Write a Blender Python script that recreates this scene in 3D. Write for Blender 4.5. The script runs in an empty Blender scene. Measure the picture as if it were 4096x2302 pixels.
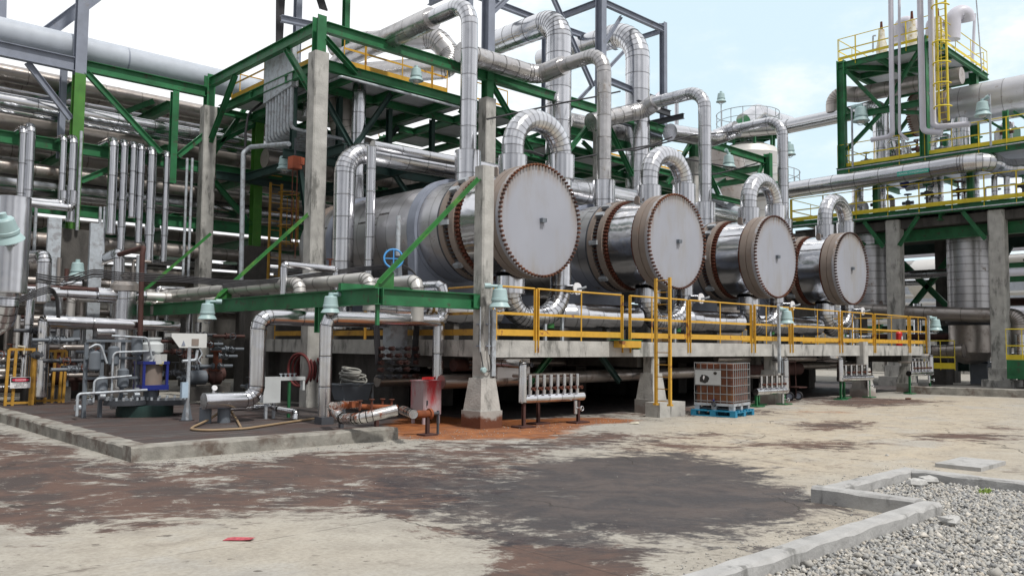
import bpy, math, random
import numpy as np
from mathutils import Vector, Matrix
random.seed(7)
sc = bpy.context.scene
COL = sc.collection
# ---------------------------------------------------------------- camera
CAMR = Matrix(((0.72704129, -0.0534228, -0.68451221), (-0.68652582, -0.04254159, -0.72585984), (0.00965722, 0.99766538, -0.06760562)))
CP = Vector((0, 0, 1.65))
cd = bpy.data.cameras.new("camera"); cam = bpy.data.objects.new("camera", cd); COL.objects.link(cam)
cd.sensor_width = 36; cd.lens = 29.3926; cd.clip_start = 0.05; cd.clip_end = 3000
cam.matrix_world = Matrix.Translation(CP) @ CAMR.to_4x4()
sc.camera = cam
FD = 3344.222 * 2576 / 4096
def A(x, y, X=None, Y=None, Z=None):
    """point of the place seen at photo position x, y (2576 wide) on the plane X=, Y= or Z="""
    d = CAMR @ Vector((x - 1288, -(y - 723.9), -FD))
    if X is not None: t = (X - CP.x) / d.x
    elif Y is not None: t = (Y - CP.y) / d.y
    else: t = (Z - CP.z) / d.z
    return CP + d * t
# ---------------------------------------------------------------- world and sun
SUND = Vector((-0.02, -0.55, 0.83)).normalized()
w = bpy.data.worlds.new("World"); sc.world = w; w.use_nodes = True
nt = w.node_tree; N = nt.nodes; L = nt.links; N.clear()
sky = N.new("ShaderNodeTexSky"); sky.sky_type = 'NISHITA'; sky.sun_disc = False
sky.sun_elevation = math.asin(SUND.z); sky.sun_rotation = math.atan2(SUND.x, SUND.y)
sky.dust_density = 0.6; sky.ozone_density = 1.6; sky.air_density = 1.0
tc = N.new("ShaderNodeTexCoord"); mp = N.new("ShaderNodeMapping"); mp.inputs['Scale'].default_value = (1, 1, 2.2)
L.new(tc.outputs['Generated'], mp.inputs['Vector'])
nz = N.new("ShaderNodeTexNoise"); nz.inputs['Scale'].default_value = 3.4; nz.inputs['Detail'].default_value = 9; nz.inputs['Roughness'].default_value = 0.62
L.new(mp.outputs[0], nz.inputs['Vector'])
bd = A(2020, 260, X=900) - CP; bd.normalize()
dt = N.new("ShaderNodeVectorMath"); dt.operation = 'DOT_PRODUCT'; dt.inputs[1].default_value = bd
L.new(tc.outputs['Generated'], dt.inputs[0])
def wmath(op, a, b=None, c=None, clamp=False):
    m = N.new("ShaderNodeMath"); m.operation = op; m.use_clamp = clamp
    for i, v in enumerate((a, b, c)):
        if v is None: continue
        if isinstance(v, (int, float)): m.inputs[i].default_value = v
        else: L.new(v, m.inputs[i])
    return m.outputs[0]
mr = N.new("ShaderNodeMapRange"); mr.interpolation_type = 'SMOOTHSTEP'
mr.inputs['From Min'].default_value = 0.84; mr.inputs['From Max'].default_value = 0.97
L.new(dt.outputs['Value'], mr.inputs['Value'])
cv = wmath('SUBTRACT', wmath('ADD', nz.outputs['Fac'], 0.40), wmath('MULTIPLY', mr.outputs[0], 0.47))
mr2 = N.new("ShaderNodeMapRange"); mr2.interpolation_type = 'SMOOTHSTEP'
mr2.inputs['From Min'].default_value = 0.36; mr2.inputs['From Max'].default_value = 0.62
mr2.inputs['To Min'].default_value = 0.80; mr2.inputs['To Max'].default_value = 0.985
L.new(cv, mr2.inputs['Value'])
mx = N.new("ShaderNodeMixRGB"); L.new(mr2.outputs[0], mx.inputs['Fac']); L.new(sky.outputs[0], mx.inputs['Color1'])
nz2 = N.new("ShaderNodeTexNoise"); nz2.inputs['Scale'].default_value = 1.6; nz2.inputs['Detail'].default_value = 4
L.new(tc.outputs['Generated'], nz2.inputs['Vector'])
cr = N.new("ShaderNodeValToRGB"); cr.color_ramp.elements[0].position = 0.3; cr.color_ramp.elements[0].color = (0.16, 0.17, 0.19, 1)
cr.color_ramp.elements[1].position = 0.6; cr.color_ramp.elements[1].color = (0.85, 0.85, 0.87, 1)
L.new(nz2.outputs['Fac'], cr.inputs['Fac'])
# cloud brightness: thin bright cloud ahead, unseen darker cloud added behind camera for contrast on metal
fw = N.new("ShaderNodeVectorMath"); fw.operation = 'DOT_PRODUCT'; fw.inputs[1].default_value = (0.66, 0.70, 0.27); L.new(tc.outputs['Generated'], fw.inputs[0])
fr_ = N.new("ShaderNodeMapRange"); fr_.interpolation_type = 'SMOOTHSTEP'; fr_.inputs['From Min'].default_value = -0.15; fr_.inputs['From Max'].default_value = 0.62; L.new(fw.outputs['Value'], fr_.inputs['Value'])
cb_ = N.new("ShaderNodeMixRGB"); L.new(fr_.outputs[0], cb_.inputs['Fac']); L.new(cr.outputs['Color'], cb_.inputs['Color1']); 
tn = N.new("ShaderNodeMixRGB"); L.new(mr2.outputs[0], tn.inputs['Fac'])   # thin veil of pale blue between the white clouds
tr0 = N.new("ShaderNodeMapRange"); tr0.inputs['From Min'].default_value = 0.80; tr0.inputs['From Max'].default_value = 0.985; L.new(mr2.outputs[0], tr0.inputs['Value']); L.new(tr0.outputs[0], tn.inputs['Fac'])
tn.inputs['Color1'].default_value = (0.80, 0.99, 1.08, 1); tn.inputs['Color2'].default_value = (1.03, 1.04, 1.06, 1); L.new(tn.outputs[0], cb_.inputs['Color2'])
cm = N.new("ShaderNodeVectorMath"); cm.operation = 'SCALE'; L.new(cb_.outputs[0], cm.inputs[0]); cm.inputs['Scale'].default_value = 14.5
L.new(cm.outputs[0], mx.inputs['Color2'])
bg = N.new("ShaderNodeBackground"); L.new(mx.outputs[0], bg.inputs['Color']); bg.inputs['Strength'].default_value = 0.076
wo = N.new("ShaderNodeOutputWorld"); L.new(bg.outputs[0], wo.inputs['Surface'])
sd = bpy.data.lights.new("sun", 'SUN'); sd.energy = 3.3; sd.angle = math.radians(5); sd.color = (1, 0.96, 0.9)
so = bpy.data.objects.new("sun", sd); COL.objects.link(so); so.rotation_euler = SUND.to_track_quat('Z', 'Y').to_euler()
sc.view_settings.view_transform = 'Standard'; sc.view_settings.look = 'None'; sc.view_settings.gamma = 1; sc.view_settings.exposure = 0.0
sc.cycles.max_bounces = 6; sc.cycles.use_denoising = True

# ---------------------------------------------------------------- materials
MATS = {}
def newmat(name, col, rough=0.6, metal=0.0, var=0.15, vscale=3.0, bump=0.0, bscale=20.0, dirt=None, dscale=2.0, dthr=(0.5, 0.7), spec=0.5, streak=False):
    m = bpy.data.materials.new(name); m.use_nodes = True; t = m.node_tree; n = t.nodes; l = t.links
    b = n['Principled BSDF']; b.inputs['Roughness'].default_value = rough; b.inputs['Metallic'].default_value = metal
    b.inputs['Specular IOR Level'].default_value = spec
    co = n.new("ShaderNodeNewGeometry")
    no = n.new("ShaderNodeTexNoise"); no.inputs['Scale'].default_value = vscale; no.inputs['Detail'].default_value = 6; l.new(co.outputs['Position'], no.inputs['Vector'])
    r = n.new("ShaderNodeMapRange"); r.inputs['From Min'].default_value = 0.3; r.inputs['From Max'].default_value = 0.7
    r.inputs['To Min'].default_value = 1 - var; r.inputs['To Max'].default_value = 1 + var; l.new(no.outputs['Fac'], r.inputs['Value'])
    sc_ = n.new("ShaderNodeVectorMath"); sc_.operation = 'SCALE'; sc_.inputs[0].default_value = col[:3]; l.new(r.outputs[0], sc_.inputs['Scale'])
    out = sc_.outputs[0]
    if dirt:
        d = n.new("ShaderNodeTexNoise"); d.inputs['Scale'].default_value = dscale; d.inputs['Detail'].default_value = 8; d.inputs['Roughness'].default_value = 0.65
        mpn = n.new("ShaderNodeMapping"); mpn.inputs['Scale'].default_value = (1, 1, 0.3) if streak else (1, 1, 1)
        l.new(co.outputs['Position'], mpn.inputs['Vector']); l.new(mpn.outputs[0], d.inputs['Vector'])
        dr = n.new("ShaderNodeMapRange"); dr.interpolation_type = 'SMOOTHSTEP'; dr.inputs['From Min'].default_value = dthr[0]; dr.inputs['From Max'].default_value = dthr[1]
        l.new(d.outputs['Fac'], dr.inputs['Value'])
        mm = n.new("ShaderNodeMixRGB"); mm.inputs['Color2'].default_value = (*dirt, 1); l.new(dr.outputs[0], mm.inputs['Fac']); l.new(out, mm.inputs['Color1']); out = mm.outputs[0]
    l.new(out, b.inputs['Base Color'])
    if bump:
        bn = n.new("ShaderNodeTexNoise"); bn.inputs['Scale'].default_value = bscale; bn.inputs['Detail'].default_value = 5; l.new(co.outputs['Position'], bn.inputs['Vector'])
        bp = n.new("ShaderNodeBump"); bp.inputs['Strength'].default_value = bump; bp.inputs['Distance'].default_value = 0.02
        l.new(bn.outputs['Fac'], bp.inputs['Height']); l.new(bp.outputs[0], b.inputs['Normal'])
    MATS[name] = m; return m
def cladmat(name, col, rough, dull=0.0, dent=0.25, seam=(0.05, 0.045, 0.04), stain=(0.25, 0.2, 0.16), sthr=(0.62, 0.8), crink=0.03):
    m = bpy.data.materials.new(name); m.use_nodes = True; t = m.node_tree; n = t.nodes; l = t.links
    b = n['Principled BSDF']; b.inputs['Metallic'].default_value = 1.0
    co = n.new("ShaderNodeNewGeometry")
    u1 = n.new("ShaderNodeUVMap"); u1.uv_map = 'seam'; u2 = n.new("ShaderNodeUVMap"); u2.uv_map = 'gore'
    s1 = n.new("ShaderNodeSeparateXYZ"); l.new(u1.outputs[0], s1.inputs[0]); s2 = n.new("ShaderNodeSeparateXYZ"); l.new(u2.outputs[0], s2.inputs[0])
    def M(op, a, b_=None, clamp=False):
        k = n.new("ShaderNodeMath"); k.operation = op; k.use_clamp = clamp
        for i, v in enumerate((a, b_)):
            if v is None: continue
            if isinstance(v, (int, float)): k.inputs[i].default_value = v
            else: l.new(v, k.inputs[i])
        return k.outputs[0]
    tt = s1.outputs['X']; dd = M('MULTIPLY', M('MINIMUM', tt, M('SUBTRACT', 1.0, tt)), s2.outputs['X'])
    wn = n.new("ShaderNodeTexWhiteNoise"); wn.noise_dimensions = '1D'; l.new(s2.outputs['Y'], wn.inputs['W'])
    # running lap seam along each sheet, at a different place round the pipe on every sheet
    lap = M('LESS_THAN', M('ABSOLUTE', M('SUBTRACT', M('FRACT', M('ADD', s1.outputs['Y'], M('MULTIPLY', wn.outputs['Value'], 0.25))), 0.5)), 0.004)
    line = M('MAXIMUM', M('LESS_THAN', dd, 0.006), M('MULTIPLY', lap, M('MULTIPLY', M('GREATER_THAN', s2.outputs['X'], 0.3), M('GREATER_THAN', s2.outputs['Y'], 0.0001))))
    grime = n.new("ShaderNodeMapRange"); grime.inputs['From Min'].default_value = 0.0; grime.inputs['From Max'].default_value = 0.05
    grime.inputs['To Min'].default_value = 0.82; grime.inputs['To Max'].default_value = 1.0; l.new(dd, grime.inputs['Value'])
    no = n.new("ShaderNodeTexNoise"); no.inputs['Scale'].default_value = 1.7; no.inputs['Detail'].default_value = 7; no.inputs['Roughness'].default_value = 0.6; l.new(co.outputs['Position'], no.inputs['Vector'])
    v = M('MULTIPLY', M('ADD', 0.74, M('ADD', M('MULTIPLY', wn.outputs['Value'], 0.18), M('MULTIPLY', no.outputs['Fac'], 0.18))), grime.outputs[0])
    sc_ = n.new("ShaderNodeVectorMath"); sc_.operation = 'SCALE'; sc_.inputs[0].default_value = col; l.new(v, sc_.inputs['Scale'])
    d = n.new("ShaderNodeTexNoise"); d.inputs['Scale'].default_value = 2.3; d.inputs['Detail'].default_value = 9; d.inputs['Roughness'].default_value = 0.7; l.new(co.outputs['Position'], d.inputs['Vector'])
    dr = n.new("ShaderNodeMapRange"); dr.interpolation_type = 'SMOOTHSTEP'; dr.inputs['From Min'].default_value = sthr[0]; dr.inputs['From Max'].default_value = sthr[1]; l.new(d.outputs['Fac'], dr.inputs['Value'])
    m1 = n.new("ShaderNodeMixRGB"); l.new(dr.outputs[0], m1.inputs['Fac']); l.new(sc_.outputs[0], m1.inputs['Color1']); m1.inputs['Color2'].default_value = (*stain, 1)
    m2 = n.new("ShaderNodeMixRGB"); l.new(line, m2.inputs['Fac']); l.new(m1.outputs[0], m2.inputs['Color1']); m2.inputs['Color2'].default_value = (*seam, 1)
    l.new(m2.outputs[0], b.inputs['Base Color'])
    l.new(M('SUBTRACT', 1.0 - dull, M('MULTIPLY', dr.outputs[0], 0.6), True), b.inputs['Metallic'])
    rr = M('ADD', M('ADD', rough - 0.06, M('MULTIPLY', no.outputs['Fac'], 0.14)), M('MULTIPLY', M('MAXIMUM', line, dr.outputs[0]), 0.3), True)
    l.new(rr, b.inputs['Roughness'])
    b1 = n.new("ShaderNodeTexNoise"); b1.inputs['Scale'].default_value = 1.1; b1.inputs['Detail'].default_value = 2.0; b1.inputs['Roughness'].default_value = 0.55; b1.inputs['Distortion'].default_value = 0.5; l.new(co.outputs['Position'], b1.inputs['Vector'])
    b2 = n.new("ShaderNodeTexVoronoi"); b2.inputs['Scale'].default_value = 4.5; l.new(co.outputs['Position'], b2.inputs['Vector'])
    hh = M('ADD', b1.outputs['Fac'], M('MULTIPLY', b2.outputs['Distance'], crink))
    hh = M('ADD', hh, M('MULTIPLY', M('MINIMUM', M('DIVIDE', dd, 0.02), 1.0), 0.06))
    bp = n.new("ShaderNodeBump"); bp.inputs['Strength'].default_value = dent; bp.inputs['Distance'].default_value = 0.12
    l.new(hh, bp.inputs['Height']); l.new(bp.outputs[0], b.inputs['Normal'])
    MATS[name] = m
cladmat('alu', (0.72, 0.73, 0.76), 0.20, dent=0.17, crink=0.012)
cladmat('alu_bright', (0.78, 0.79, 0.82), 0.15, dent=0.22, crink=0.02)
cladmat('alu_sleeve', (0.76, 0.77, 0.80), 0.17, dent=0.07, crink=0.0)
cladmat('alu_old', (0.42, 0.385, 0.36), 0.33, dull=0.2, dent=0.2, crink=0.04, stain=(0.16, 0.12, 0.10), sthr=(0.5, 0.75))  # aged brownish cladding, tone also lowered to deepen the shaded areas
cladmat('alu_crumpled', (0.58, 0.57, 0.57), 0.27, dull=0.1, dent=0.45, crink=0.16, stain=(0.2, 0.16, 0.13), sthr=(0.55, 0.75))
cladmat('alu_shell', (0.58, 0.58, 0.60), 0.31, dull=0.12, dent=0.12, crink=0.02, stain=(0.24, 0.18, 0.15), sthr=(0.58, 0.72))
cladmat('alu_white', (0.68, 0.665, 0.64), 0.42, dull=0.35, dent=0.15)
cladmat('alu_rust', (0.80, 0.78, 0.76), 0.2, dent=0.5, crink=0.15, stain=(0.22, 0.06, 0.02), sthr=(0.52, 0.60))
newmat('pipe_grey', (0.40, 0.44, 0.50), 0.55, var=0.08)
newmat('pipe_lavender', (0.55, 0.55, 0.62), 0.45, var=0.05)
newmat('steel_green_lime', (0.055, 0.19, 0.025), 0.55, var=0.2, dirt=(0.12, 0.10, 0.03), dthr=(0.6, 0.7), dscale=3)
newmat('steel_green', (0.025, 0.145, 0.058), 0.5, var=0.3, vscale=2.0, dirt=(0.055, 0.075, 0.045), dthr=(0.56, 0.66), dscale=5, spec=0.35)
newmat('steel_green_bright', (0.022, 0.145, 0.03), 0.5, var=0.25, vscale=2.5, dirt=(0.10, 0.24, 0.04), dthr=(0.5, 0.7))
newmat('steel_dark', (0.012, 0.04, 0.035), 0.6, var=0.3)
newmat('steel_grey', (0.21, 0.235, 0.295), 0.55, var=0.12, dirt=(0.16, 0.15, 0.15), dthr=(0.6, 0.8))
newmat('steel_black', (0.05, 0.055, 0.065), 0.6, var=0.2)
newmat('galv', (0.42, 0.46, 0.50), 0.5, metal=0.3, var=0.12, vscale=8, dirt=(0.3, 0.31, 0.33), dthr=(0.5, 0.6), dscale=6)
newmat('yellow', (0.58, 0.33, 0.035), 0.55, var=0.15, vscale=4, dirt=(0.26, 0.10, 0.03), dthr=(0.57, 0.66), dscale=4)
newmat('yellow_lemon', (0.66, 0.52, 0.03), 0.55, var=0.12)
newmat('yellow_old', (0.42, 0.23, 0.03), 0.6, var=0.2, dirt=(0.16, 0.07, 0.03), dthr=(0.5, 0.75), dscale=5)
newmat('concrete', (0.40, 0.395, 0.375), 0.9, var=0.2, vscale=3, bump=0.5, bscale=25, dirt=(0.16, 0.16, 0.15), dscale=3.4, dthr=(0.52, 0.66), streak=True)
newmat('concrete_shaded', (0.085, 0.08, 0.075), 0.9, var=0.2, bump=0.3, dirt=(0.035, 0.034, 0.032), dthr=(0.45, 0.7), streak=True)  # copy of the concrete with its base darkened to stand in for shade
newmat('kerb_concrete', (0.25, 0.24, 0.215), 0.9, var=0.3, vscale=4, bump=0.6, bscale=18, dirt=(0.11, 0.085, 0.07), dscale=2.2, dthr=(0.47, 0.66))
newmat('flange', (0.225, 0.185, 0.16), 0.6, var=0.12, dirt=(0.22, 0.15, 0.11), dthr=(0.55, 0.75), dscale=1.5)
newmat('cover', (0.315, 0.33, 0.38), 0.55, var=0.05, vscale=0.8, dirt=(0.29, 0.288, 0.295), dthr=(0.48, 0.7), dscale=1.1, streak=True)
newmat('rust', (0.10, 0.028, 0.014), 0.85, var=0.35, vscale=12, bump=0.3)
newmat('rust_orange', (0.20, 0.055, 0.018), 0.85, var=0.35, vscale=8, bump=0.3)
newmat('rust_pipe', (0.06, 0.024, 0.02), 0.75, var=0.3, vscale=5)
newmat('red', (0.42, 0.03, 0.04), 0.55, var=0.2, dirt=(0.42, 0.34, 0.36), dthr=(0.34, 0.52), dscale=2.2, streak=True)
newmat('fire_red', (0.55, 0.02, 0.02), 0.4)
newmat('lamp_teal', (0.34, 0.47, 0.48), 0.45, var=0.06, vscale=6)
newmat('glass_lamp', (0.5, 0.5, 0.48), 0.15)
newmat('rubber', (0.02, 0.02, 0.024), 0.6, var=0.2)
newmat('hose', (0.28, 0.2, 0.12), 0.7, var=0.1)
newmat('hose_grey', (0.30, 0.30, 0.28), 0.7, var=0.15)
newmat('hose_red', (0.12, 0.02, 0.02), 0.7)
newmat('white', (0.60, 0.61, 0.60), 0.5, var=0.05)
newmat('sign_white', (0.72, 0.72, 0.74), 0.5, var=0.02)
newmat('tag_red', (0.42, 0.07, 0.09), 0.6, var=0.3, vscale=30)
newmat('sign_red', (0.6, 0.03, 0.08), 0.5, var=0.02)
newmat('sign_black', (0.02, 0.02, 0.02), 0.5, var=0.02)
newmat('pale_blue', (0.35, 0.45, 0.55), 0.5)
newmat('blue', (0.01, 0.02, 0.17), 0.4)
newmat('pallet_blue', (0.01, 0.19, 0.33), 0.5, var=0.12, dirt=(0.12, 0.3, 0.4), dthr=(0.6, 0.7), dscale=6)
newmat('valve_blue', (0.06, 0.28, 0.62), 0.45)
newmat('gravel_kerb_concrete', (0.36, 0.36, 0.355), 0.9, var=0.12, vscale=5, bump=0.5, bscale=18, dirt=(0.17, 0.17, 0.165), dscale=4, dthr=(0.55, 0.7), streak=True)
newmat('tank_brown', (0.11, 0.034, 0.017), 0.35, var=0.3, vscale=2.5, dirt=(0.17, 0.07, 0.025), dthr=(0.5, 0.7), dscale=2)
newmat('placard_grey', (0.40, 0.42, 0.43), 0.5, var=0.1)
newmat('cage_tube', (0.30, 0.31, 0.32), 0.45, metal=0.5)
newmat('teal_label', (0.01, 0.36, 0.28), 0.5, var=0.03)
newmat('chain_orange', (0.30, 0.07, 0.03), 0.7, var=0.3)
newmat('pump_grey', (0.13, 0.15, 0.175), 0.5, var=0.15)
newmat('motor_grey', (0.50, 0.53, 0.54), 0.4, var=0.08)
newmat('valve_white', (0.62, 0.6, 0.52), 0.5, var=0.1, dirt=(0.45, 0.36, 0.2), dthr=(0.5, 0.65), dscale=5)
newmat('floor_plate', (0.62, 0.64, 0.68), 0.6, var=0.1)
newmat('grate', (0.10, 0.10, 0.11), 0.7, var=0.2)
newmat('rock', (0.42, 0.42, 0.41), 0.9, var=0.2, vscale=12, bump=0.5)
newmat('clothy', (0.5, 0.47, 0.38), 0.9)

# ---------------------------------------------------------------- mesh helpers
Z3 = Vector((0, 0, 1))
def V(*a): return Vector(a)
def frame(d):
    d = d.normalized(); up = Z3 if abs(d.z) < 0.95 else Vector((0, 1, 0))
    a = d.cross(up).normalized(); b = a.cross(d).normalized()
    return a, b
class MB:
    def __init__(s): s.v = []; s.f = []; s.sm = []; s.u = []; s.g = []
    def face(s, idx, smooth=False, u=None, g=None):
        s.f.append(idx); s.sm.append(smooth); s.u.append(u or [(0.5, 0)] * len(idx)); s.g.append(g or (1.0, 0.0))
    def box(s, c, sz, rz=0.0, M=None):
        c = Vector(c); h = [k / 2 for k in sz]; n = len(s.v); R = M or Matrix.Rotation(rz, 3, 'Z')
        for z in (-1, 1):
            for x, y in ((-1, -1), (1, -1), (1, 1), (-1, 1)): s.v.append(c + R @ Vector((x * h[0], y * h[1], z * h[2])))
        for q in ((3, 2, 1, 0), (4, 5, 6, 7), (0, 1, 5, 4), (1, 2, 6, 5), (2, 3, 7, 6), (3, 0, 4, 7)): s.face([n + i for i in q])
        return s
    def span(s, a, b):
        a = Vector(a); b = Vector(b); return s.box((a + b) / 2, [abs(k) for k in (b - a)])
    def prism(s, pts, d):
        """closed outline pts (3D) pushed along vector d"""
        n = len(s.v); k = len(pts); pts = [Vector(p) for p in pts]; d = Vector(d)
        s.v += pts + [p + d for p in pts]
        s.face([n + i for i in range(k)][::-1]); s.face([n + k + i for i in range(k)])
        for i in range(k): j = (i + 1) % k; s.face([n + i, n + j, n + k + j, n + k + i])
        return s
    def sect(s, p, q, prof, up=None):
        p = Vector(p); q = Vector(q); d = (q - p).normalized()
        if up is None: a, b = frame(d)
        else:
            b = Vector(up); a = d.cross(b).normalized(); b = a.cross(d).normalized()
        return s.prism([p + a * x + b * y for x, y in prof], q - p)
    def bar(s, p, q, w, h=None, up=None):
        h = h or w; return s.sect(p, q, [(-w / 2, -h / 2), (w / 2, -h / 2), (w / 2, h / 2), (-w / 2, h / 2)], up)
    def ibeam(s, p, q, w, h, t=0.02, up=None):
        W = w / 2; H = h / 2; k = t / 2
        return s.sect(p, q, [(-W, -H), (W, -H), (W, -H + t), (k, -H + t), (k, H - t), (W, H - t), (W, H), (-W, H), (-W, H - t), (-k, H - t), (-k, -H + t), (-W, -H + t)], up)
    def angle(s, p, q, w, t=0.012, up=None):
        return s.sect(p, q, [(0, 0), (w, 0), (w, t), (t, t), (t, w), (0, w)], up)
    def lathe(s, prof, o, ax=Z3, n=24, caps=True, seam=None, ref=None):
        """prof list of (along, radius); hard edges between bands"""
        o = Vector(o); ax = Vector(ax).normalized(); a, b = frame(ax)
        cs = [(math.cos(2 * math.pi * i / n), math.sin(2 * math.pi * i / n)) for i in range(n)]
        def ring(h, r):
            k = len(s.v); s.v += [o + ax * h + (a * c + b * e) * r for c, e in cs]; return k
        for i in range(len(prof) - 1):
            (h0, r0), (h1, r1) = prof[i], prof[i + 1]
            k0 = ring(h0, r0); k1 = ring(h1, r1); L_ = math.hypot(h1 - h0, r1 - r0); gid = random.random() * 100
            for j in range(n):
                jj = (j + 1) % n; sm = seam and abs(r1 - r0) < 0.3 * abs(h1 - h0)
                s.face([k0 + jj, k0 + j, k1 + j, k1 + jj], True, [(0, j / n), (0, (j + 1) / n), (1, (j + 1) / n), (1, j / n)] if sm else None, (L_, gid) if sm else None)
        if caps:
            if prof[0][1] > 1e-4: k = ring(*prof[0]); s.face([k + j for j in range(n)])
            if prof[-1][1] > 1e-4: k = ring(*prof[-1]); s.face([k + j for j in range(n)][::-1])
        return s
    def cyl(s, p, q, r, n=12, r1=None, seam=None):
        p = Vector(p); q = Vector(q); return s.lathe([(0, r), ((q - p).length, r if r1 is None else r1)], p, q - p, n, seam=seam)
    def sphere(s, c, r, n=10, sz=1.0):
        m = max(4, n // 2); pr = [(-r * sz * math.cos(math.pi * i / m), r * math.sin(math.pi * i / m)) for i in range(m + 1)]
        pr[0] = (pr[0][0], 0.0005); pr[-1] = (pr[-1][0], 0.0005); return s.lathe(pr, c, Z3, n, caps=False)
    def torus(s, c, ax, R, r, n=24, m=8):
        a, b = frame(Vector(ax)); c = Vector(c); return s.tube([c + (a * math.cos(2 * math.pi * i / n) + b * math.sin(2 * math.pi * i / n)) * R for i in range(n + 1)], r, 0, m)
    def tube(s, pts, r, bend=0.0, n=12, clad=0.0, gore=6, caps=True, wob=0.0):
        """pipe through pts; bend = bend radius at inner points; clad = spacing of cladding seams (0 = smooth pipe)"""
        pts = [Vector(p) for p in pts]; segs = []   # list of (point, seam_after?)
        path = [(pts[0], 'S')]
        for i in range(1, len(pts) - 1):
            p0, p1, p2 = pts[i - 1], pts[i], pts[i + 1]; d0 = (p1 - p0).normalized(); d1 = (p2 - p1).normalized(); ang = d0.angle(d1, 0)
            if bend <= 0 or ang < 0.03: path.append((p1, 'M')); continue
            t = min(bend * math.tan(ang / 2), (p1 - p0).length * 0.49 if i > 1 else (p1 - p0).length * 0.98, (p2 - p1).length * 0.49 if i < len(pts) - 2 else (p2 - p1).length * 0.98)
            R = t / math.tan(ang / 2); ce = p1 - d0 * t; ax = d0.cross(d1).normalized(); inw = ax.cross(d0); cc = ce + inw * R
            k = max(2, int(round(gore * ang / (math.pi / 2))))
            for j in range(k + 1):
                path.append((cc + Matrix.Rotation(ang * j / k, 3, ax) @ (-inw * R), 'G'))
        path.append((pts[-1], 'S'))
        P = [path[0][0]]; 
        for i in range(1, len(path)):
            a_, b_ = path[i - 1][0], path[i][0]; Ls = (b_ - a_).length
            if Ls < 1e-5: continue
            k = max(1, int(round(Ls / clad))) if clad and not (path[i][1] == 'G' and path[i - 1][1] == 'G') else 1
            for j in range(1, k + 1): P.append(a_.lerp(b_, j / k))
        nP = len(P); T = []
        for i in range(nP):
            a_ = P[max(i - 1, 0)]; b_ = P[min(i + 1, nP - 1)]
            if 0 < i < nP - 1: T.append(((P[i] - a_).normalized() + (b_ - P[i]).normalized()).normalized())
            else: T.append((b_ - a_).normalized())
        u, _ = frame(T[0]); rings = []; 
        for i in range(nP):
            u = (u - T[i] * u.dot(T[i])).normalized(); v_ = T[i].cross(u); k = 1.0
            if 0 < i < nP - 1:
                c_ = max(0.5, T[i].dot((P[i] - P[i - 1]).normalized())); k = 1 / c_
                md = (P[i + 1] - P[i]).normalized() - (P[i] - P[i - 1]).normalized()
            else: md = Vector((0, 0, 0))
            mn = md.normalized() if md.length > 1e-4 else None
            ring = []
            for j in range(n):
                th = 2 * math.pi * j / n; o = (u * math.cos(th) + v_ * math.sin(th)) * r
                if mn is not None and k > 1.0005: o = o + mn * (o.dot(mn) * (k - 1))
                ring.append(P[i] + o)
            rings.append(ring)
        if clad:
            for i in range(nP - 1):
                k0 = len(s.v); s.v += rings[i]; k1 = len(s.v); c = P[i + 1]; e = 1 + 0.004 / r + random.random() * wob
                s.v += [c + (q - c) * e for q in rings[i + 1]]; Ls = (P[i + 1] - P[i]).length; gid = random.random() * 100
                for j in range(n):
                    jj = (j + 1) % n
                    s.face([k0 + j, k0 + jj, k1 + jj, k1 + j], True, [(0, j / n), (0, (j + 1) / n), (1, (j + 1) / n), (1, j / n)], (Ls, gid))
        else:
            ks = []
            for ring in rings: ks.append(len(s.v)); s.v += ring
            for i in range(nP - 1):
                for j in range(n):
                    jj = (j + 1) % n; s.face([ks[i] + j, ks[i] + jj, ks[i + 1] + jj, ks[i + 1] + j], True)
        if caps:
            k = len(s.v); s.v += rings[0]; s.face([k + j for j in range(n)][::-1]); k = len(s.v); s.v += rings[-1]; s.face([k + j for j in range(n)])
        return s
    def build(s, name, mat, parent=None, label=None, cat=None, group=None, kind=None, origin=None):
        me = bpy.data.meshes.new(name)
        if parent is not None:
            off = Vector((0, 0, 0)); p = parent
            while p: off += p.location; p = p.parent
        else:
            if origin is None:
                xs = [q.x for q in s.v]; ys = [q.y for q in s.v]; zs = [q.z for q in s.v]
                origin = ((min(xs) + max(xs)) / 2, (min(ys) + max(ys)) / 2, min(zs))
            off = Vector(origin)
        me.from_pydata([tuple(q - off) for q in s.v], [], s.f)
        me.polygons.foreach_set('use_smooth', s.sm)
        ua = me.uv_layers.new(name='seam'); ub = me.uv_layers.new(name='gore')
        if any(g[1] for g in s.g):
            fu = []; fg = []
            for f_, uu, gg in zip(s.f, s.u, s.g):
                for q in uu: fu += q
                fg += list(gg) * len(f_)
            ua.data.foreach_set('uv', fu); ub.data.foreach_set('uv', fg)
        else:
            k = sum(len(f_) for f_ in s.f); ua.data.foreach_set('uv', [0.5, 0.0] * k); ub.data.foreach_set('uv', [1.0, 0.0] * k)
        me.materials.append(MATS[mat]); me.update()
        o = bpy.data.objects.new(name, me); COL.objects.link(o)
        if parent is not None: o.parent = parent
        else: o.location = off
        if label: o['label'] = label
        if cat: o['category'] = cat
        if group: o['group'] = group
        if kind: o['kind'] = kind
        return o
def thing(name, label, cat, loc=(0, 0, 0), group=None):
    o = bpy.data.objects.new(name, None); COL.objects.link(o); o.location = loc; o.empty_display_size = 0.1
    o['label'] = label; o['category'] = cat
    if group: o['group'] = group
    return o
def pipe(label, pts, r, bend=None, mat='alu', n=20, clad=0.9, gore=6, name='insulated_pipe', cat='pipe', group=None, wob=0.0, caps=True):
    return MB().tube(pts, r, (bend if bend is not None else r * 3), n, clad, gore, caps, wob).build(name, mat, None, label, cat, group)
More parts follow.
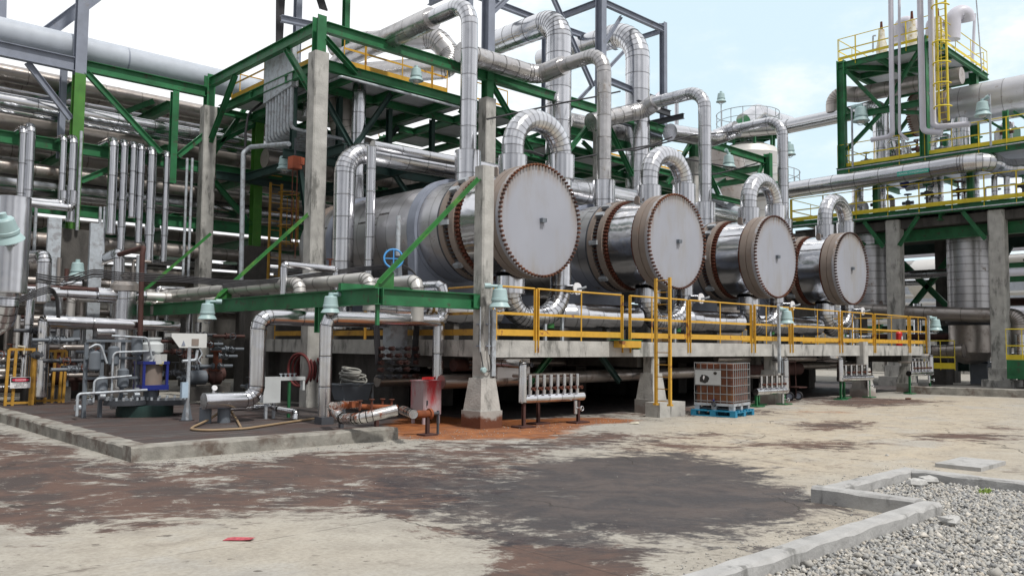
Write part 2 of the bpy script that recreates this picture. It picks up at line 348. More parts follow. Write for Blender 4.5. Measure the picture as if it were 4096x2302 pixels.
def copy_thing(src, loc, label, group=None, rz=None):
    c = src.copy(); COL.objects.link(c); c.location = loc; c['label'] = label
    if rz is not None: c.rotation_euler.z = rz
    if group: c['group'] = group
    for ch in list(src.children):
        k = ch.copy(); COL.objects.link(k); k.parent = c
        for g in list(ch.children):
            m = g.copy(); COL.objects.link(m); m.parent = k
    return c
# ---------------------------------------------------------------- ground
def gpoly(px): return [(A(x, y, Z=0).x, A(x, y, Z=0).y) for x, y in px]
gx = np.concatenate([[-900, -300, -100, -40, -20, -12, -8, -5], np.arange(-3, 40, 0.13), [41, 43, 46, 50, 58, 70, 100, 160, 300, 900]])
gy = np.concatenate([[-900, -300, -100, -40, -20, -10, -5, -2], np.arange(-0.5, 21, 0.11), [22, 24, 27, 31, 36, 42, 50, 70, 110, 300, 900]])
GX, GY = np.meshgrid(gx, gy, indexing='ij')
def inside(poly):
    r = np.zeros(GX.shape, bool); n = len(poly)
    for i in range(n):
        x0, y0 = poly[i]; x1, y1 = poly[(i + 1) % n]
        if y0 == y1: continue
        r ^= ((y0 > GY) != (y1 > GY)) & (GX < (x1 - x0) * (GY - y0) / (y1 - y0) + x0)
    return r.astype(float)
def blur(m, k=5, it=2):
    for _ in range(it):
        for ax in (0, 1):
            p = np.concatenate([np.take(m, [0] * k, ax), m, np.take(m, [-1] * k, ax)], ax); c = np.cumsum(p, ax); c = np.concatenate([np.zeros_like(np.take(c, [0], ax)), c], ax)
            n = m.shape[ax]; m = (np.take(c, range(2 * k + 1, 2 * k + 1 + n), ax) - np.take(c, range(0, n), ax)) / (2 * k + 1)
    return m
def mask(polys, k=6):
    m = np.zeros(GX.shape)
    for v, p in polys: m = np.maximum(m, v * inside(p))
    return blur(m, k)
oil_shade = mask([(0.70, gpoly([(820, 1225), (1060, 1185), (1300, 1150), (1560, 1128), (1850, 1142), (1960, 1165), (1900, 1185), (2020, 1222), (2260, 1262), (2320, 1292), (2180, 1305), (2000, 1300), (2080, 1345), (1980, 1385), (1700, 1395), (1450, 1380), (1230, 1350), (1130, 1310), (930, 1275)])),
            (0.98, gpoly([(1300, 1165), (1600, 1145), (1850, 1160), (2000, 1230), (2250, 1275), (1950, 1285), (1900, 1330), (2020, 1350), (1900, 1375), (1500, 1365), (1300, 1320)])),
            (0.58, gpoly([(640, 1250), (1000, 1200), (1300, 1260), (1320, 1340), (1000, 1300), (760, 1290)])),
            (0.62, gpoly([(60, 1140), (120, 1150), (60, 1165), (0, 1160)])),
            (0.9, [(4.3, 13.2), (40, 13.4), (40, 21), (4.3, 21)])])  # last outline darkens the ground under the platform to stand in for shade
brown = mask([(0.66, gpoly([(-200, 1040), (180, 1120), (330, 1168), (600, 1150), (960, 1118), (1300, 1100), (1500, 1080), (1620, 1095), (1460, 1130), (1340, 1180), (1200, 1300), (1000, 1330), (700, 1300), (520, 1310), (300, 1350), (-300, 1340)])),
              (0.78, gpoly([(-200, 1060), (60, 1085), (330, 1180), (640, 1165), (980, 1150), (1180, 1170), (900, 1235), (620, 1250), (440, 1270), (300, 1310), (120, 1330), (-300, 1300)])),
              (0.85, gpoly([(560, 1180), (900, 1165), (1000, 1190), (820, 1225), (600, 1235)])), (0.85, gpoly([(-100, 1150), (200, 1170), (300, 1210), (60, 1250), (-100, 1240)])),
              (0.88, gpoly([(1170, 1388), (1400, 1372), (1640, 1385), (1620, 1448), (1240, 1448)])),
              (0.55, gpoly([(1440, 1090), (1800, 1080), (2000, 1110), (1800, 1145), (1500, 1140)])),
              (0.80, gpoly([(1980, 1068), (2100, 1052), (2230, 1060), (2140, 1084), (2000, 1086)])),
              (0.78, gpoly([(1950, 1112), (2160, 1102), (2260, 1116), (2120, 1136), (1960, 1140)])),
              (0.76, gpoly([(2200, 1096), (2420, 1086), (2576, 1090), (2576, 1108), (2400, 1112)])),
              (0.76, gpoly([(2400, 1073), (2576, 1064), (2576, 1084)])), (0.68, gpoly([(1700, 1030), (1990, 1024), (2000, 1040), (1740, 1052)])),
              (0.95, gpoly([(2080, 1186), (2140, 1164), (2195, 1180), (2120, 1200)])),
              (0.85, gpoly([(2160, 998), (2420, 1008), (2200, 1026), (2030, 1018)])),
              (0.7, [(8.6, 12.4), (22, 12.4), (28, 12.2), (28, 13.6), (8.6, 13.6)])], 4)
brown = np.maximum(brown, mask([(0.95, gpoly([(1165, 1390), (1280, 1374), (1430, 1372), (1560, 1380), (1650, 1384), (1640, 1410), (1600, 1460), (1500, 1560), (1250, 1560), (1210, 1440)])), (0.62, gpoly([(900, 1300), (1250, 1330), (1500, 1372), (1240, 1378), (1000, 1345)])), (0.8, gpoly([(280, 1300), (420, 1290), (500, 1300), (400, 1325), (300, 1330)]))], 1))
oil_shade = np.maximum(oil_shade, mask([(0.75, gpoly([(1000, 1290), (1300, 1330), (1600, 1350), (1900, 1372), (1980, 1392), (1700, 1400), (1400, 1378), (1180, 1362)])), (0.60, gpoly([(880, 1200), (1180, 1175), (1340, 1180), (1320, 1330), (1040, 1290)]))], 2))
orange = mask([(0.50, gpoly([(1230, 1400), (1450, 1384), (1620, 1392), (1600, 1448), (1300, 1500)])), (0.9, gpoly([(965, 1062), (960, 1098), (1060, 1108), (1180, 1108), (1270, 1102), (1400, 1086), (1470, 1070), (1640, 1058), (1560, 1050), (1420, 1048), (1300, 1056), (1130, 1048), (1050, 1040)])),
               (0.58, gpoly([(0, 1105), (120, 1118), (110, 1135), (0, 1140)])), (0.5, gpoly([(1240, 1090), (1500, 1075), (1420, 1110), (1260, 1120)])),
               (0.45, gpoly([(1960, 1030), (2200, 1030), (2160, 1046), (1960, 1044)]))], 3)
cream = mask([(1.0, gpoly([(1500, 1150), (1700, 1060), (1960, 1020), (2320, 995), (2576, 1000), (2576, 1225), (2280, 1170), (2040, 1230), (2320, 1290), (2200, 1340), (1900, 1420), (1620, 1448), (1620, 1390), (1800, 1385), (1960, 1330), (1980, 1290), (1960, 1230), (1760, 1180)])),
              (0.5, gpoly([(0, 1330), (600, 1290), (1200, 1330), (1250, 1448), (0, 1448)]))], 6)
V0 = np.stack([GX.ravel(), GY.ravel(), np.zeros(GX.size)], 1); nX, nY = GX.shape
ii, jj = np.meshgrid(np.arange(nX - 1), np.arange(nY - 1), indexing='ij'); q0 = (ii * nY + jj).ravel()
F0 = np.stack([q0, q0 + nY, q0 + nY + 1, q0 + 1], 1)
def npmesh(name, V_, F_, mat, smooth=False):
    me = bpy.data.meshes.new(name); me.vertices.add(len(V_)); me.vertices.foreach_set('co', V_.astype(np.float32).ravel())
    k = F_.shape[1]; me.loops.add(F_.size); me.loops.foreach_set('vertex_index', F_.astype(np.int32).ravel())
    me.polygons.add(len(F_)); me.polygons.foreach_set('loop_start', np.arange(0, F_.size, k, dtype=np.int32)); me.polygons.foreach_set('loop_total', np.full(len(F_), k, np.int32))
    me.update(calc_edges=True); me.materials.append(mat); o = bpy.data.objects.new(name, me); COL.objects.link(o); return o
gm = bpy.data.materials.new('ground_concrete'); gm.use_nodes = True
t = gm.node_tree; n = t.nodes; l = t.links; b = n['Principled BSDF']
at1 = n.new("ShaderNodeAttribute"); at1.attribute_name = 'stains_and_shade'; sp = n.new("ShaderNodeSeparateColor"); l.new(at1.outputs['Color'], sp.inputs[0])
at2 = n.new("ShaderNodeAttribute"); at2.attribute_name = 'cream'
geo = n.new("ShaderNodeNewGeometry")
def gn(scale, det=8, rough=0.65, dist=0.0, off=0.0, sc3=(1, 1, 1)):
    m_ = n.new("ShaderNodeMapping"); m_.inputs['Location'].default_value = (off, off, 0); m_.vector_type = 'TEXTURE' if sc3 == (1.2, .85, 1) else 'POINT'; m_.inputs['Scale'].default_value = sc3; m_.inputs['Rotation'].default_value = (0, 0, -0.78 if sc3 == (1.2, .85, 1) else 0); l.new(geo.outputs['Position'], m_.inputs['Vector'])
    x = n.new("ShaderNodeTexNoise"); x.inputs['Scale'].default_value = scale; x.inputs['Detail'].default_value = det; x.inputs['Roughness'].default_value = rough; x.inputs['Distortion'].default_value = dist
    l.new(m_.outputs[0], x.inputs['Vector']); return x.outputs['Fac']
def gM(op, a, b_=None, clamp=False):
    k = n.new("ShaderNodeMath"); k.operation = op; k.use_clamp = clamp
    for i, v in enumerate((a, b_)):
        if v is None: continue
        if isinstance(v, (int, float)): k.inputs[i].default_value = v
        else: l.new(v, k.inputs[i])
    return k.outputs[0]
def gR(v, a, b_, c=0.0, d=1.0, sm=True):
    k = n.new("ShaderNodeMapRange"); k.interpolation_type = 'SMOOTHSTEP' if sm else 'LINEAR'
    for nm, x in zip(('From Min', 'From Max', 'To Min', 'To Max'), (a, b_, c, d)): k.inputs[nm].default_value = x
    l.new(v, k.inputs['Value']); return k.outputs[0]
def gmix(f, a, c2):
    k = n.new("ShaderNodeMixRGB"); l.new(f, k.inputs['Fac'])
    for i, v in (('Color1', a), ('Color2', c2)):
        if isinstance(v, tuple): k.inputs[i].default_value = (*v, 1)
        else: l.new(v, k.inputs[i])
    return k.outputs[0]
big = gn(0.55, 6); mid = gn(2.4, 10, 0.7, 0.4, 3.1); fine = gn(9, 8, 0.7, 0, 7); patch = gn(1.1, 9, 0.72, 0.8, 11)
base = gmix(gM('MULTIPLY', at2.outputs['Fac'], gR(big, 0.25, 0.6, 0.55, 1.0)), (0.37, 0.358, 0.325), (0.475, 0.412, 0.32))
base = gmix(gR(big, 0.50, 0.68, 0, 0.7), base, (0.40, 0.395, 0.375))
base = gmix(gR(mid, 0.35, 0.75, 0.0, 0.45), base, (0.20, 0.18, 0.155))
base = gmix(gR(patch, 0.56, 0.70, 0, 0.6), base, (0.13, 0.105, 0.09))
base = gmix(gR(gn(0.8, 10, 0.75, 0.3, 71, (1.0, 1.0, 1)), 0.52, 0.62, 0, 0.4), base, (0.44, 0.42, 0.37))
spots = n.new("ShaderNodeTexVoronoi"); spots.inputs['Scale'].default_value = 2.3; l.new(geo.outputs['Position'], spots.inputs['Vector'])
sd_ = gM('ADD', spots.outputs['Distance'], gM('MULTIPLY', gM('SUBTRACT', fine, 0.5), 0.25))
spot = gM('MULTIPLY', gR(sd_, 0.06, 0.12, 1.0, 0.0), gR(big, 0.4, 0.6))
sp2 = n.new("ShaderNodeTexVoronoi"); sp2.inputs['Scale'].default_value = 6.5; m2_ = n.new("ShaderNodeMapping"); m2_.vector_type = 'TEXTURE'; m2_.inputs['Rotation'].default_value = (0, 0, -0.78); m2_.inputs['Scale'].default_value = (1.6, .8, 1); l.new(geo.outputs['Position'], m2_.inputs['Vector']); l.new(m2_.outputs[0], sp2.inputs['Vector'])
spot2 = gM('MULTIPLY', gR(gM('ADD', sp2.outputs['Distance'], gM('MULTIPLY', gM('SUBTRACT', fine, 0.5), 0.5)), 0.10, 0.17, 1.0, 0.0), gR(gn(0.7, 6, .65, 0, 51), 0.40, 0.54))
base = gmix(gM('MULTIPLY', gM('MAXIMUM', spot, spot2), 0.8), base, (0.075, 0.062, 0.055))
def stain(ch, off, k=1.1, lo=0.46, hi=0.60):
    nn = gM('ADD', gM('MULTIPLY', gn(0.9, 13, 0.80, 0.9, off, (1.2, .85, 1)), 0.66), gM('MULTIPLY', gn(4, 9, 0.75, 0.3, off + 5, (1.2, .85, 1)), 0.34))
    return gR(gM('ADD', ch, gM('MULTIPLY', gM('SUBTRACT', nn, 0.5), k)), lo, hi)
fb = stain(sp.outputs['Green'], 20, 4.6, 0.36, 0.72); fo = stain(sp.outputs['Red'], 40, 3.4, 0.42, 0.70); fr = stain(sp.outputs['Blue'], 60, 2.0, 0.36, 0.66)
vmix = gR(mid, 0.3, 0.7, 0.0, 1.0)
base = gmix(gR(gn(22, 6, .7, 0, 17), 0.35, 0.7, 0, 0.35), base, (0.17, 0.155, 0.13))
c = gmix(gM('MULTIPLY', fb, 0.94), base, gmix(gR(gn(1.0, 10, .75, .5, 81, (1.2, .85, 1)), .42, .6), (0.108, 0.066, 0.054), (0.058, 0.045, 0.044)))
c = gmix(gM('MULTIPLY', fo, 0.90), c, gmix(gR(gn(1.2, 10, .75, .5, 91, (1.2, .85, 1)), .42, .6), (0.031, 0.028, 0.034), (0.068, 0.054, 0.053)))
c = gmix(gM('MULTIPLY', fr, 0.9), c, gmix(vmix, (0.33, 0.115, 0.03), (0.15, 0.05, 0.022)))
vor = n.new("ShaderNodeTexVoronoi"); vor.feature = 'DISTANCE_TO_EDGE'; vor.inputs['Scale'].default_value = 0.33
wv = n.new("ShaderNodeVectorMath"); wv.operation = 'ADD'; ns = n.new("ShaderNodeTexNoise"); ns.inputs['Scale'].default_value = 1.1; ns.inputs['Detail'].default_value = 7
l.new(geo.outputs['Position'], ns.inputs['Vector']); l.new(geo.outputs['Position'], wv.inputs[0]); l.new(ns.outputs['Color'], wv.inputs[1]); l.new(wv.outputs[0], vor.inputs['Vector'])
crack = gM('MULTIPLY', gR(vor.outputs['Distance'], 0.0015, 0.006, 1.0, 0.0), gR(gn(0.5, 4, 0.6, 0, 33), 0.50, 0.60))
# cast joints of the paving slabs
sg = n.new("ShaderNodeSeparateXYZ"); l.new(geo.outputs['Position'], sg.inputs[0])
def joint(v, per, off): return gR(gM('ABSOLUTE', gM('SUBTRACT', gM('FRACT', gM('DIVIDE', gM('ADD', v, off), per)), 0.5)), 0.0008, 0.0022, 1.0, 0.0)
jn = gM('MULTIPLY', gM('MAXIMUM', joint(sg.outputs['X'], 6.0, 4.2), joint(sg.outputs['Y'], 5.0, 0.9)), gR(mid, 0.35, 0.55, 0.15, 0.75))
c = gmix(gM('MULTIPLY', gM('MAXIMUM', crack, jn), 0.8), c, (0.045, 0.04, 0.036))
l.new(c, b.inputs['Base Color']); b.inputs['Specular IOR Level'].default_value = 0.16
l.new(gM('SUBTRACT', 0.92, gM('MULTIPLY', fo, gR(mid, .3, .7, .15, .45))), b.inputs['Roughness'])
bp = n.new("ShaderNodeBump"); bp.inputs['Strength'].default_value = 0.55; bp.inputs['Distance'].default_value = 0.02; l.new(gM('ADD', gM('ADD', fine, gM('MULTIPLY', gn(30, 4, .6, 0, 13), .5)), gM('MULTIPLY', crack, -0.5)), bp.inputs['Height']); l.new(bp.outputs[0], b.inputs['Normal'])
# hole for nothing: the ground is one sheet
go = npmesh('ground', V0, F0, gm); go['kind'] = 'structure'; go['label'] = 'stained concrete yard with oily patches and painted shade under the platform'
ca = go.data.color_attributes.new('stains_and_shade', 'FLOAT_COLOR', 'POINT'); ca.data.foreach_set('color', np.stack([oil_shade.ravel(), brown.ravel(), orange.ravel(), np.ones(GX.size)], 1).astype(np.float32).ravel())
ca = go.data.color_attributes.new('cream', 'FLOAT_COLOR', 'POINT'); cc_ = cream.ravel(); ca.data.foreach_set('color', np.stack([cc_, cc_, cc_, np.ones(GX.size)], 1).astype(np.float32).ravel())

# sunken work area behind the long kerb
am = bpy.data.materials.new('work_floor'); am.use_nodes = True; t = am.node_tree; n = t.nodes; l = t.links; b = n['Principled BSDF']; geo = n.new("ShaderNodeNewGeometry")
a1 = gn(1.4, 10, 0.7, 0.5, 2); a2 = gn(5, 9, 0.7, 0, 9); a3 = gn(2.0, 8, 0.7, 0.3, 5, (0.35, 4.0, 1))
c = gmix(gR(a1, 0.35, 0.65), (0.062, 0.056, 0.056), (0.07, 0.045, 0.040)); c = gmix(gR(a3, 0.52, 0.68, 0, 0.6), c, (0.20, 0.19, 0.185)); c = gmix(gR(a2, 0.5, 0.75, 0, 0.5), c, (0.04, 0.036, 0.036))
l.new(c, b.inputs['Base Color']); b.inputs['Roughness'].default_value = 0.8; b.inputs['Specular IOR Level'].default_value = 0.25
bp = n.new("ShaderNodeBump"); bp.inputs['Strength'].default_value = 0.5; bp.inputs['Distance'].default_value = 0.03; l.new(a3, bp.inputs['Height']); l.new(bp.outputs[0], b.inputs['Normal']); MATS['work_floor'] = am
PZ = 0.12
MB().span((4.49, 12.285, 0.006), (8.6, 24.0, PZ)).build('work_floor', 'work_floor', kind='structure')
def kerb(name, label, p, q, wd, h, mt='kerb_concrete'):
    p = Vector(p); q = Vector(q); d = (q - p); L_ = d.length; d.normalize(); a = Vector((d.y, -d.x, 0)); mb = MB(); k = max(2, int(L_ / 0.16)); c = 0.025
    rows = []
    for i in range(k + 1):
        o = p + d * (L_ * i / k); j = lambda: random.uniform(-0.011, 0.009); W = wd / 2
        rows.append([o + a * s_ + Z3 * z for s_, z in ((-W, 0), (-W + j(), h - c + j()), (-W + c, h + j() * .5), (W - c, h + j() * .5), (W + j(), h - c + j()), (W, 0))])
    for r in rows: mb.v += r
    for i in range(k):
        for j_ in range(5): u = i * 6 + j_; mb.face([u, u + 1, u + 7, u + 6][::-1])
    mb.face([0, 1, 2, 3, 4, 5]); mb.face([k * 6 + x for x in (5, 4, 3, 2, 1, 0)])
    return mb.build(name, mt, None, label, 'kerb')
kerb('concrete_kerb', 'long left leg of the concrete kerb round the work area, running back from its corner', (4.325, 12.30, 0), (4.325, 24.0, 0), 0.34, 0.20)
kerb('concrete_kerb', 'front leg of the concrete kerb from its near corner to the rusty pipe crossing', (4.155, 12.12, 0), (8.6, 12.12, 0), 0.34, 0.205)
kerb('gravel_kerb', 'longest kerb of the gravel bed, running out of the picture at the bottom', (2.0, 3.235, 0), (8.77, 3.235, 0), 0.19, 0.15, 'gravel_kerb_concrete')
kerb('gravel_kerb', 'short crosswise kerb wall stepping between the two long kerbs of the gravel bed', (8.68, 3.33, 0), (8.68, 4.40, 0), 0.19, 0.17, 'gravel_kerb_concrete')
kerb('gravel_kerb', 'kerb of the gravel bed running away to its far corner', (8.775, 4.305, 0), (11.0, 4.305, 0), 0.19, 0.152, 'gravel_kerb_concrete')
kerb('gravel_kerb', 'far kerb of the gravel bed in front of the manhole slab', (10.9, 4.21, 0), (10.9, -4.0, 0), 0.2, 0.15, 'gravel_kerb_concrete')
kerb('pad_kerb', 'low kerb in front of the right hand building', (31.9, 12.4, 0), (33.6, 6.0, 0), 0.3, 0.28)
MB().prism([(12.46, 3.95, 0), (13.5, 3.95, 0), (13.5, 4.54, 0), (12.46, 4.54, 0)][::-1], (0, 0, 0.055)).build('manhole_slab', 'gravel_kerb_concrete', None, 'flat square concrete manhole cover slab beyond the gravel bed', 'manhole cover')
# gravel
MB().span((2.0, -3.0, 0.004), (8.6, 3.15, 0.02)).span((8.6, -3.0, 0.004), (10.8, 4.21, 0.02)).build('gravel_bed', 'concrete_shaded', kind='structure')
rng = np.random.default_rng(3)
def rocks(n_, x0, x1, y0, y1, s0, s1):
    P = np.stack([rng.uniform(x0, x1, n_), rng.uniform(y0, y1, n_), np.zeros(n_)], 1); return P, rng.uniform(s0, s1, n_) * rng.uniform(0.7, 1.0, n_)
G = [rocks(23000, 4.2, 8.6, 1.2, 3.13, 0.007, 0.026), rocks(15000, 8.6, 10.78, 1.2, 4.19, 0.008, 0.028), rocks(300, 4.6, 10.7, 1.2, 3.1, 0.03, 0.045), rocks(3500, 4.2, 10.7, -1.0, 1.2, 0.014, 0.034)]
P = np.concatenate([g[0] for g in G]); S = np.concatenate([g[1] for g in G]); nS = len(P)
P[:, 2] = 0.02 + S * rng.uniform(0.1, 1.1, nS)
ph = (1 + 5 ** .5) / 2
oct_ = np.array([(1, 0, 0), (-1, 0, 0), (0, 1, 0), (0, -1, 0), (0, 0, 1), (0, 0, -1)], float); of = np.array([(0, 2, 4), (2, 1, 4), (1, 3, 4), (3, 0, 4), (2, 0, 5), (1, 2, 5), (3, 1, 5), (0, 3, 5)])
vv = oct_[None] * rng.uniform(0.45, 1.5, (nS, 6, 1)) + rng.uniform(-0.4, 0.4, (nS, 6, 3)); vv[:, :, 2] *= 0.75
an = rng.uniform(0, 6.28, nS); cs, sn = np.cos(an)[:, None], np.sin(an)[:, None]
vx = vv[:, :, 0] * cs - vv[:, :, 1] * sn; vy = vv[:, :, 0] * sn + vv[:, :, 1] * cs; vv = np.stack([vx, vy, vv[:, :, 2]], 2)
vv = vv * S[:, None, None] * 1.15 + P[:, None, :]
ff = (of[None] + (np.arange(nS) * 6)[:, None, None]).reshape(-1, 3)
gr = bpy.data.materials.new('gravel'); gr.use_nodes = True; t = gr.node_tree; n = t.nodes; l = t.links; b = n['Principled BSDF']; b.inputs['Roughness'].default_value = 0.9
gi = n.new("ShaderNodeNewGeometry"); cr_ = n.new("ShaderNodeValToRGB"); l.new(gi.outputs['Random Per Island'], cr_.inputs['Fac'])
el = cr_.color_ramp.elements; el[0].position = 0; el[0].color = (0.16, 0.165, 0.175, 1); el[1].position = 1; el[1].color = (0.62, 0.61, 0.58, 1)
for p_, c_ in ((0.25, (0.30, 0.30, 0.29, 1)), (0.5, (0.40, 0.38, 0.34, 1)), (0.75, (0.35, 0.36, 0.36, 1)), (0.93, (0.46, 0.42, 0.36, 1))): e_ = el.new(p_); e_.color = c_
l.new(cr_.outputs[0], b.inputs['Base Color'])
def scatter(name, label, parts, mat):
    P_ = np.concatenate([g[0] for g in parts]); S_ = np.concatenate([g[1] for g in parts]); k_ = len(P_); P_[:, 2] = 0.003 + S_ * 0.3
    v_ = oct_[None] * rng.uniform(0.5, 1.5, (k_, 6, 1)) + rng.uniform(-0.35, 0.35, (k_, 6, 3)); v_[:, :, 2] *= 0.5
    v_ = v_ * S_[:, None, None] + P_[:, None, :]
    o_ = npmesh(name, v_.reshape(-1, 3), (of[None] + (np.arange(k_) * 6)[:, None, None]).reshape(-1, 3), mat); o_['kind'] = 'stuff'; o_['label'] = label; o_['category'] = 'grit'
scatter('grit', 'loose grit and small stones scattered over the concrete yard', [rocks(500, 2, 14, 3.4, 12, 0.003, 0.010), rocks(700, 3.0, 8.55, 3.34, 3.9, 0.004, 0.014), rocks(250, 8.8, 12.5, 4.4, 5.0, 0.004, 0.014), rocks(500, 4.0, 9.0, 11.3, 11.94, 0.004, 0.014), rocks(600, 8.6, 18, 11.2, 12.6, 0.004, 0.016), rocks(400, 12, 30, 6, 12, 0.005, 0.016)], gr)
g_ = npmesh('gravel', vv.reshape(-1, 3), ff, gr); g_['kind'] = 'stuff'; g_['label'] = 'grey crushed stone gravel'; g_['category'] = 'gravel'
def rock(c, r, label, mat='rock', nm='rock', cat='stone', sq=0.7):
    import random as rd; rd.seed(label); m = MB(); n_ = 7; m.lathe([(-r * sq * 0.5, r * 0.7), (0, r), (r * sq * 0.55, r * 0.8), (r * sq * 0.8, 0.01)], (0, 0, 0), Z3, n_)
    jt = {}
    for i, q in enumerate(m.v):
        k = (round(q.x, 3), round(q.y, 3), round(q.z, 3))
        if k not in jt: jt[k] = Vector((rd.uniform(-.22, .22), rd.uniform(-.22, .22), rd.uniform(-.12, .12))) * r
        m.v[i] = q + jt[k] + Vector(c) + Z3 * r * sq * 0.5
    m.sm = [False] * len(m.sm)
    return m.build(nm, mat, None, label, cat)
rock((*A(2303, 1222, Z=.04).xy, .03), 0.115, 'left one of two big broken stones in the far corner of the gravel')
rock((*A(2334, 1214, Z=.04).xy, .03), 0.105, 'right one of two big broken stones in the far corner of the gravel')
rock((*A(2390, 1318, Z=.04).xy, .03), 0.10, 'flat pale stone against the end of the longest gravel kerb')
rock((*A(2180, 1345, Z=.04).xy, .02), 0.07, 'pointed pale stone beside the longest gravel kerb')
rock((*A(1596, 1065, Z=0).xy, 0), 0.11, 'crumpled pale rag lying in front of the second platform column', 'clothy', 'rag', 'rag', 0.25)
rock((*A(2285, 1004, Z=0).xy, 0), 0.10, 'small brown lump of debris on the yard by the low kerb', 'rust', 'debris', 'debris', 0.4)
rock((*A(2231, 1146, Z=0).xy, 0), 0.03, 'single small white stone alone on the yard')
MB().prism([(-0.12, -0.05, 0), (-0.05, -0.052, 0.006), (0.03, -0.046, 0.004), (0.12, -0.05, 0.014), (0.125, 0.03, 0.012), (0.05, 0.052, 0.003), (-0.06, 0.046, 0.008), (-0.115, 0.05, 0)], (0, 0, 0.003)).build('red_card', 'tag_red', None, 'small red tag lying flat on the bare concrete in the foreground', 'tag')
rc = bpy.data.objects['red_card']; rc.location = (*A(602, 1357, Z=0).xy, 0.003); rc.rotation_euler.z = 0.85 - math.pi / 2 - 0.1
tf = MB()
for _ in range(70):
    p = A(2478 + random.uniform(-14, 14), 1236 + random.uniform(-4, 4), Z=0.05); p.z = 0.03; dd = Vector((random.uniform(-.04, .04), random.uniform(-.04, .04), random.uniform(.02, .05))); tf.bar(p, p + dd, 0.008, 0.002)
newmat('moss', (0.16, 0.24, 0.03), 0.8); tf.build('weed', 'moss', None, 'tiny patch of bright green weed growing in the gravel', 'weed')

# ---------------------------------------------------------------- concrete platform, columns
YF, Y2, Y3, XC = 12.67, 19.4, 26.3, 11.15
XS = [13.45 + 5.26 * i for i in range(4)]
DK = 1.745
pl = thing('concrete_platform', 'long raised concrete platform deck under the four heat exchangers', 'platform', (22, 17, 0))
MB().span((11.6, 13.0, DK - 0.30), (33.6, 22.6, DK - 0.01)).build('deck_slab', 'concrete_shaded', pl)
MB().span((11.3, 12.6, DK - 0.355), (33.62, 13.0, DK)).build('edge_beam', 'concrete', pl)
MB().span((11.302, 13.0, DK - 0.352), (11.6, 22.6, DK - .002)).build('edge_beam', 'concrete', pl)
for x in (11.9, 16.7, 22.3, 27.8, 33.0): MB().span((x - 0.15, 13.0, DK - 0.62), (x + 0.15, 22.4, DK - 0.30)).build('cross_beam', 'concrete_shaded', pl)
for i, x in enumerate((12.0, 14.2, 17.0, 19.6, 22.4, 25.0, 27.8, 30.4, 32.6)): MB().span((x - 0.25, 16.6 + (i % 2), 0), (x + 0.25, 22.2, DK - 0.62)).build('pier', 'concrete_shaded', pl)
MB().span((11.4, 22.2, 0), (33.4, 22.5, DK - 0.30)).build('rear_wall', 'concrete_shaded', pl)  # added to keep the space under the deck dark
MB().span((11.2, 23.4, DK), (33.4, 23.7, 3.5)).build('gap_wall', 'concrete_shaded', pl)  # added wall that closes the bright gap below the shells
def column(x, y, h, label, foot=True, w=0.31, ped=True, mat='concrete', base=(0.58, 0.34), pt=0.98):
    t_ = thing('concrete_column', label, 'column', (x, y, 0)); W = w / 2; c = 0.035
    out = [(-W + c, -W), (W - c, -W), (W, -W + c), (W, W - c), (W - c, W), (-W + c, W), (-W, W - c), (-W, -W + c)]
    z0 = pt if ped else (base[1] if foot else 0)
    MB().prism([(x + a, y + b_, z0) for a, b_ in out], (0, 0, h - z0)).build('shaft', mat, t_)
    if ped:
        p1, p0 = W + 0.035, W + 0.11; m = MB(); m.v = [Vector((x + a * p0, y + b_ * p0, base[1])) for a, b_ in ((-1, -1), (1, -1), (1, 1), (-1, 1))] + [Vector((x + a * p1, y + b_ * p1, pt)) for a, b_ in ((-1, -1), (1, -1), (1, 1), (-1, 1))]
        for q in ((3, 2, 1, 0), (4, 5, 6, 7), (0, 1, 5, 4), (1, 2, 6, 5), (2, 3, 7, 6), (3, 0, 4, 7)): m.face(list(q))
        m.build('pedestal', mat, t_)
    if foot: MB().box((x, y, base[1] / 2), (base[0], base[0], base[1])).build('footing', 'foot_rusty', t_)
    return t_
t = MATS['cover'].node_tree; n = t.nodes; l = t.links; b = n['Principled BSDF']; src = b.inputs['Base Color'].links[0].from_socket; geo = n.new("ShaderNodeNewGeometry")
tco = n.new("ShaderNodeTexCoord"); so_ = n.new("ShaderNodeSeparateXYZ"); l.new(tco.outputs['Object'], so_.inputs[0]); zz_ = gM('SUBTRACT', so_.outputs['Z'], 4.48 - 1.745)
rr_ = gM('SQRT', gM('ADD', gM('MULTIPLY', so_.outputs['X'], so_.outputs['X']), gM('MULTIPLY', zz_, zz_)))
drip = gR(gn(1.0, 5, .6, 0, 3, (9, 9, .35)), 0.40, 0.62)
edge = gM('MULTIPLY', gR(rr_, 0.93, 1.27), gR(zz_, -0.3, 0.7, 0.25, 1.0))
l.new(gmix(gM('MULTIPLY', gM('MULTIPLY', edge, drip), 0.75), gmix(gM('MULTIPLY', edge, 0.35), src, (0.31, 0.285, 0.24)), (0.20, 0.13, 0.08)), b.inputs['Base Color'])
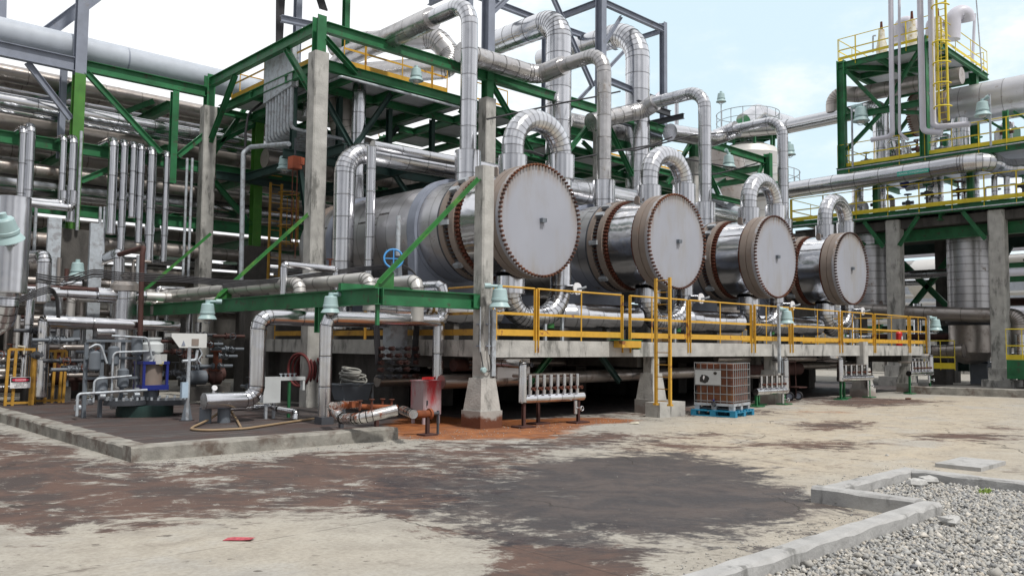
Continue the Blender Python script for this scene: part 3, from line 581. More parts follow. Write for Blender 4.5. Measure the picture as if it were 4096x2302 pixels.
# footings: concrete with rusty splash towards the ground
newmat('foot_rusty', (0.36, 0.35, 0.33), 0.9, var=0.12, bump=0.4)
t = MATS['foot_rusty'].node_tree; n = t.nodes; l = t.links; b = n['Principled BSDF']; geo = n.new("ShaderNodeNewGeometry"); src = b.inputs['Base Color'].links[0].from_socket
sg = n.new("ShaderNodeSeparateXYZ"); l.new(geo.outputs['Position'], sg.inputs[0])
ff_ = gR(gM('ADD', sg.outputs['Z'], gM('MULTIPLY', gM('SUBTRACT', gn(3.5, 8, 0.7, 0.3, 1), 0.5), 0.5)), 0.14, 0.26, 1.0, 0.0)
fx = gR(sg.outputs['X'], 12.5, 15.5, 1.0, 0.35)
l.new(gmix(gM('MULTIPLY', ff_, fx), src, (0.13, 0.045, 0.022)), b.inputs['Base Color'])
c3 = column(11.15, YF, 5.26, 'short free standing concrete column before the nearest heat exchanger, carrying conduits and a lamp')
column(16.84, YF + 0.12, DK - 0.36, 'squat concrete column under the platform behind the yellow ladder')
MB().box((16.35, 12.0, 0.17), (1.0, 0.42, 0.34), 0.0).build('ladder_plinth', 'concrete', None, 'low concrete block on which the yellow ladder stands', 'plinth')
column(22.6, YF + 0.12, DK + 0.12, 'concrete column at the platform edge behind the plastic tank')
column(28.3, YF - 0.08, DK + 0.12, 'concrete column at the platform edge behind the second valve manifold from the right', base=(0.62, 0.3))
column(32.9, YF + 0.25, DK - 0.36, 'concrete column under the far right end of the platform')
C2 = column(XC, Y2, 9.32, 'tall concrete column with the green frame corner on top, left of the nearest heat exchanger', w=0.42, foot=False, ped=False)
C1 = column(XC, Y3, 9.26, 'tall concrete column between the pipe rack and the green frame', w=0.42, foot=False, ped=False)
CM = column(17.15, Y2, 9.35, 'concrete column with a grey steel post on top, behind the nearest loop pipe', w=0.42, foot=False, ped=False)
column(28.4, Y2, 9.3, 'concrete column behind the third riser pipe', w=0.42, foot=False, ped=False)
column(22.6, Y2, 9.3, 'concrete column behind the second riser pipe', w=0.42, foot=False, ped=False)

# ---------------------------------------------------------------- heat exchangers
ZC = 4.48; YX = 13.35
newmat('rust_bolt', (0.075, 0.032, 0.022), 0.85, var=0.7, vscale=0.5, dirt=(0.15, 0.055, 0.025), dthr=(0.5, 0.6), dscale=0.35)
def exchanger(X):
    t_ = thing('heat_exchanger', '', 'heat exchanger', (X, YX, DK), 'row of four horizontal heat exchangers'); o = (X, YX, ZC); ax = V(0, 1, 0)
    MB().lathe([(-0.012, 0.001), (-0.012, 1.245), (0.0, 1.27), (0.0, 1.30), (0.085, 1.305)], o, ax, 72, caps=False).build('channel_cover', 'cover', t_)
    m = MB(); m.lathe([(0.085, 1.295), (0.27, 1.295), (0.275, 1.27), (0.30, 1.27), (0.305, 1.30), (0.5, 1.30), (0.5, 1.20)], o, ax, 72, caps=False); m.build('cover_flange', 'flange', t_)
    R = 1.275; b0 = None
    for i in range(76):
        a = 2 * math.pi * (i + 0.5) / 76; c = V(X + R * math.sin(a), YX, ZC + R * math.cos(a))
        if b0 is None: b0 = MB().lathe([(-0.085, 0.018), (-0.08, 0.029), (0.0, 0.031)], c, ax, 7).build('bolt', 'rust_bolt', t_); c0 = c
        else: k = b0.copy(); COL.objects.link(k); k.parent = t_; k.location = c - c0
    m = MB(); m.lathe([(0.5, 1.235), (0.585, 1.235)], o, ax, 72, caps=False)
    for i in range(76): a = 2 * math.pi * i / 76; c = V(X + 1.25 * math.sin(a), YX + 0.5, ZC + 1.25 * math.cos(a)); m.lathe([(0.0, 0.022), (0.07, 0.022)], c, ax, 6)
    m.build('flange_gap', 'rust', t_, kind='stuff')
    MB().lathe([(0.585, 1.222), (1.40, 1.226)], o, ax, 72, caps=False, seam=True).build('channel_barrel', 'alu_bright', t_)
    m = MB().lathe([(1.40, 1.21), (1.56, 1.21)], o, ax, 72, caps=False)
    for i in range(76): a = 2 * math.pi * i / 76; c = V(X + 1.24 * math.sin(a), YX + 1.4, ZC + 1.24 * math.cos(a)); m.lathe([(0.02, 0.03), (0.15, 0.03)], c, ax, 6)
    m.build('inner_bolts', 'rust', t_, kind='stuff')
    MB().lathe([(1.56, 1.2), (1.56, 1.30), (1.74, 1.30), (1.74, 1.1)], o, ax, 72, caps=False).build('girth_flange', 'flange', t_)
    MB().lathe([(1.74, 1.19), (1.93, 1.19)], o, ax, 64, caps=False).build('gasket_groove', 'rust', t_)
    m = MB()
    for i in range(76): a = 2 * math.pi * i / 76; c = V(X + 1.25 * math.sin(a), YX + 1.72, ZC + 1.25 * math.cos(a)); m.lathe([(0.0, 0.022), (0.24, 0.022)], c, ax, 6)
    m.build('stud_ring', 'steel_black', t_, kind='stuff')
    MB().lathe([(1.93, 1.1), (1.93, 1.30), (2.1, 1.30), (2.1, 1.2)], o, ax, 72, caps=False).build('girth_flange', 'flange', t_)
    MB().lathe([(2.10, 1.285), (2.16, 1.30)], o, ax, 64, caps=False).build('jacket_rim', 'steel_black', t_)
    m = MB(); ys = [2.12, 2.5, 2.95, 3.4, 3.85, 4.3, 4.75, 5.2, 5.65, 6.1, 6.55, 7.0, 7.45, 7.8]
    for i in range(len(ys) - 1): m.lathe([(ys[i], 1.262), (ys[i + 1], 1.268)], o, ax, 72, caps=False, seam=True)
    m.lathe([(8.15, 1.24), (8.7, 1.24)], o, ax, 64, caps=False, seam=True); m.lathe([(8.7, 1.24), (9.0, 1.1), (9.2, 0.8), (9.3, 0.01)], o, ax, 64, caps=False)
    m.build('shell', 'alu_shell', t_)
    MB().lathe([(7.8, 1.2), (7.8, 1.32), (7.95, 1.32), (7.96, 1.26), (8.0, 1.26), (8.01, 1.32), (8.15, 1.32), (8.15, 1.2)], o, ax, 64, caps=False).build('rear_flange', 'flange', t_)
    for y in (2.95, 6.75):
        s_ = MB().lathe([(y, 1.27), (y, 1.36), (y + 0.32, 1.36), (y + 0.32, 1.27)], o, ax, 64, caps=False)
        s_.prism([(X - 1.36, YX + y + 0.02, ZC), (X - 1.25, YX + y + 0.02, 2.35), (X + 1.25, YX + y + 0.02, 2.35), (X + 1.36, YX + y + 0.02, ZC), (X + 1.0, YX + y + 0.02, ZC - 0.9), (X - 1.0, YX + y + 0.02, ZC - 0.9)], (0, 0.28, 0))
        s_.build('saddle', 'steel_grey', t_)
        MB().span((X - 1.4, YX + y - 0.05, DK), (X + 1.4, YX + y + 0.4, 2.35)).build('concrete_pier', 'concrete_shaded', t_)
    m = MB().lathe([(-0.05, 0.34), (0.45, 0.345)], (X, 14.28, ZC + 1.19), Z3, 32, seam=True); m.build('nozzle_sleeve', 'alu_sleeve', t_)
    m = MB().lathe([(0.0, 0.335), (0.22, 0.335), (0.22, 0.33), (0.82, 0.335)], (X, 15.93, ZC + 1.2), Z3, 32, seam=True); m.build('nozzle_sleeve', 'alu_sleeve', t_)
    m = MB().lathe([(0.0, 0.36), (0.42, 0.36)], (X, 14.33, 2.83), Z3, 32, seam=True); m.build('nozzle_sleeve', 'alu_sleeve', t_)
    # bracket in the middle of the cover, lifting lugs, clamp plates
    m = MB().box((X + 0.03, YX - 0.06, ZC), (0.11, 0.10, 0.10)).box((X + 0.115, YX - 0.05, ZC + 0.01), (0.015, 0.10, 0.085)).box((X + 0.1, YX - 0.05, ZC - 0.03), (0.03, 0.04, 0.02)); m.build('davit_bracket', 'pump_grey', t_)
    for dx, y in ((-0.55, 0.85), (0.5, 0.2), (0.62, 0.36)):
        zz = ZC + math.sqrt(1.23 ** 2 - dx * dx); m = MB(); pts = [V(X + dx, YX + y, zz - 0.03), V(X + dx, YX + y + 0.16, zz - 0.03)] + [V(X + dx, YX + y + 0.08 + 0.08 * math.cos(a), zz + 0.12 + 0.08 * math.sin(a)) for a in (0, .6, 1.2, 1.9, 2.5, 3.14)]
        m.prism(pts, (0.035, 0, 0)); m.build('lifting_lug', 'flange', t_)
    for a in (-0.62, -0.9, -1.57, 2.6 - 5.0):
        c = V(X + 1.28 * math.sin(a), YX + 1.83, ZC + 1.28 * math.cos(a)); MB().box(c, (0.12, 0.28, 0.16), M=Matrix.Rotation(a, 3, 'Y')).build('clamp_plate', 'galv', t_)
    return t_
hx = exchanger(XS[0]); hx['label'] = 'nearest and largest looking heat exchanger with its pale round cover beside the short concrete column'
labs = ['second heat exchanger from the left, its cover behind the top of the yellow ladder', 'third heat exchanger from the left, with plain pale cover between two others', 'farthest heat exchanger, rightmost of the row of four']
for i in (1, 2, 3): copy_thing(hx, (XS[i], YX, DK), labs[i - 1])
TH = ['nearest', 'second', 'third', 'farthest']
for i, X in enumerate(XS):
    # one loop per exchanger: out of the top nozzle, over, down between the shells and back under into the lower nozzle
    pipe(TH[i] + ' silver loop pipe, rising from its exchanger top and arching over to the right', [(X, 14.28, 6.0), (X, 14.28, 7.12), (X + 1.68, 14.28, 7.12), (X + 1.68, 14.28, 2.32), (X, 14.33, 2.32), (X, 14.33, 2.86)], 0.262, 0.78, n=32, gore=8, clad=0.62, mat='alu', group='loop pipes of the heat exchangers', wob=0.004)
    MB().lathe([(0, 0.33), (0.62, 0.335)], (X + 1.68, 14.28, 5.78), Z3, 32, seam=True).build('pipe_sleeve', 'alu_sleeve', None, TH[i] + ' wide bright sleeve around the right leg of a loop pipe', 'sleeve', 'wide sleeves on the loop pipes')
    # stub pointing out below the cover, with white disc
    m = thing('drain_nozzle', TH[i] + ' small capped nozzle with a white disc below right of an exchanger cover', 'nozzle', (X + 1.62, 13.7, 3.0), 'capped nozzles below the covers')
    MB().lathe([(0, 0.11), (0.28, 0.11)], (X + 1.62, 13.68, 3.02), V(0, 1, 0), 20).build('stub', 'alu', m); MB().lathe([(0, 0.15), (0.03, 0.15)], (X + 1.62, 13.65, 3.02), V(0, 1, 0), 20).build('disc', 'sign_white', m)
    MB().tube([(X + 1.62, 13.66, 3.02), (X + 1.62, 13.5, 3.02), (X + 1.68, 13.42, 3.06)], 0.03, 0.05, 8).build('plug', 'galv', m)
    MB().lathe([(0, 0.16), (0.42, 0.16), (0.42, 0.2), (0.5, 0.2)], (X + 1.25, 14.3, DK + 0.32), Z3, 20).build('pipe_support', 'steel_green_bright', None, TH[i] + ' green tubular prop under the bend of a loop pipe', 'pipe support', 'green props under the loop pipes')
    MB().span((X + 1.55, 14.1, DK + .002), (X + 1.62, 14.17, DK + 0.75)).span((X + 0.95, 14.1, DK + .002), (X + 1.02, 14.17, DK + 0.6)).span((X + 0.95, 14.1, DK + 0.6), (X + 1.6, 14.17, DK + 0.66)).build('pipe_stand', 'galv', None, TH[i] + ' small galvanised stand on the platform under a loop pipe', 'pipe stand', 'galvanised stands under the loop pipes')
    if i < 4:
        pipe(TH[i] + ' thick bright horizontal header pipe just above the platform', [(X - 3.2, 15.2, 2.42), (X - 2.6, 14.75, 2.42), (X - 0.25, 14.55, 2.42)], 0.33, 1.0, n=32, clad=0.5, mat='alu_bright', group='header pipes above the platform', wob=0.006)
        MB().span((X - 1.55, 14.5, DK + .002), (X - 1.4, 14.65, 2.1)).build('pipe_shoe', 'concrete_shaded', None, TH[i] + ' short post under the thick horizontal header pipe', 'pipe support', 'posts under the header pipes')
    if i == 0: continue
ORD = ('first', 'second', 'third', 'fourth', 'fifth', 'sixth', 'seventh', 'eighth', 'ninth', 'tenth', 'eleventh', 'twelfth')
# ---------------------------------------------------------------- green frame over the exchangers
def beam(name, label, p, q, w=0.2, h=0.3, mat='steel_green', t=0.02, up=None, cat='beam', group=None, parent=None):
    m = MB().ibeam(p, q, w, h, t, up)
    if parent is not None: return m.build(name, mat, parent)
    return m.build(name, mat, None, label, cat, group)
fr = thing('green_structure', 'green steel frame carried by the tall concrete columns over the exchangers', 'steel frame', (XC, Y2, 9.3))
for x, y, z0 in ((XC, Y2, 9.32), (XC, Y3, 9.26), (17.15, Y2, 9.35), (22.6, Y2, 9.3), (28.4, Y2, 9.3)):
    beam('post', '', (x, y, z0), (x, y, 10.32), 0.26, 0.3, 'steel_green', 0.025, (0, 1, 0), parent=fr)
# every beam lies between two posts
MB().ibeam((XC + .16, Y2 - .06, 10.05), (33.9, Y2 - .06, 10.05), 0.18, 0.30).build('top_beam', 'steel_green', fr)
MB().ibeam((XC, Y2 + .16, 10.05), (XC, Y3 - .16, 10.05), 0.18, 0.30).build('top_beam', 'steel_green', fr)
MB().ibeam((XC + .2, Y2 + .4, 9.2), (33.9, Y2 + .4, 9.2), 0.18, 0.28).build('deck_beam', 'steel_green', fr)
MB().ibeam((XC + .3, Y2 + .5, 9.2), (XC + .3, Y3 - .2, 9.2), 0.16, 0.26).build('deck_beam', 'steel_green', fr)
MB().ibeam((33.9, Y2 - 0.2, 9.1), (33.9, Y2 - .2, 10.35), 0.26, 0.3).build('post', 'steel_green', fr)
for x in (12.6, 14.4, 16.2, 17.6, 19.8, 22.0, 24.5, 27.5, 30.5, 33.4):
    beam('cross_beam', '', (x, Y2 + .52, 9.18), (x, 26.2, 9.18), 0.16, 0.24, parent=fr)
for y in (21.6, 23.8, 26.2): MB().ibeam((XC + .2, y, 9.17), (33.8, y, 9.17), 0.16, 0.22).build('deck_joist', 'steel_green', fr)
MB().span((11.6, 19.9, 9.335), (17.2, 26.0, 9.36)).span((17.8, 20.5, 9.335), (19.6, 26.0, 9.36)).span((22.9, 21.6, 9.335), (33.8, 26.0, 9.36)).build('floor_plate', 'floor_plate', fr)
for (p, q) in (((XC + .1, Y2 - .1, 9.75), (XC + 1.4, Y2 + .35, 9.2)), ((17.3, Y2, 9.9), (19.2, Y2, 7.9)), ((22.4, Y2, 9.9), (20.5, Y2, 7.9)), ((22.8, Y2, 9.9), (24.4, Y2, 8.0)), ((28.2, Y2, 9.9), (26.6, Y2, 8.0)), ((28.6, Y2, 9.9), (30.2, Y2, 8.0)), ((33.8, Y2, 9.9), (32.4, Y2, 8.0)),
               ((XC, Y2 + .2, 8.2), (XC, Y2 + 1.8, 9.9)), ((XC, Y3 - .2, 8.1), (XC, Y3 - 1.9, 9.9)), ((XC + .1, Y3, 7.6), (XC + 1.5, Y3, 9.9)), ((XC + .1, Y3, 8.0), (XC + 2.4, Y3, 9.5))):
    MB().ibeam(p, q, 0.14, 0.14, 0.014).build('knee_brace', 'steel_green', fr)
for x, z in ((18.4, 7.2), (24.2, 7.2), (29.8, 7.2)):
    for k in (-1, 1): MB().ibeam((x, Y2 + 0.6, z + .9), (x + 1.9 * k, Y2 + .6, 9.0), 0.12, 0.12, 0.012).build('knee_brace', 'steel_green', fr)
MB().ibeam((17.2, Y2 + .6, 8.1), (33.9, Y2 + .6, 8.1), 0.16, 0.2).build('lower_beam', 'steel_green', fr)
MB().ibeam((33.9, Y2 + .1, 9.75), (33.9, 24.0, 9.75), 0.16, 0.26).build('top_beam', 'steel_green', fr)
# dark steel under the deck, between the tall columns
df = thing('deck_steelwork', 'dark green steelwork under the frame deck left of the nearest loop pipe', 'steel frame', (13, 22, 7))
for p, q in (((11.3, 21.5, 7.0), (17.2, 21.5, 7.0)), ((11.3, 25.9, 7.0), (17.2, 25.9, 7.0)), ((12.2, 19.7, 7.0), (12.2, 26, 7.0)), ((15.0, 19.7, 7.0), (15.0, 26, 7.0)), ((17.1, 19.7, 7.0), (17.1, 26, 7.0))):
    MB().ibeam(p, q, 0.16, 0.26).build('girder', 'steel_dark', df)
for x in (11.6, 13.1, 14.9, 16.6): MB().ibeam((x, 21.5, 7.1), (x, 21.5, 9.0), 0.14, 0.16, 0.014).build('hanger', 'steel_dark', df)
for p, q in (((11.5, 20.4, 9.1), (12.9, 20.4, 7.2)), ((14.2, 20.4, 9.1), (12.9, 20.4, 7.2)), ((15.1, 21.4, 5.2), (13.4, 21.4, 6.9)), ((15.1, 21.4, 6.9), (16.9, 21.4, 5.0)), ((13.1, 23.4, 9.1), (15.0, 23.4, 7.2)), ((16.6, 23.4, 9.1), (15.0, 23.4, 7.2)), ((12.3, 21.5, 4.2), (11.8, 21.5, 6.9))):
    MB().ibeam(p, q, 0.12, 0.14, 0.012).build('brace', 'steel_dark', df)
# low green frame between short column and rack
lf = thing('pipe_bridge', 'low green pipe support frame with sloping braces left of the short concrete column', 'steel frame', (8.57, 12.67, 2.35))
MB().ibeam((8.66, YF, 2.50), (10.985, YF, 2.50), 0.16, 0.31).build('front_beam', 'steel_green', lf)
MB().ibeam((8.57, YF - 0.08, 2.503), (8.57, 25.5, 2.503), 0.16, 0.31).build('long_beam', 'steel_green', lf)
MB().box((8.64, YF - .06, 2.50), (0.02, 0.14, 0.30)).build('stiffener', 'steel_green', lf); MB().box((10.9, YF - .09, 2.50), (0.16, 0.012, 0.26)).build('end_plate', 'steel_green', lf)
for y, za in ((YF, 4.97), (Y2, 4.98), (Y3 - .9, 5.0)):
    MB().angle((XC - .16, y, za), (8.62, y, 2.72), 0.075, 0.012, (0, -1, 0)).build('brace', 'steel_green_bright', lf)
    MB().prism([(8.5, y - .01, 2.66), (8.95, y - .01, 2.66), (8.95, y - .01, 2.95), (8.82, y - .01, 3.0)], (0, 0.016, 0)).build('gusset', 'steel_green_bright', lf)
for x, y, w_ in ((8.62, YF + .02, .10),): MB().bar((x, y, 2.345), (x, y, 1.98), 0.06, 0.06).build('hanger', 'steel_green', lf)
MB().ibeam((8.57, 14.6, 2.35), (8.57, 14.6, 1.85), 0.16, 0.16).build('hanger', 'steel_green', lf)
# grey tower frame on top
gt = thing('tower_frame', 'grey steel tower frame rising above the green frame and the large arched pipes', 'steel frame', (17.15, Y2, 10.3))
P3x = 24.75; YB = 21.6; tz = 14.12
MB().ibeam((17.15, Y2, 10.32), (17.15, Y2, 19), 0.27, 0.34, 0.03, (0, 1, 0)).build('post', 'steel_grey', gt)
MB().ibeam((22.6, Y2, 10.32), (22.6, Y2, 19), 0.26, 0.32, 0.03, (0, 1, 0)).build('post', 'steel_grey', gt)
MB().box((17.15, Y2, 10.3), (0.42, 0.42, 0.04)).build('base_plate', 'steel_grey', gt)
MB().ibeam((26.9, Y2 + .4, 10.4), (26.9, Y2 + .4, tz + .5), 0.2, 0.24, 0.02, (0, 1, 0)).build('post', 'steel_grey', gt)
for x in (18.7, 22.6): MB().ibeam((x, YB + .6, 9.4), (x, YB + .6, 19 if x < 20 else tz), 0.2, 0.24, 0.02, (0, 1, 0)).build('post', 'steel_grey', gt)
def gb(p, q, w_=0.16, h_=0.22): MB().ibeam(p, q, w_, h_, 0.018).build('beam', 'steel_grey', gt)
gb((22.74, Y2, tz), (26.8, Y2 + .35, tz + .2)); gb((22.6, Y2 + .17, tz), (22.6, YB + .5, tz)); gb((18.8, YB + .6, tz), (22.5, YB + .6, tz)); gb((22.7, YB + .6, tz), (26.9, YB + .6, tz + .1)); gb((26.9, Y2 + .5, tz + .2), (26.9, YB + .5, tz + .2), .14, .18)
gb((17.3, Y2, tz + 1.1), (22.46, Y2, tz + 1.0)); gb((17.15, Y2 + .2, 13.4), (17.15, YB + .9, 13.4)); gb((18.8, YB + .6, 11.2), (22.5, YB + .6, 11.2)); gb((22.74, Y2, 11.3), (26.8, Y2 + .3, 11.3)); gb((22.6, YB + .4, 11.25), (26.9, YB + .5, 11.25), .14, .18)
gb((22.74, Y2 + .1, 10.0), (26.8, Y2 + .4, 10.0), .14, .18); gb((17.25, Y2 + .1, 12.1), (20.4, Y2 + .1, 15.3), .12, .16); gb((19.6, Y2 + .6, 15.3), (22.3, Y2 + .1, 10.9), .12, .16); gb((22.8, YB, 10.2), (26.7, YB, 13.9), .10, .12); gb((22.8, Y2 + .2, 12.4), (24.0, Y2 + .2, 14.0), .10, .12)
gb((12.2, 23.2, 13.4), (17.1, 23.2, 15.2), .16, .22); gb((11.9, 23.0, 11.5), (17.0, 23.0, 11.9), .16, .2); gb((12.0, 22.8, 13.2), (16.9, 21.8, 14.3), .14, .16)
MB().ibeam((14.3, 23.2, 9.4), (14.3, 23.2, 15.5), 0.18, 0.2, 0.02, (0, 1, 0)).build('post', 'steel_green', gt)
MB().ibeam((13.1, 24.2, 9.4), (13.1, 24.2, 14.4), 0.2, 0.22, 0.02, (0, 1, 0)).build('post', 'steel_grey', gt)
cb = MB()
for k in range(6):
    o = V(12.55 + 0.05 * k, 23.9, 0); cb.tube([(o.x + .25, 23.9, 9.4), (o.x - .3 - .02 * k, 23.9, 10.6), (o.x - .35, 23.9, 12.6), (o.x + .1, 23.9, 13.5 + .05 * k), (o.x + .9, 23.9, 13.3), (o.x + 1.2, 23.9, 12.6)], 0.035, 0.5, 8)
cb.build('cable_bundle', 'rubber', None, 'tall bundle of black cables bending over beside the grey steel at the top', 'cable bundle')
# channel collar on the second large vertical pipe
cf = thing('channel_collar', 'dark grey square channel collar clamped round the rightmost large vertical pipe', 'steel collar', (24.86, 19.5, 8.8))
for p, q in (((23.9, 18.75, 10.5), (25.9, 18.75, 10.5)), ((23.9, 20.3, 10.5), (25.9, 20.3, 10.5))): MB().ibeam(p, q, 0.12, 0.22, 0.02).build('channel', 'steel_black', cf)
for x in (23.95, 25.85): MB().ibeam((x, 18.1, 10.28), (x, 20.8, 10.28), 0.12, 0.2, 0.02).build('channel', 'steel_black', cf)

# ---------------------------------------------------------------- risers and upper pipes
rl = ['nearest riser pipe, standing on the nearest exchanger shell and turning back at the top', 'second riser pipe, with crumpled cladding, standing on the second exchanger', 'third riser pipe, standing on the third exchanger shell', 'farthest riser pipe, standing on the farthest exchanger shell']
YE = [18.9, 18.05, 18.15, 18.15]
for i, X in enumerate(XS):
    r = 0.212 if i < 3 else 0.20
    pipe(rl[i], [(X, 15.93, 6.45), (X, 15.93, 10.38), (X, YE[i], 10.38)], r, 0.62, n=28, clad=0.62, gore=7, mat='alu' if i != 1 else 'alu_crumpled', group='riser pipes', wob=0.006)
def px(pts): return [A(*p[:2], **{p[2]: p[3]}) for p in pts]
# first riser carries on into a fat reducer and a return bend
pipe('fat crumpled grey pipe running back from the nearest riser', [(XS[0], 17.5, 10.38), (XS[0], 19.5, 10.36), (XS[0] - .3, 21.2, 10.2), (XS[0] - .5, 22.6, 9.5), (XS[0] - .5, 22.9, 8.6)], 0.30, 0.8, n=28, mat='alu_crumpled', clad=0.8, wob=0.012)
pipe('thick return bend of pipe behind the green top beam', [(14.6, 24.5, 11.75), (16.4, 21.1, 11.6), (16.9, 20.5, 10.6), (14.0, 22.8, 10.15), (12.4, 24.2, 9.9)], 0.36, 0.62, n=28, mat='alu_crumpled', clad=0.7, gore=8)
pipe('dented thick pipe joining the second riser from the left', [(XS[1], 17.6, 10.38), (XS[1], 18.5, 10.32), (XS[1] - .3, 18.75, 10.3), (15.6, 18.9, 10.35)], 0.30, 0.6, n=28, mat='alu_crumpled', clad=0.5, wob=0.015)
pipe('large arched pipe, left one of the two biggest vertical pipes', [(20.5, 23.0, 12.9), (20.5, 20.9, 12.9), (20.5, 19.5, 12.9), (20.5, 19.5, 6.9)], 0.44, 0.95, n=36, mat='alu', clad=0.6, gore=9, wob=0.004)
pipe('large arched pipe, right one of the two biggest vertical pipes, with a dark collar', [(24.86, 24.6, 13.75), (24.86, 19.5, 13.75), (24.86, 19.5, 6.9)], 0.46, 1.2, n=36, mat='alu', clad=0.6, gore=10, wob=0.004)
pipe('wide horizontal pipe behind the loop pipes, left length', [(17.3, 18.3, 6.6), (20.6, 18.6, 6.75), (25.6, 18.9, 6.85), (30.6, 18.9, 6.85)], 0.45, 0.6, n=32, mat='alu', clad=0.7)
pipe('slim pipe below the wide horizontal pipe behind the loops', [(17.3, 18.0, 6.0), (30, 18.2, 6.15)], 0.06, n=10, mat='pipe_grey', clad=0)
pipe('horizontal pipe linking the third riser to the left', [(XS[2], 18.0, 10.38), (XS[2], 18.5, 10.2), (XS[2] - .5, 18.8, 10.05), (21.6, 19.0, 9.4)], 0.30, 0.5, n=28, mat='alu_crumpled', clad=0.5, wob=0.01)
pipe('fat rounded pipe end behind the third riser', [(22.5, 21.0, 9.9), (25.6, 20.4, 9.85), (26.9, 20.2, 9.85)], 0.42, 0.8, n=28, mat='alu_crumpled', clad=0.6)
pipe('long pipe running right behind the third riser to the farthest riser', [(25.8, 18.7, 9.75), (XS[3] - .6, 18.7, 10.0), (XS[3], 18.5, 10.25), (XS[3], 17.9, 10.38)], 0.33, 0.5, n=28, mat='alu', clad=0.8)
pipe('swan neck vent pipe standing against the sky above the third loop', [(27.3, 21, 9.6), (27.3, 21, 11.6), (27.9, 21, 11.95), (28.3, 21, 12.25)], 0.13, 0.3, n=14, mat='pipe_lavender', clad=0, name='vent_pipe')
pipe('silver swan neck pipe left of the green frame end', px([(1702, 320, 'Y', 21), (1702, 245, 'Y', 21), (1672, 236, 'Y', 21), (1658, 250, 'Y', 21)]), 0.09, 0.25, n=12, mat='alu', clad=0)
pipe('big elbow pipe in front of the nearest exchanger shell', [(11.55, 18.62, 2.0), (11.55, 18.62, 6.65), (16.6, 18.62, 6.72)], 0.272, 0.62, n=30, clad=0.62, gore=9, mat='alu')
pipe('bare upright silver pipe rising behind the big elbow pipe', [(13.2, 20.6, 5.2), (13.2, 20.6, 9.6)], 0.20, n=24, clad=0.62, mat='alu')
pipe('slim upright pipe beside the big elbow pipe', [(11.75, 17.7, 2.0), (11.75, 17.7, 6.62)], 0.118, n=18, clad=0.6, mat='alu')
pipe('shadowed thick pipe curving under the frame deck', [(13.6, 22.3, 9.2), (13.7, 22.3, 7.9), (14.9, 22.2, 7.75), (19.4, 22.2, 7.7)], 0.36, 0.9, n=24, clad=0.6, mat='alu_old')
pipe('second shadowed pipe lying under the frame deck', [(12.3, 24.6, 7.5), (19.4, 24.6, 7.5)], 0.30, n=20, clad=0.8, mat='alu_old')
pipe('slim sloping pipe lying against the big elbow pipe', [(11.9, 17.9, 6.72), (16.2, 17.7, 6.72)], 0.13, n=16, clad=0.9, mat='alu')
# conduit along the deck edge, dropping post
pipe('white conduit running along the underside of the deck edge', [(12.0, 24.0, 8.95), (12.0, 19.66, 8.95), (17.0, 19.66, 8.95)], 0.04, 0.06, n=8, mat='galv', clad=0, name='conduit', cat='conduit')
# cable box and conduits at the left of the frame
p0 = A(668, 160, Y=22.6); bx0 = A(666, 262, Y=22.6)
kb = thing('cable_cover', 'tall sheet metal cable cover with ten conduits leaving its foot, behind the tall concrete column', 'cable cover', (11.7, 22, 8))
MB().prism([V(11.4, 23.0, 8.75), V(11.4, 23.0, 10.25), V(11.4, 21.3, 10.4), V(11.4, 21.3, 8.95)], (0.22, 0, 0)).build('cover_sheet', 'galv', kb)
m = MB()
for k in range(9):
    f_ = k / 8; ya = 22.9 + (21.45 - 22.9) * f_; a0 = V(11.5, ya, 8.76 + .2 * f_); x_ = 11.5
    m = MB().tube([(x_, ya, a0.z + .02), (x_, ya, a0.z - 1.22), (x_ + 3.6 - f_, ya, a0.z - 1.24)], 0.058, 0.14, 8); m.build('conduit', 'galv', kb)
pipe('thin grey pipe dropping down beside the rack post', px([(727, 362, 'Y', 21.3), (628, 370, 'Y', 23.6), (612, 385, 'Y', 23.6), (606, 720, 'Y', 23.6)]), 0.07, 0.12, n=10, mat='galv', clad=0)
pipe('black cable hanging in a curve left of the cable cover', px([(664, 255, 'Y', 24), (625, 285, 'Y', 24), (618, 330, 'Y', 24), (616, 400, 'Y', 24)]), 0.04, 0.5, n=8, mat='rubber', clad=0, name='cable', cat='cable')
# chain hoist
hp = A(742, 410, Y=20.8); hs = thing('chain_hoist', 'rusty orange chain hoist hanging left of the tall concrete column', 'hoist', hp)
MB().box(hp, (0.28, 0.3, 0.34)).box(hp + V(.14, 0, .05), (.12, .34, .2)).build('hoist_body', 'chain_orange', hs)
m = MB(); m.cyl(hp + V(0, 0, .1), hp + V(0, 0, .7), 0.03, 8); m.build('hook_rod', 'steel_black', hs)
for dx in (-.06, .08): MB().cyl(hp + V(dx, 0, -.15), hp + V(dx, 0, -2.4 - dx * 3), 0.016, 6).build('chain', 'rust', hs)

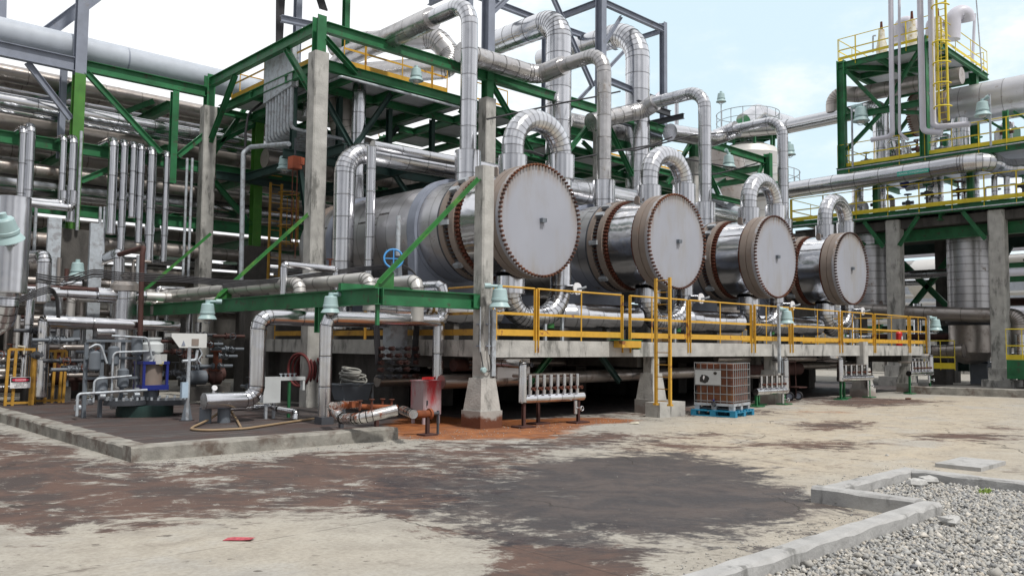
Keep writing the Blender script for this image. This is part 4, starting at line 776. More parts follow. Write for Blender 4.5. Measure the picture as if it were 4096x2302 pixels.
# ---------------------------------------------------------------- pipe rack (left)
rk = thing('pipe_rack', 'long green and grey steel pipe rack filling the left of the place', 'pipe rack', (7.3, Y3, 0))
RX = (-5.2, 1.0, 7.25, 12.9, 18.9, 24.9, 30.9)
for x in RX:
    for y in (Y3 + .05, 31.0, 35.4):
        if y < 27 and x > 13: y = 27.6
        MB().ibeam((x, y, 4.84), (x, y, 9.95 if x != 7.25 else 9.45), 0.30, 0.30, 0.025, (0, 1, 0)).build('post', 'steel_green_lime' if y < 27 else 'steel_green', rk)
        MB().span((x - .42, y - .35, 0), (x + .42, y + .35, 4.84)).build('pedestal', 'concrete_shaded' if x != 7.25 or y > 30 else 'concrete_shaded', rk)
MB().ibeam((7.25, Y3 + .05, 9.45), (7.25, Y3 + .05, 15), 0.305, 0.30, 0.025, (0, 1, 0)).build('post', 'steel_grey', rk)
MB().ibeam((6.98, 26.9, 7.0), (6.98, 26.9, 9.7), 0.16, 0.2, 0.02).build('post', 'steel_grey', rk)
for z in (7.3, 5.45):
    MB().ibeam((-6, Y3 + .25, z), (31, Y3 + .25, z), 0.2, 0.34, 0.02).build('long_beam', 'steel_green', rk)
    MB().ibeam((-6, 31.2, z), (31, 31.2, z), 0.2, 0.3, 0.02).build('long_beam', 'steel_green', rk)
MB().ibeam((7.42, Y3, 9.72), (11.0, Y3, 9.74), 0.2, 0.33, 0.02).build('long_beam', 'steel_green', rk)
MB().ibeam((-6, Y3, 9.64), (7.08, Y3, 9.70), 0.2, 0.40, 0.02).build('long_beam', 'steel_grey', rk)
MB().ibeam((10.04, Y3, 9.54), (10.04, Y3, 6.6), 0.2, 0.22, 0.02, (0, 1, 0)).build('hanger', 'steel_green', rk)
for p, q, mt in (((7.4, Y3 - .05, 9.55), (9.75, Y3 - .05, 7.4), 'steel_green'), ((11.0, Y3 - .02, 8.3), (10.2, Y3 - .02, 7.5), 'steel_green'), ((9.9, Y3 + 1.4, 9.5), (8.3, Y3 + 1.4, 8.5), 'steel_green'),
                 ((7.1, Y3 + .1, 8.1), (5.9, Y3 + .1, 9.5), 'steel_grey'), ((7.1, Y3 + 1.2, 8.9), (5.0, Y3 + 3.8, 8.9), 'steel_grey'), ((7.4, Y3 - .05, 6.3), (8.9, Y3 + .0, 7.2), 'steel_green'),
                 ((11.5, Y3 + .2, 6.9), (12.8, Y3 + .2, 5.6), 'steel_green'), ((2, Y3 - .05, 9.5), (4, Y3 - .05, 7.4), 'steel_green'), ((8.9, 27.5, 8.4), (13.6, 29.0, 8.3), 'steel_green'), ((10.2, 28.2, 5.5), (12.7, 28.2, 6.9), 'steel_green'), ((13.1, 27.2, 6.9), (15.6, 27.2, 5.6), 'steel_green'), ((16, 28, 7), (18.7, 28, 5.6), 'steel_green')):
    MB().ibeam(p, q, 0.12, 0.17, 0.015).build('brace', mt, rk)
for x in (-5.2, -2.1, 1.0, 4.1, 7.25, 10.04, 12.9, 15.9, 18.9, 24.9, 30.9):
    for z in (9.42, 8.0 if x in (10.04,) else 7.45, 5.25): MB().ibeam((x, Y3 + .4, z - .25), (x, 35.4, z - .25), 0.2, 0.3, 0.02).build('cross_beam', 'steel_green', rk)
dg = thing('sloping_girder', 'grey sloping girder crossing the sky at the top left corner', 'girder', (3, 27, 10))
MB().ibeam(A(100, 96, Y=27.9), A(245, -12, Y=27.9), 0.2, 0.36, 0.02).build('girder_bar', 'steel_grey', dg)
MB().ibeam(A(3, 60, Y=27.9), A(5, -30, Y=27.9), 0.22, 0.22, 0.02, (0, 1, 0)).build('grey_post', 'steel_grey', None, 'short piece of grey post at the very top left edge of the picture', 'post')
gp_ = pipe('thick smooth grey pipe on top of the pipe rack', [(-6, 27.05, 10.38), (17.5, 27.05, 10.42)], 0.43, n=36, mat='pipe_grey', clad=0, name='grey_pipe')
for x in (8.72, 14.6, 2.8): MB().lathe([(0, .434), (.05, .434)], (x, 27.05, 10.40), V(1, 0, 0), 30).build('weld_band', 'steel_grey', gp_)
rng2 = random.Random(11)
def rack_row(lv, z, ys, grp, mats):
    for k, (y, r, dz) in enumerate(ys):
        pipe('%s silver pipe, %s from the front edge' % (lv, ORD[k]), [(-7, y, z + r + dz), (33, y + rng2.uniform(-.05, .05), z + r + dz)], r, n=16 if r > .15 else 10, clad=1.1, mat=mats[k % len(mats)], group=grp, wob=0.004)
rack_row('top rack level', 9.35, [(28.3, .26, 0), (28.95, .22, 0), (30.3, .26, 0), (30.9, .14, 0), (32.7, .30, 0), (33.4, .2, 0), (34.9, .26, 0)], 'pipes on the top level of the rack', ['alu_old', 'alu_old', 'alu'])
rack_row('upper hung', 8.15, [(27.0, .20, .12), (27.42, .13, .02), (28.1, .34, -.3), (29.0, .3, -.2)], 'pipes hung above the middle level of the rack', ['alu', 'alu_bright', 'alu_old', 'alu_old'])
rack_row('middle rack level', 7.4, [(29.9, .25, 0), (31.4, .3, 0), (33.2, .22, 0), (34.9, .24, 0)], 'pipes on the middle level of the rack', ['alu_old', 'alu', 'alu_old'])
rack_row('lower hung', 6.0, [(26.95, .2, .35), (27.3, .32, -.15), (28.1, .15, .1), (29.3, .22, 0)], 'pipes hung above the lower level of the rack', ['alu_old', 'alu', 'alu_old'])
rack_row('lower rack level', 5.3, [(30.4, .2, 0), (32.4, .22, 0), (34.6, .2, 0)], 'pipes on the lower level of the rack', ['alu_old', 'alu_old', 'alu'])
rack_row('bottom', 3.9, [(26.4, .2, .4), (26.9, .1, .15), (27.6, .22, -.3), (29.4, .2, -.4), (31.7, .2, -.3)], 'pipes below the lower level of the rack', ['alu_old', 'alu', 'alu_old'])
rack_row('ground', 2.6, [(25.9, .14, .3), (26.5, .22, 0), (27.4, .3, -.2), (28.6, .2, 0), (30.0, .35, 0), (31.5, .3, .4)], 'pipes near the ground under the rack', ['alu_old', 'alu', 'alu_old'])
MB().span((-6, 36.2, 0), (20, 36.6, 2.9)).build('back_wall', 'concrete_shaded', None, 'dark low wall behind the pipe rack', 'wall')
# upright branch pipes in front of the rack: (x, y top, y bottom, radius, material)
st = [(60, 322, 640, .105), (79, 316, 700, .12), (161, 343, 520, .09), (186, 346, 560, .115), (287, 352, 590, .135), (314, 356, 640, .11), (338, 361, 548, .105), (357, 366, 612, .10), (384, 375, 660, .135), (421, 384, 660, .095)]
sl = ['leftmost', 'second', 'third', 'fourth', 'fifth and rather thick', 'sixth', 'seventh and shortest', 'eighth', 'ninth and thick', 'tenth and rightmost']
for k, (x, y0, y1, r) in enumerate(st):
    a = A(x, y0, Y=25.75); b_ = A(x, y1, X=a.x)
    b_ = V(a.x, 25.75, A(x, y1, Y=25.75).z)
    pipe(sl[k] + ' upright branch pipe coming down from the rack, counted from the left', [(a.x, 27.3, a.z), a, b_], r, r * 1.6, n=16, clad=0.75, gore=3, group='upright branch pipes of the rack')
for k, x in enumerate((440 + 312, 472 + 312)): pass
for k, (x, y0, y1) in enumerate(((205, 330, 580), (377, 400, 690), (471, 398, 700), (484, 398, 700), (253, 520, 700), (264, 520, 700), (92, 500, 660))):
    a = A(x, y0, Y=25.9); b_ = A(x, y1, Y=25.9); pipe('thin grey upright conduit in front of the rack, %s drawn' % ORD[k] if 0 else 'thin grey upright conduit before the rack, %s' % ('just right of the green rack post', 'between the ninth and tenth branch pipes', 'left one of a pair by the concrete column', 'right one of a pair by the concrete column', 'left one above the right cable duct', 'right one above the right cable duct', 'beside the two leftmost branch pipes')[k], [a, V(a.x, 25.9, b_.z)], 0.045, n=8, clad=0, mat='galv', name='conduit', cat='conduit', group='thin conduits in front of the rack')
for k, pts in enumerate(([(8, 640, 'Y', 25), (8, 498, 'Y', 25), (160, 513, 'Y', 25), (161, 480, 'Y', 25)], [(38, 640, 'Y', 24.8), (40, 508, 'Y', 24.8), (182, 524, 'Y', 24.8), (186, 480, 'Y', 24.8)])):
    pipe(('upper', 'lower')[k] + ' stepped pipe crossing between the leftmost upright pipes', px(pts), 0.10, 0.12, n=16, clad=0.8, gore=3)
for k, (x, yt) in enumerate(((138, 548), (243, 562))):
    a = A(x, yt, Y=24.2); b_ = A(x - 4, 860, Y=24.2); MB().box(V(a.x, 24.2, (a.z + b_.z) / 2), (0.32, 0.12, a.z - b_.z)).build('cable_duct', 'galv', None, ('left', 'right')[k] + ' flat galvanised upright cable duct before the rack pedestal', 'cable duct', 'galvanised cable ducts')
# ---------------------------------------------------------------- railings
def railing(label, pts, h=1.1, mat='yellow', thick=None, toe=(0.09, 0.22), mid=0.55, down=0.26, group='yellow railings of the platform', name='railing', off=(0, -1, 0), parent=None, tw=0.055):
    """pts: base points of the posts; thick: indices of flat posts bolted on below deck level"""
    t_ = parent or thing(name, label, 'railing', pts[0], group); thick = thick if thick is not None else (0, len(pts) - 1); pts = [Vector(p) for p in pts]
    d = (pts[-1] - pts[0]).normalized(); o = Vector(off) * 0.03
    for i, p in enumerate(pts):
        if i in thick: MB().bar(p + o - Z3 * down, p + o + Z3 * h, tw, 0.02, d).bar(p - Z3 * 0.0, p + Z3 * h, 0.012, 0.05, d).build('post', mat, t_)
        else: MB().cyl(p, p + Z3 * h, 0.017, 8).build('post', mat, t_)
    MB().tube([p + Z3 * h for p in pts], 0.021, 0, 8).build('top_rail', mat, t_)
    m = MB()
    for a, b_ in zip(pts[:-1], pts[1:]): m.bar(a + Z3 * mid, b_ + Z3 * mid, 0.014, 0.055)
    m.build('mid_rail', mat, t_); m = MB()
    for a, b_ in zip(pts[:-1], pts[1:]): m.bar(a + Z3 * (toe[0] + toe[1]) / 2, b_ + Z3 * (toe[0] + toe[1]) / 2, 0.008, toe[1] - toe[0])
    m.build('toe_board', mat, t_)
    return t_
RY = 12.62
segs = [((1240, 1344), [1248], 'between the short concrete column and the first double post'), ((1351, 1563), [1462], 'in front of the gap between the first and second exchangers'),
        ((1583, 1728), [1640], 'crossing behind the yellow ladder'), ((1734, 1888), [1812], 'just right of the yellow ladder'), ((1897, 1985), [1928], 'beside the lamp pole of the plastic tank column'),
        ((1992, 2110), [2057], 'with a burnt orange patch on its toe board'), ((2117, 2196), [2145, 2166], 'in front of the farthest exchanger'), ((2200, 2284), [2243], 'near the far right end of the platform'), ((2288, 2329), [], 'last short one at the far right end of the platform')]
for (a, b_), mids, lab in segs:
    xs = [a] + mids + [b_]; P_ = [V(A(x, 860, Y=RY).x, RY, DK) for x in xs]; railing('yellow railing panel ' + lab, P_, thick=(0, len(P_) - 1) if a != 1240 else (len(P_) - 1,))
railing('yellow railing panel left of the short concrete column behind the low green frame', [V(11.36, y, DK) for y in (12.75, 14.2, 15.7, 17.2, 18.7, 20.2, 21.8)], mat='yellow_old', thick=(1, 3, 5), off=(-1, 0, 0))
railing('yellow railing closing the far right end of the platform', [V(33.5, y, DK) for y in (12.7, 14.2, 15.8, 17.4)], off=(1, 0, 0), thick=())
b_ = A(2200, 1000, Z=0)
railing('thin yellow railing on the deck behind the farthest exchanger railings', [V(x, 16.4, DK) for x in (27, 29.2, 31.4, 33.4)], thick=())
# ladder
lb = A(1650.5, 1018, Z=.34); lc = A(1685.8, 1021, X=lb.x); ld = thing('ladder', 'yellow ladder rising from a concrete block to above the platform railing', 'ladder', lb)
topz = A(1647, 700, X=lb.x).z
for y in (lb.y, lc.y): MB().bar((lb.x, y, .34), (lb.x + 0.0, y, topz), 0.05, 0.065, (0, 1, 0)).box((lb.x, y, .36), (.1, .1, .04)).build('side_rail', 'yellow', ld)
nr = 11
for i in range(nr): z = .34 + (topz - .38) * (i + 0.35) / (nr - .6); MB().cyl((lb.x, lb.y, z), (lb.x, lc.y, z), 0.011, 6).build('rung', 'yellow_old', ld)
MB().box((lb.x + .25, 12.45, DK - .06), (0.7, .26, .16)).build('step_plate', 'yellow', ld); MB().box((lb.x + .62, 12.5, DK - .07), (.06, .24, .22)).box((lb.x + .2, 12.47, DK + .035), (.9, .3, .02)).build('bracket', 'steel_green', ld)
# short rear ladder, seen far left behind the tall column
rb = A(690, 640, Y=25.2); rl_ = thing('caged_ladder', 'yellow caged ladder in front of the rack left of the tall concrete column', 'ladder', rb)
zt = A(690, 460, Y=25.2).z
for dx in (-.2, .2): MB().bar((rb.x + dx, 25.2, rb.z - 1.5), (rb.x + dx, 25.2, zt), .07, .05).build('side_rail', 'yellow_old', rl_)
for i in range(14): z = rb.z - 1.3 + i * .3; MB().cyl((rb.x - .2, 25.2, z), (rb.x + .2, 25.2, z), .015, 6).build('rung', 'yellow_old', rl_)
for i in range(4): MB().torus((rb.x + .35, 25.0, rb.z + .4 + .55 * i), Z3, .33, .02, 16, 5).build('cage_hoop', 'yellow_old', rl_)
for k in range(5): a = -1.2 + k * .6; MB().bar((rb.x + .35 + .33 * math.cos(a), 25.0 + .33 * math.sin(a), rb.z + .3), (rb.x + .35 + .33 * math.cos(a), 25.0 + .33 * math.sin(a), zt - .4), .03, .008).build('cage_bar', 'yellow_old', rl_)
# frame deck railings
railing('yellow railing on the upper deck behind the green top beam', [V(x, 20.0, 9.36) for x in (12.3, 13.0, 14.3, 15.4, 16.0)], thick=(1, 3), group='railings of the upper frame deck')
railing('yellow railing on the left side of the upper deck', [V(11.55, y, 9.36) for y in (20.1, 21.6, 23.2, 25.5)], off=(-1, 0, 0), thick=(1, 2), group='railings of the upper frame deck')
railing('yellow railing at the back of the upper deck', [V(x, 25.9, 9.36) for x in (12.0, 14, 16, 17.5)], thick=(), group='railings of the upper frame deck')
railing('yellow railing on the upper deck right of the grey post', [V(x, 21.0, 9.36) for x in (17.9, 18.7, 19.5)], thick=(1,), group='railings of the upper frame deck')
railing('yellow railing on the upper deck left of the collared vertical pipe', [V(x, 22.0, 9.36) for x in (26.0, 28.0, 30.0, 32, 33.6)], thick=(1,), group='railings of the upper frame deck')

# ---------------------------------------------------------------- lamps
def lamp(label, p, s=1.0, arm=(1, 0, 0), tilt=None, pole=None, nm='floodlight'):
    """p = centre of the bell, s = scale of a bell 0.4 m across"""
    p = Vector(p); t_ = thing(nm, label, 'lamp', p, 'bell shaped pale teal lamps'); R = Matrix.Identity(3) if tilt is None else tilt
    def L_(pr, n=28):
        m = MB().lathe([(h * s, r * s) for h, r in pr], (0, 0, 0), Z3, n); m.v = [p + R @ q for q in m.v]; return m
    L_([(-.05, .165), (-.045, .178), (0.0, .178), (0.01, .168), (0.19, .145), (0.215, .125), (0.22, .06), (0.3, .055)]).build('housing', 'lamp_teal', t_)
    L_([(-.17, .225), (-.16, .222), (-.05, .155)], 28).build('shade', 'lamp_teal', t_)
    m = MB(); m.sphere((0, 0, -.14 * s), .11 * s, 16, .8); m.v = [p + R @ q for q in m.v]; m.build('glass', 'glass_lamp', t_)
    m = MB()
    for a in range(3): m.torus((0, 0, -.14 * s), (math.cos(a), math.sin(a), 0), .135 * s, .006 * s, 20, 4)
    m.v = [p + R @ q for q in m.v]; m.build('guard', 'galv', t_)
    if arm:
        a = Vector(arm) * s; o = p + R @ V(0, 0, .27 * s); MB().tube([o, o + a * .15, o + a * .28], .035 * s, 0, 10).cyl(o + a * .2, o + a * .34, .06 * s, 12).build('arm', 'lamp_teal', t_)
    if pole:
        o = p + V(*arm) * (.36 * s) + V(0, 0, .27 * s); MB().bar((o.x, o.y, pole), (o.x, o.y, o.z + .08), .07, .07).build('pole', 'galv', t_)
    return t_
XA = (0.72, 0.0, 0.0)
lamp('teal lamp fixed to the low green beam above the right thick upright pipe', A(832, 768, X=8.35), .82, (0.9, 0.1, 0))
lamp('teal lamp fixed to the short free standing concrete column', A(1257, 752, Y=12.2), .95, (-.75, .55, 0))
lamp('teal lamp left of the low green beam above the white instrument box', A(522, 785, X=8.2), .95, (.9, -.3, 0))
lamp('teal lamp on a galvanised pole beside the plastic tank', A(1979, 799, Y=12.3), .95, (-.8, .3, 0), pole=.9)
lamp('teal lamp on a galvanised pole at the far right end of the platform', A(2353, 818, Y=12.3), 1.1, (-.9, .3, 0), pole=1.0)
lamp('teal lamp hanging under the green top beam right of the tall concrete column', A(1047, 190, Y=19.2), .95, None)
lamp('very near teal lamp tilted sideways at the left edge of the picture', A(18, 580, X=3.1), .95, None, Matrix.Rotation(0.5, 3, V(.69, -.72, 0)))
lamp('small teal lamp in front of the broad concrete rack pedestal', A(195, 680, Y=24.6), 1.0, None)
lamp('teal lamp hanging in the shade behind the chain hoist', A(716, 412, Y=22), 1.0, None)
lamp('teal lamp beside the green beam between the third and farthest riser', A(1833, 408, Y=19.2), 1.35, (-.5, 0, .3))
lamp('teal lamp low between the second riser and the collared pipe', A(1395, 455, Y=19.6), .8, None)
lamp('teal lamp on a thin mast against the sky above the third riser', A(1814, 247, Y=26), 1.3, None)
MB().cyl(A(1814, 262, Y=26), A(1815, 330, Y=26), .03, 8).build('mast', 'galv', None, 'thin mast carrying a lamp against the sky', 'mast')
lamp('teal lamp right behind the farthest riser pipe', A(1986, 378, X=36), 1.3, (.4, .4, .1))

# ---------------------------------------------------------------- valve manifolds
def manifold(label, p, ln, n_, down, zt, r=.085, legs=(.03, .45, .92), panel=False, stub=.42, side=1):
    """p = left end of the header; down = x offset of the down pipe; zt = height of the feed pipe"""
    p = Vector(p); t_ = thing('valve_manifold', label, 'valve manifold', (p.x, p.y, 0), 'valve manifolds along the platform edge')
    MB().tube([p, p + V(ln, 0, 0)], r, 0, 20, .35).build('header', 'alu_bright', t_)
    x = p.x + down; MB().tube([(x, p.y + 1.6, zt), (x, p.y, zt), (x, p.y, p.z - r * .8)], r, .02, 20, .5, 2).build('feed_pipe', 'alu', t_)
    for k in range(n_):
        xs = p.x + (ln * (k + 1.2) / (n_ + 1.0)); q = V(xs, p.y + .015, p.z + r * .7)
        MB().cyl(q, q + Z3 * stub, .042, 12).build('stub', 'alu', t_)
        MB().tube([q + Z3 * (stub - .03), q + V(0, .5, stub - .03)], .035, 0, 8).build('branch', 'alu_old', t_)
        v = q + V(.02, -.06, stub * .33); m = MB().cyl(v, v + V(0, -.05, 0), .03, 8); m.torus(v + V(0, -.06, 0), (0, 1, 0), .032, .008, 10, 5); m.cyl(v + V(0, .05, 0), v, .018, 6); m.build('valve', 'rust', t_)
    for f in legs:
        yy = p.y + (.35 if 0.3 < f < .7 else 0); xx = p.x + ln * f; MB().ibeam((xx, yy, .03), (xx, yy, p.z - r), .06, .06, .01).box((xx, yy, .02), (.42, .3, .03)).build('leg', 'rust_pipe' if p.x < 20 else 'steel_green', t_)
    q = p + V(ln * .86, -.02, -r); MB().cyl(q, q - Z3 * .28, .045, 10).cyl(q - Z3 * .16, q + V(0.02, -.16, -.16), .02, 8).torus(q + V(.02, -.17, -.16), (0, 1, 0), .05, .01, 12, 5).build('drain', 'alu', t_)
    return t_
b1 = A(1312, 1075, Z=0); hz = A(1318, 1003, Y=b1.y).z; xr = A(1466, 990, Y=b1.y).x
manifold('nearest valve manifold with a row of eight silver stubs right of the short concrete column', (b1.x, b1.y, hz), xr - b1.x, 8, .02, A(1315, 915, Y=b1.y).z)
MB().span((b1.x + .1, 12.95, .95), (b1.x + 1.05, 13.05, 1.36)).build('panel_board', 'white', None, 'pale panel behind the nearest valve manifold', 'panel')
m = MB()
for k in range(5): q = V(b1.x + .35 + .16 * k, 12.92, 1.22); m = MB().cyl(q, q + V(0, -.08, 0), .04, 8); m.torus(q + V(0, -.09, 0), (0, 1, 0), .045, .01, 12, 5); m.build('hand_valve', 'steel_black', None, 'small black hand valve on the pale panel, %s from the left' % ORD[k], 'valve', 'hand valves on the pale panel')
y3 = 12.3
for lab, xa, xb, yh, yt, dn, n_ in (('valve manifold half hidden behind the plastic tank', 1900, 1978, 985, 905, 1, 5), ('second valve manifold from the right, with a rusty feed elbow', 2112, 2192, 952, 903, .03, 5), ('farthest valve manifold near the right end of the platform', 2286, 2343, 939, 896, 1, 6)):
    a = A(xa, yh, Y=y3); b_ = A(xb, yh - 2, Y=y3); ln = b_.x - a.x
    manifold(lab, (a.x, y3, a.z), ln, n_, .05 if dn < 1 else ln - .05, A(xa, yt, Y=y3).z, r=.10, stub=.36)

# ---------------------------------------------------------------- plastic tank on a blue pallet
cL, cF, cR = A(1751.7, 1044.5, Z=0), A(1850, 1050.6, Z=0), A(1923.7, 1042.8, Z=0)
e1 = (cL - cF).normalized(); e2 = V(-e1.y, e1.x, 0)
if e2.dot(cR - cF) < 0: e2 = -e2
L1, L2 = 1.12, 1.22; pc = cF
def TP(u, v, z): return pc + e1 * u + e2 * v + Z3 * z
def tbox(m, u0, u1, v0, v1, z0, z1): return m.prism([TP(u0, v0, z0), TP(u1, v0, z0), TP(u1, v1, z0), TP(u0, v1, z0)], (0, 0, z1 - z0))
pa = thing('pallet', 'blue plastic pallet under the caged tank', 'pallet', pc)
m = MB()
for v in (0, L2 / 2 - .07, L2 - .14): tbox(m, 0, L1, v, v + .14, 0.0, .03); 
for k in range(7): v = k * (L2 - .1) / 6; tbox(m, 0.001, L1 - .001, v + .001, v + .1, .12, .15)
for u in (0, L1 / 2 - .07, L1 - .14):
    for v in (0, L2 / 2 - .07, L2 - .14): tbox(m, u + .002, u + .138, v + .002, v + .138, .03, .12)
for u in (0, L1 - .03): tbox(m, u, u + .03, .14, L2 - .14, .095, .119)
m.build('pallet_body', 'pallet_blue', pa)
ib = thing('caged_tank', 'square plastic tank full of brown liquid in a silver tube cage on a blue pallet', 'plastic tank', pc + Z3 * .15)
def rbox(u0, u1, v0, v1, z0, z1, r=.07):
    pts = []
    for (u, v, a0) in ((u1 - r, v1 - r, 0), (u0 + r, v1 - r, 90), (u0 + r, v0 + r, 180), (u1 - r, v0 + r, 270)):
        for k in range(5): a = math.radians(a0 + 22.5 * k); pts.append(TP(u + r * math.cos(a), v + r * math.sin(a), z0))
    return pts
i0, i1, j0, j1 = .08, L1 - .06, .10, L2 - .08; zb = .30; zt_ = 1.26
m = MB(); m.prism(rbox(i0 + .03, i1 - .03, j0 + .03, j1 - .03, zb, 0), (0, 0, zt_ - zb - .03))
for k in range(4): z = zb + .06 + k * .235; m.prism(rbox(i0 + .018, i1 - .018, j0 + .018, j1 - .018, z, 0), (0, 0, .17))
m.sm = [False] * len(m.sm); m.build('bottle', 'tank_brown', ib)
m = MB().lathe([(0, .12), (.05, .12), (.05, .1)], TP((i0 + i1) / 2, (j0 + j1) / 2, zt_ - .03), Z3, 20); m.build('cap', 'rubber', ib)
m = MB(); q = [TP(u, v, 0) for u, v in ((i0, j0), (i1, j0), (i1, j1), (i0, j1), (i0, j0))]
for z in (zt_, 1.11, .92, .73, .53, .36): m.tube([p + Z3 * z for p in q], .011, 0, 6)
m.build('cage_ring', 'cage_tube', ib)
def hb(a, b_, n_, skip=()):
    for k in range(n_ + 1):
        if k in skip: continue
        p = q[a].lerp(q[b_], k / n_); MB().cyl(p + Z3 * .30, p + Z3 * zt_, .0085, 6).build('cage_bar', 'cage_tube', ib)
hb(0, 1, 6, (0,)); hb(0, 3, 8); hb(1, 2, 8, (0,)); hb(3, 2, 6, (0, 6))
m = MB()
for u in (i0, (i0 + i1) / 2 - .06, i1 - .12):
    for v in (j0, (j0 + j1) / 2 - .06, j1 - .12): tbox(m, u, u + .12, v, v + .12, .15, .25)
m.build('foot', 'galv', ib); tbox(MB(), i0 - .01, i1 + .01, j0 - .01, j1 + .01, .25, .31).build('base_frame', 'galv', ib); tbox(MB(), i0 + .03, i1 - .03, j0 + .03, j1 - .03, .17, .2).build('drip_tray', 'steel_black', ib)
ms = tbox(MB(), i0 + .30, i1 - .03, j0 - .025, j0 - .018, .74, 1.09).build('placard', 'placard_grey', ib)
bl = MB(); rnd = random.Random(4); uc, zc_ = i1 - .26, .88
for (cu, cz, rr_) in ((uc, zc_, .125), (uc - .28, zc_ + .14, .045)):
    pts = [TP(cu + rr_ * rnd.uniform(.8, 1.1) * math.cos(a * math.pi / 9), j0 - .026, cz + rr_ * .85 * rnd.uniform(.85, 1.1) * math.sin(a * math.pi / 9)) for a in range(18)]
    bl.prism(pts, -e2 * .002)
bl.build('smear', 'sign_black', ms)
MB().prism([TP(uc + .01, j0 - .030, zc_ + .09), TP(uc - .02, j0 - .030, zc_ + .05), TP(uc + .01, j0 - .030, zc_ - .03), TP(uc + .035, j0 - .030, zc_ + .02)], -e2 * .001).build('patch', 'sign_white', ms)
m = MB().cyl(TP((i0 + i1) / 2 - .02, j0 + .03, .27), TP((i0 + i1) / 2 - .02, j0 - .08, .30), .05, 12).cyl(TP((i0 + i1) / 2 - .02, j0 - .04, .29), TP((i0 + i1) / 2 - .02, j0 - .04, .37), .03, 8); m.build('outlet_valve', 'steel_black', ib)
MB().box(TP((i0 + i1) / 2 - .02, j0 - .06, .385), (.14, .04, .03), .6).build('valve_handle', 'blue', ib)
# hand trolley
hp = A(1998, 1008, Z=0); ht = thing('hand_trolley', 'dark red two wheeled hand trolley standing under the platform', 'hand trolley', hp)
for dx in (0, .55):
    w_ = V(hp.x + dx, hp.y + .15, .14); mw = MB().torus(w_, (1, .25, 0), .11, .03, 20, 8).build('tyre', 'rubber', ht); MB().lathe([(-.02, .09), (.02, .09)], w_, V(1, .25, 0), 14).build('rim', 'steel_grey', mw)
for dx in (.06, .46): MB().tube([(hp.x + dx, hp.y + .18, .1), (hp.x + dx - .1, hp.y + .15, 1.25)], .02, 0, 8).build('side_rail', 'rust_pipe', ht)
MB().box((hp.x + .25, hp.y, .42), (.5, .35, .03)).box((hp.x + .2, hp.y + .15, 1.2), (.45, .04, .04)).build('plate', 'rust_pipe', ht)
# fire extinguisher
fp = A(2262, 868, Y=13.4); fe = thing('fire_extinguisher', 'small red fire extinguisher standing at the far end of the platform', 'fire extinguisher', fp)
MB().lathe([(0, .10), (.02, .12), (.5, .12), (.58, .06), (.6, .03)], V(fp.x, fp.y, DK), Z3, 16).build('cylinder', 'fire_red', fe); MB().box((fp.x - .02, fp.y - .125, DK + .3), (.09, .01, .16)).build('label_plate', 'sign_white', fe); MB().box((fp.x, fp.y, DK + .64), (.12, .03, .06)).build('handle', 'rubber', fe)

# pipes below the platform
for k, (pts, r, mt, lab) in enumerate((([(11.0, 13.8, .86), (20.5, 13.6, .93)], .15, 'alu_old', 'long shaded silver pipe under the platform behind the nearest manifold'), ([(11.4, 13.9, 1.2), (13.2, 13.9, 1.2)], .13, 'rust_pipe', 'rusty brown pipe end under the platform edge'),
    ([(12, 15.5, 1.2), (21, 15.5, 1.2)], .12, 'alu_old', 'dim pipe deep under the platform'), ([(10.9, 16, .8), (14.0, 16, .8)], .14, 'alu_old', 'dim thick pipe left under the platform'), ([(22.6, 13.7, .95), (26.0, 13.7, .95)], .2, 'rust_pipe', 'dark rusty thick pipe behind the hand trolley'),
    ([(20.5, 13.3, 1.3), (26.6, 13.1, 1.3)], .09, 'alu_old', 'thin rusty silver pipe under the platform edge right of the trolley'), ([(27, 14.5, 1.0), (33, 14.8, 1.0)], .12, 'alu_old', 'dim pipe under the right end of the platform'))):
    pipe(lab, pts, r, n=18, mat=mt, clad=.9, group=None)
for k, (x, y) in enumerate(((13.8, 13.35), (15.6, 13.35), (17.9, 13.35), (21.4, 13.35))):
    MB().ibeam((x, y, DK - .36), (x + (.7 if k % 2 else -.7), y, .75), .1, .12, .012).build('strut', 'steel_green' if k != 1 else 'steel_dark', None, ('first', 'second', 'third', 'fourth')[k] + ' green sloping strut under the platform from the left', 'strut', 'green struts under the platform')
# ---------------------------------------------------------------- left foreground
def PX(x, y, **k): return A(x, y, **k)
b0 = A(815, 1066, Z=PZ); zt = A(815, 797, X=b0.x).z - .0
e_ = A(1116, 801, Y=b0.y)
tp_ = pipe('thick upright silver pipe nearest the rusty crossing, turning right at the top', [(b0.x, b0.y, .25), (b0.x, b0.y, zt), (e_.x, b0.y, zt), (e_.x, b0.y, zt + .75), (e_.x - .02, b0.y + .5, zt + .76), (e_.x - .1, b0.y + 4, zt + .78)], .122, .17, n=26, clad=.62, gore=2, mat='alu', wob=.004)
MB().box((b0.x, b0.y, .19), (.26, .26, .14)).build('foot_block', 'steel_black', bpy.data.objects['thick_marker'] if 'thick_marker' in bpy.data.objects else tp_)
pipe('silver pipe dropping from the right end of the thick pipe behind the red cabinet', [(e_.x - .12, b0.y + .02, zt - .1), (e_.x - .12, b0.y + .02, .85)], .12, n=22, clad=.62, mat='alu')
g0 = A(645, 797, Z=zt); gb_ = A(645, 1003, X=g0.x); 
pipe('thick silver pipe left of the white panels, with elbows at top and bottom', [A(512, 1006, Y=gb_.y + .0) * 1 if 0 else V(A(512, 1006, Y=gb_.y).x, gb_.y, gb_.z), V(g0.x, gb_.y, gb_.z), V(g0.x, gb_.y, zt), V(b0.x - .0 + 2.2, gb_.y, zt)], .155, .24, n=26, clad=.7, gore=4, mat='alu', wob=.004)
sq = A(715, 665, Y=16.4); s1 = A(845, 668, Y=16.4)
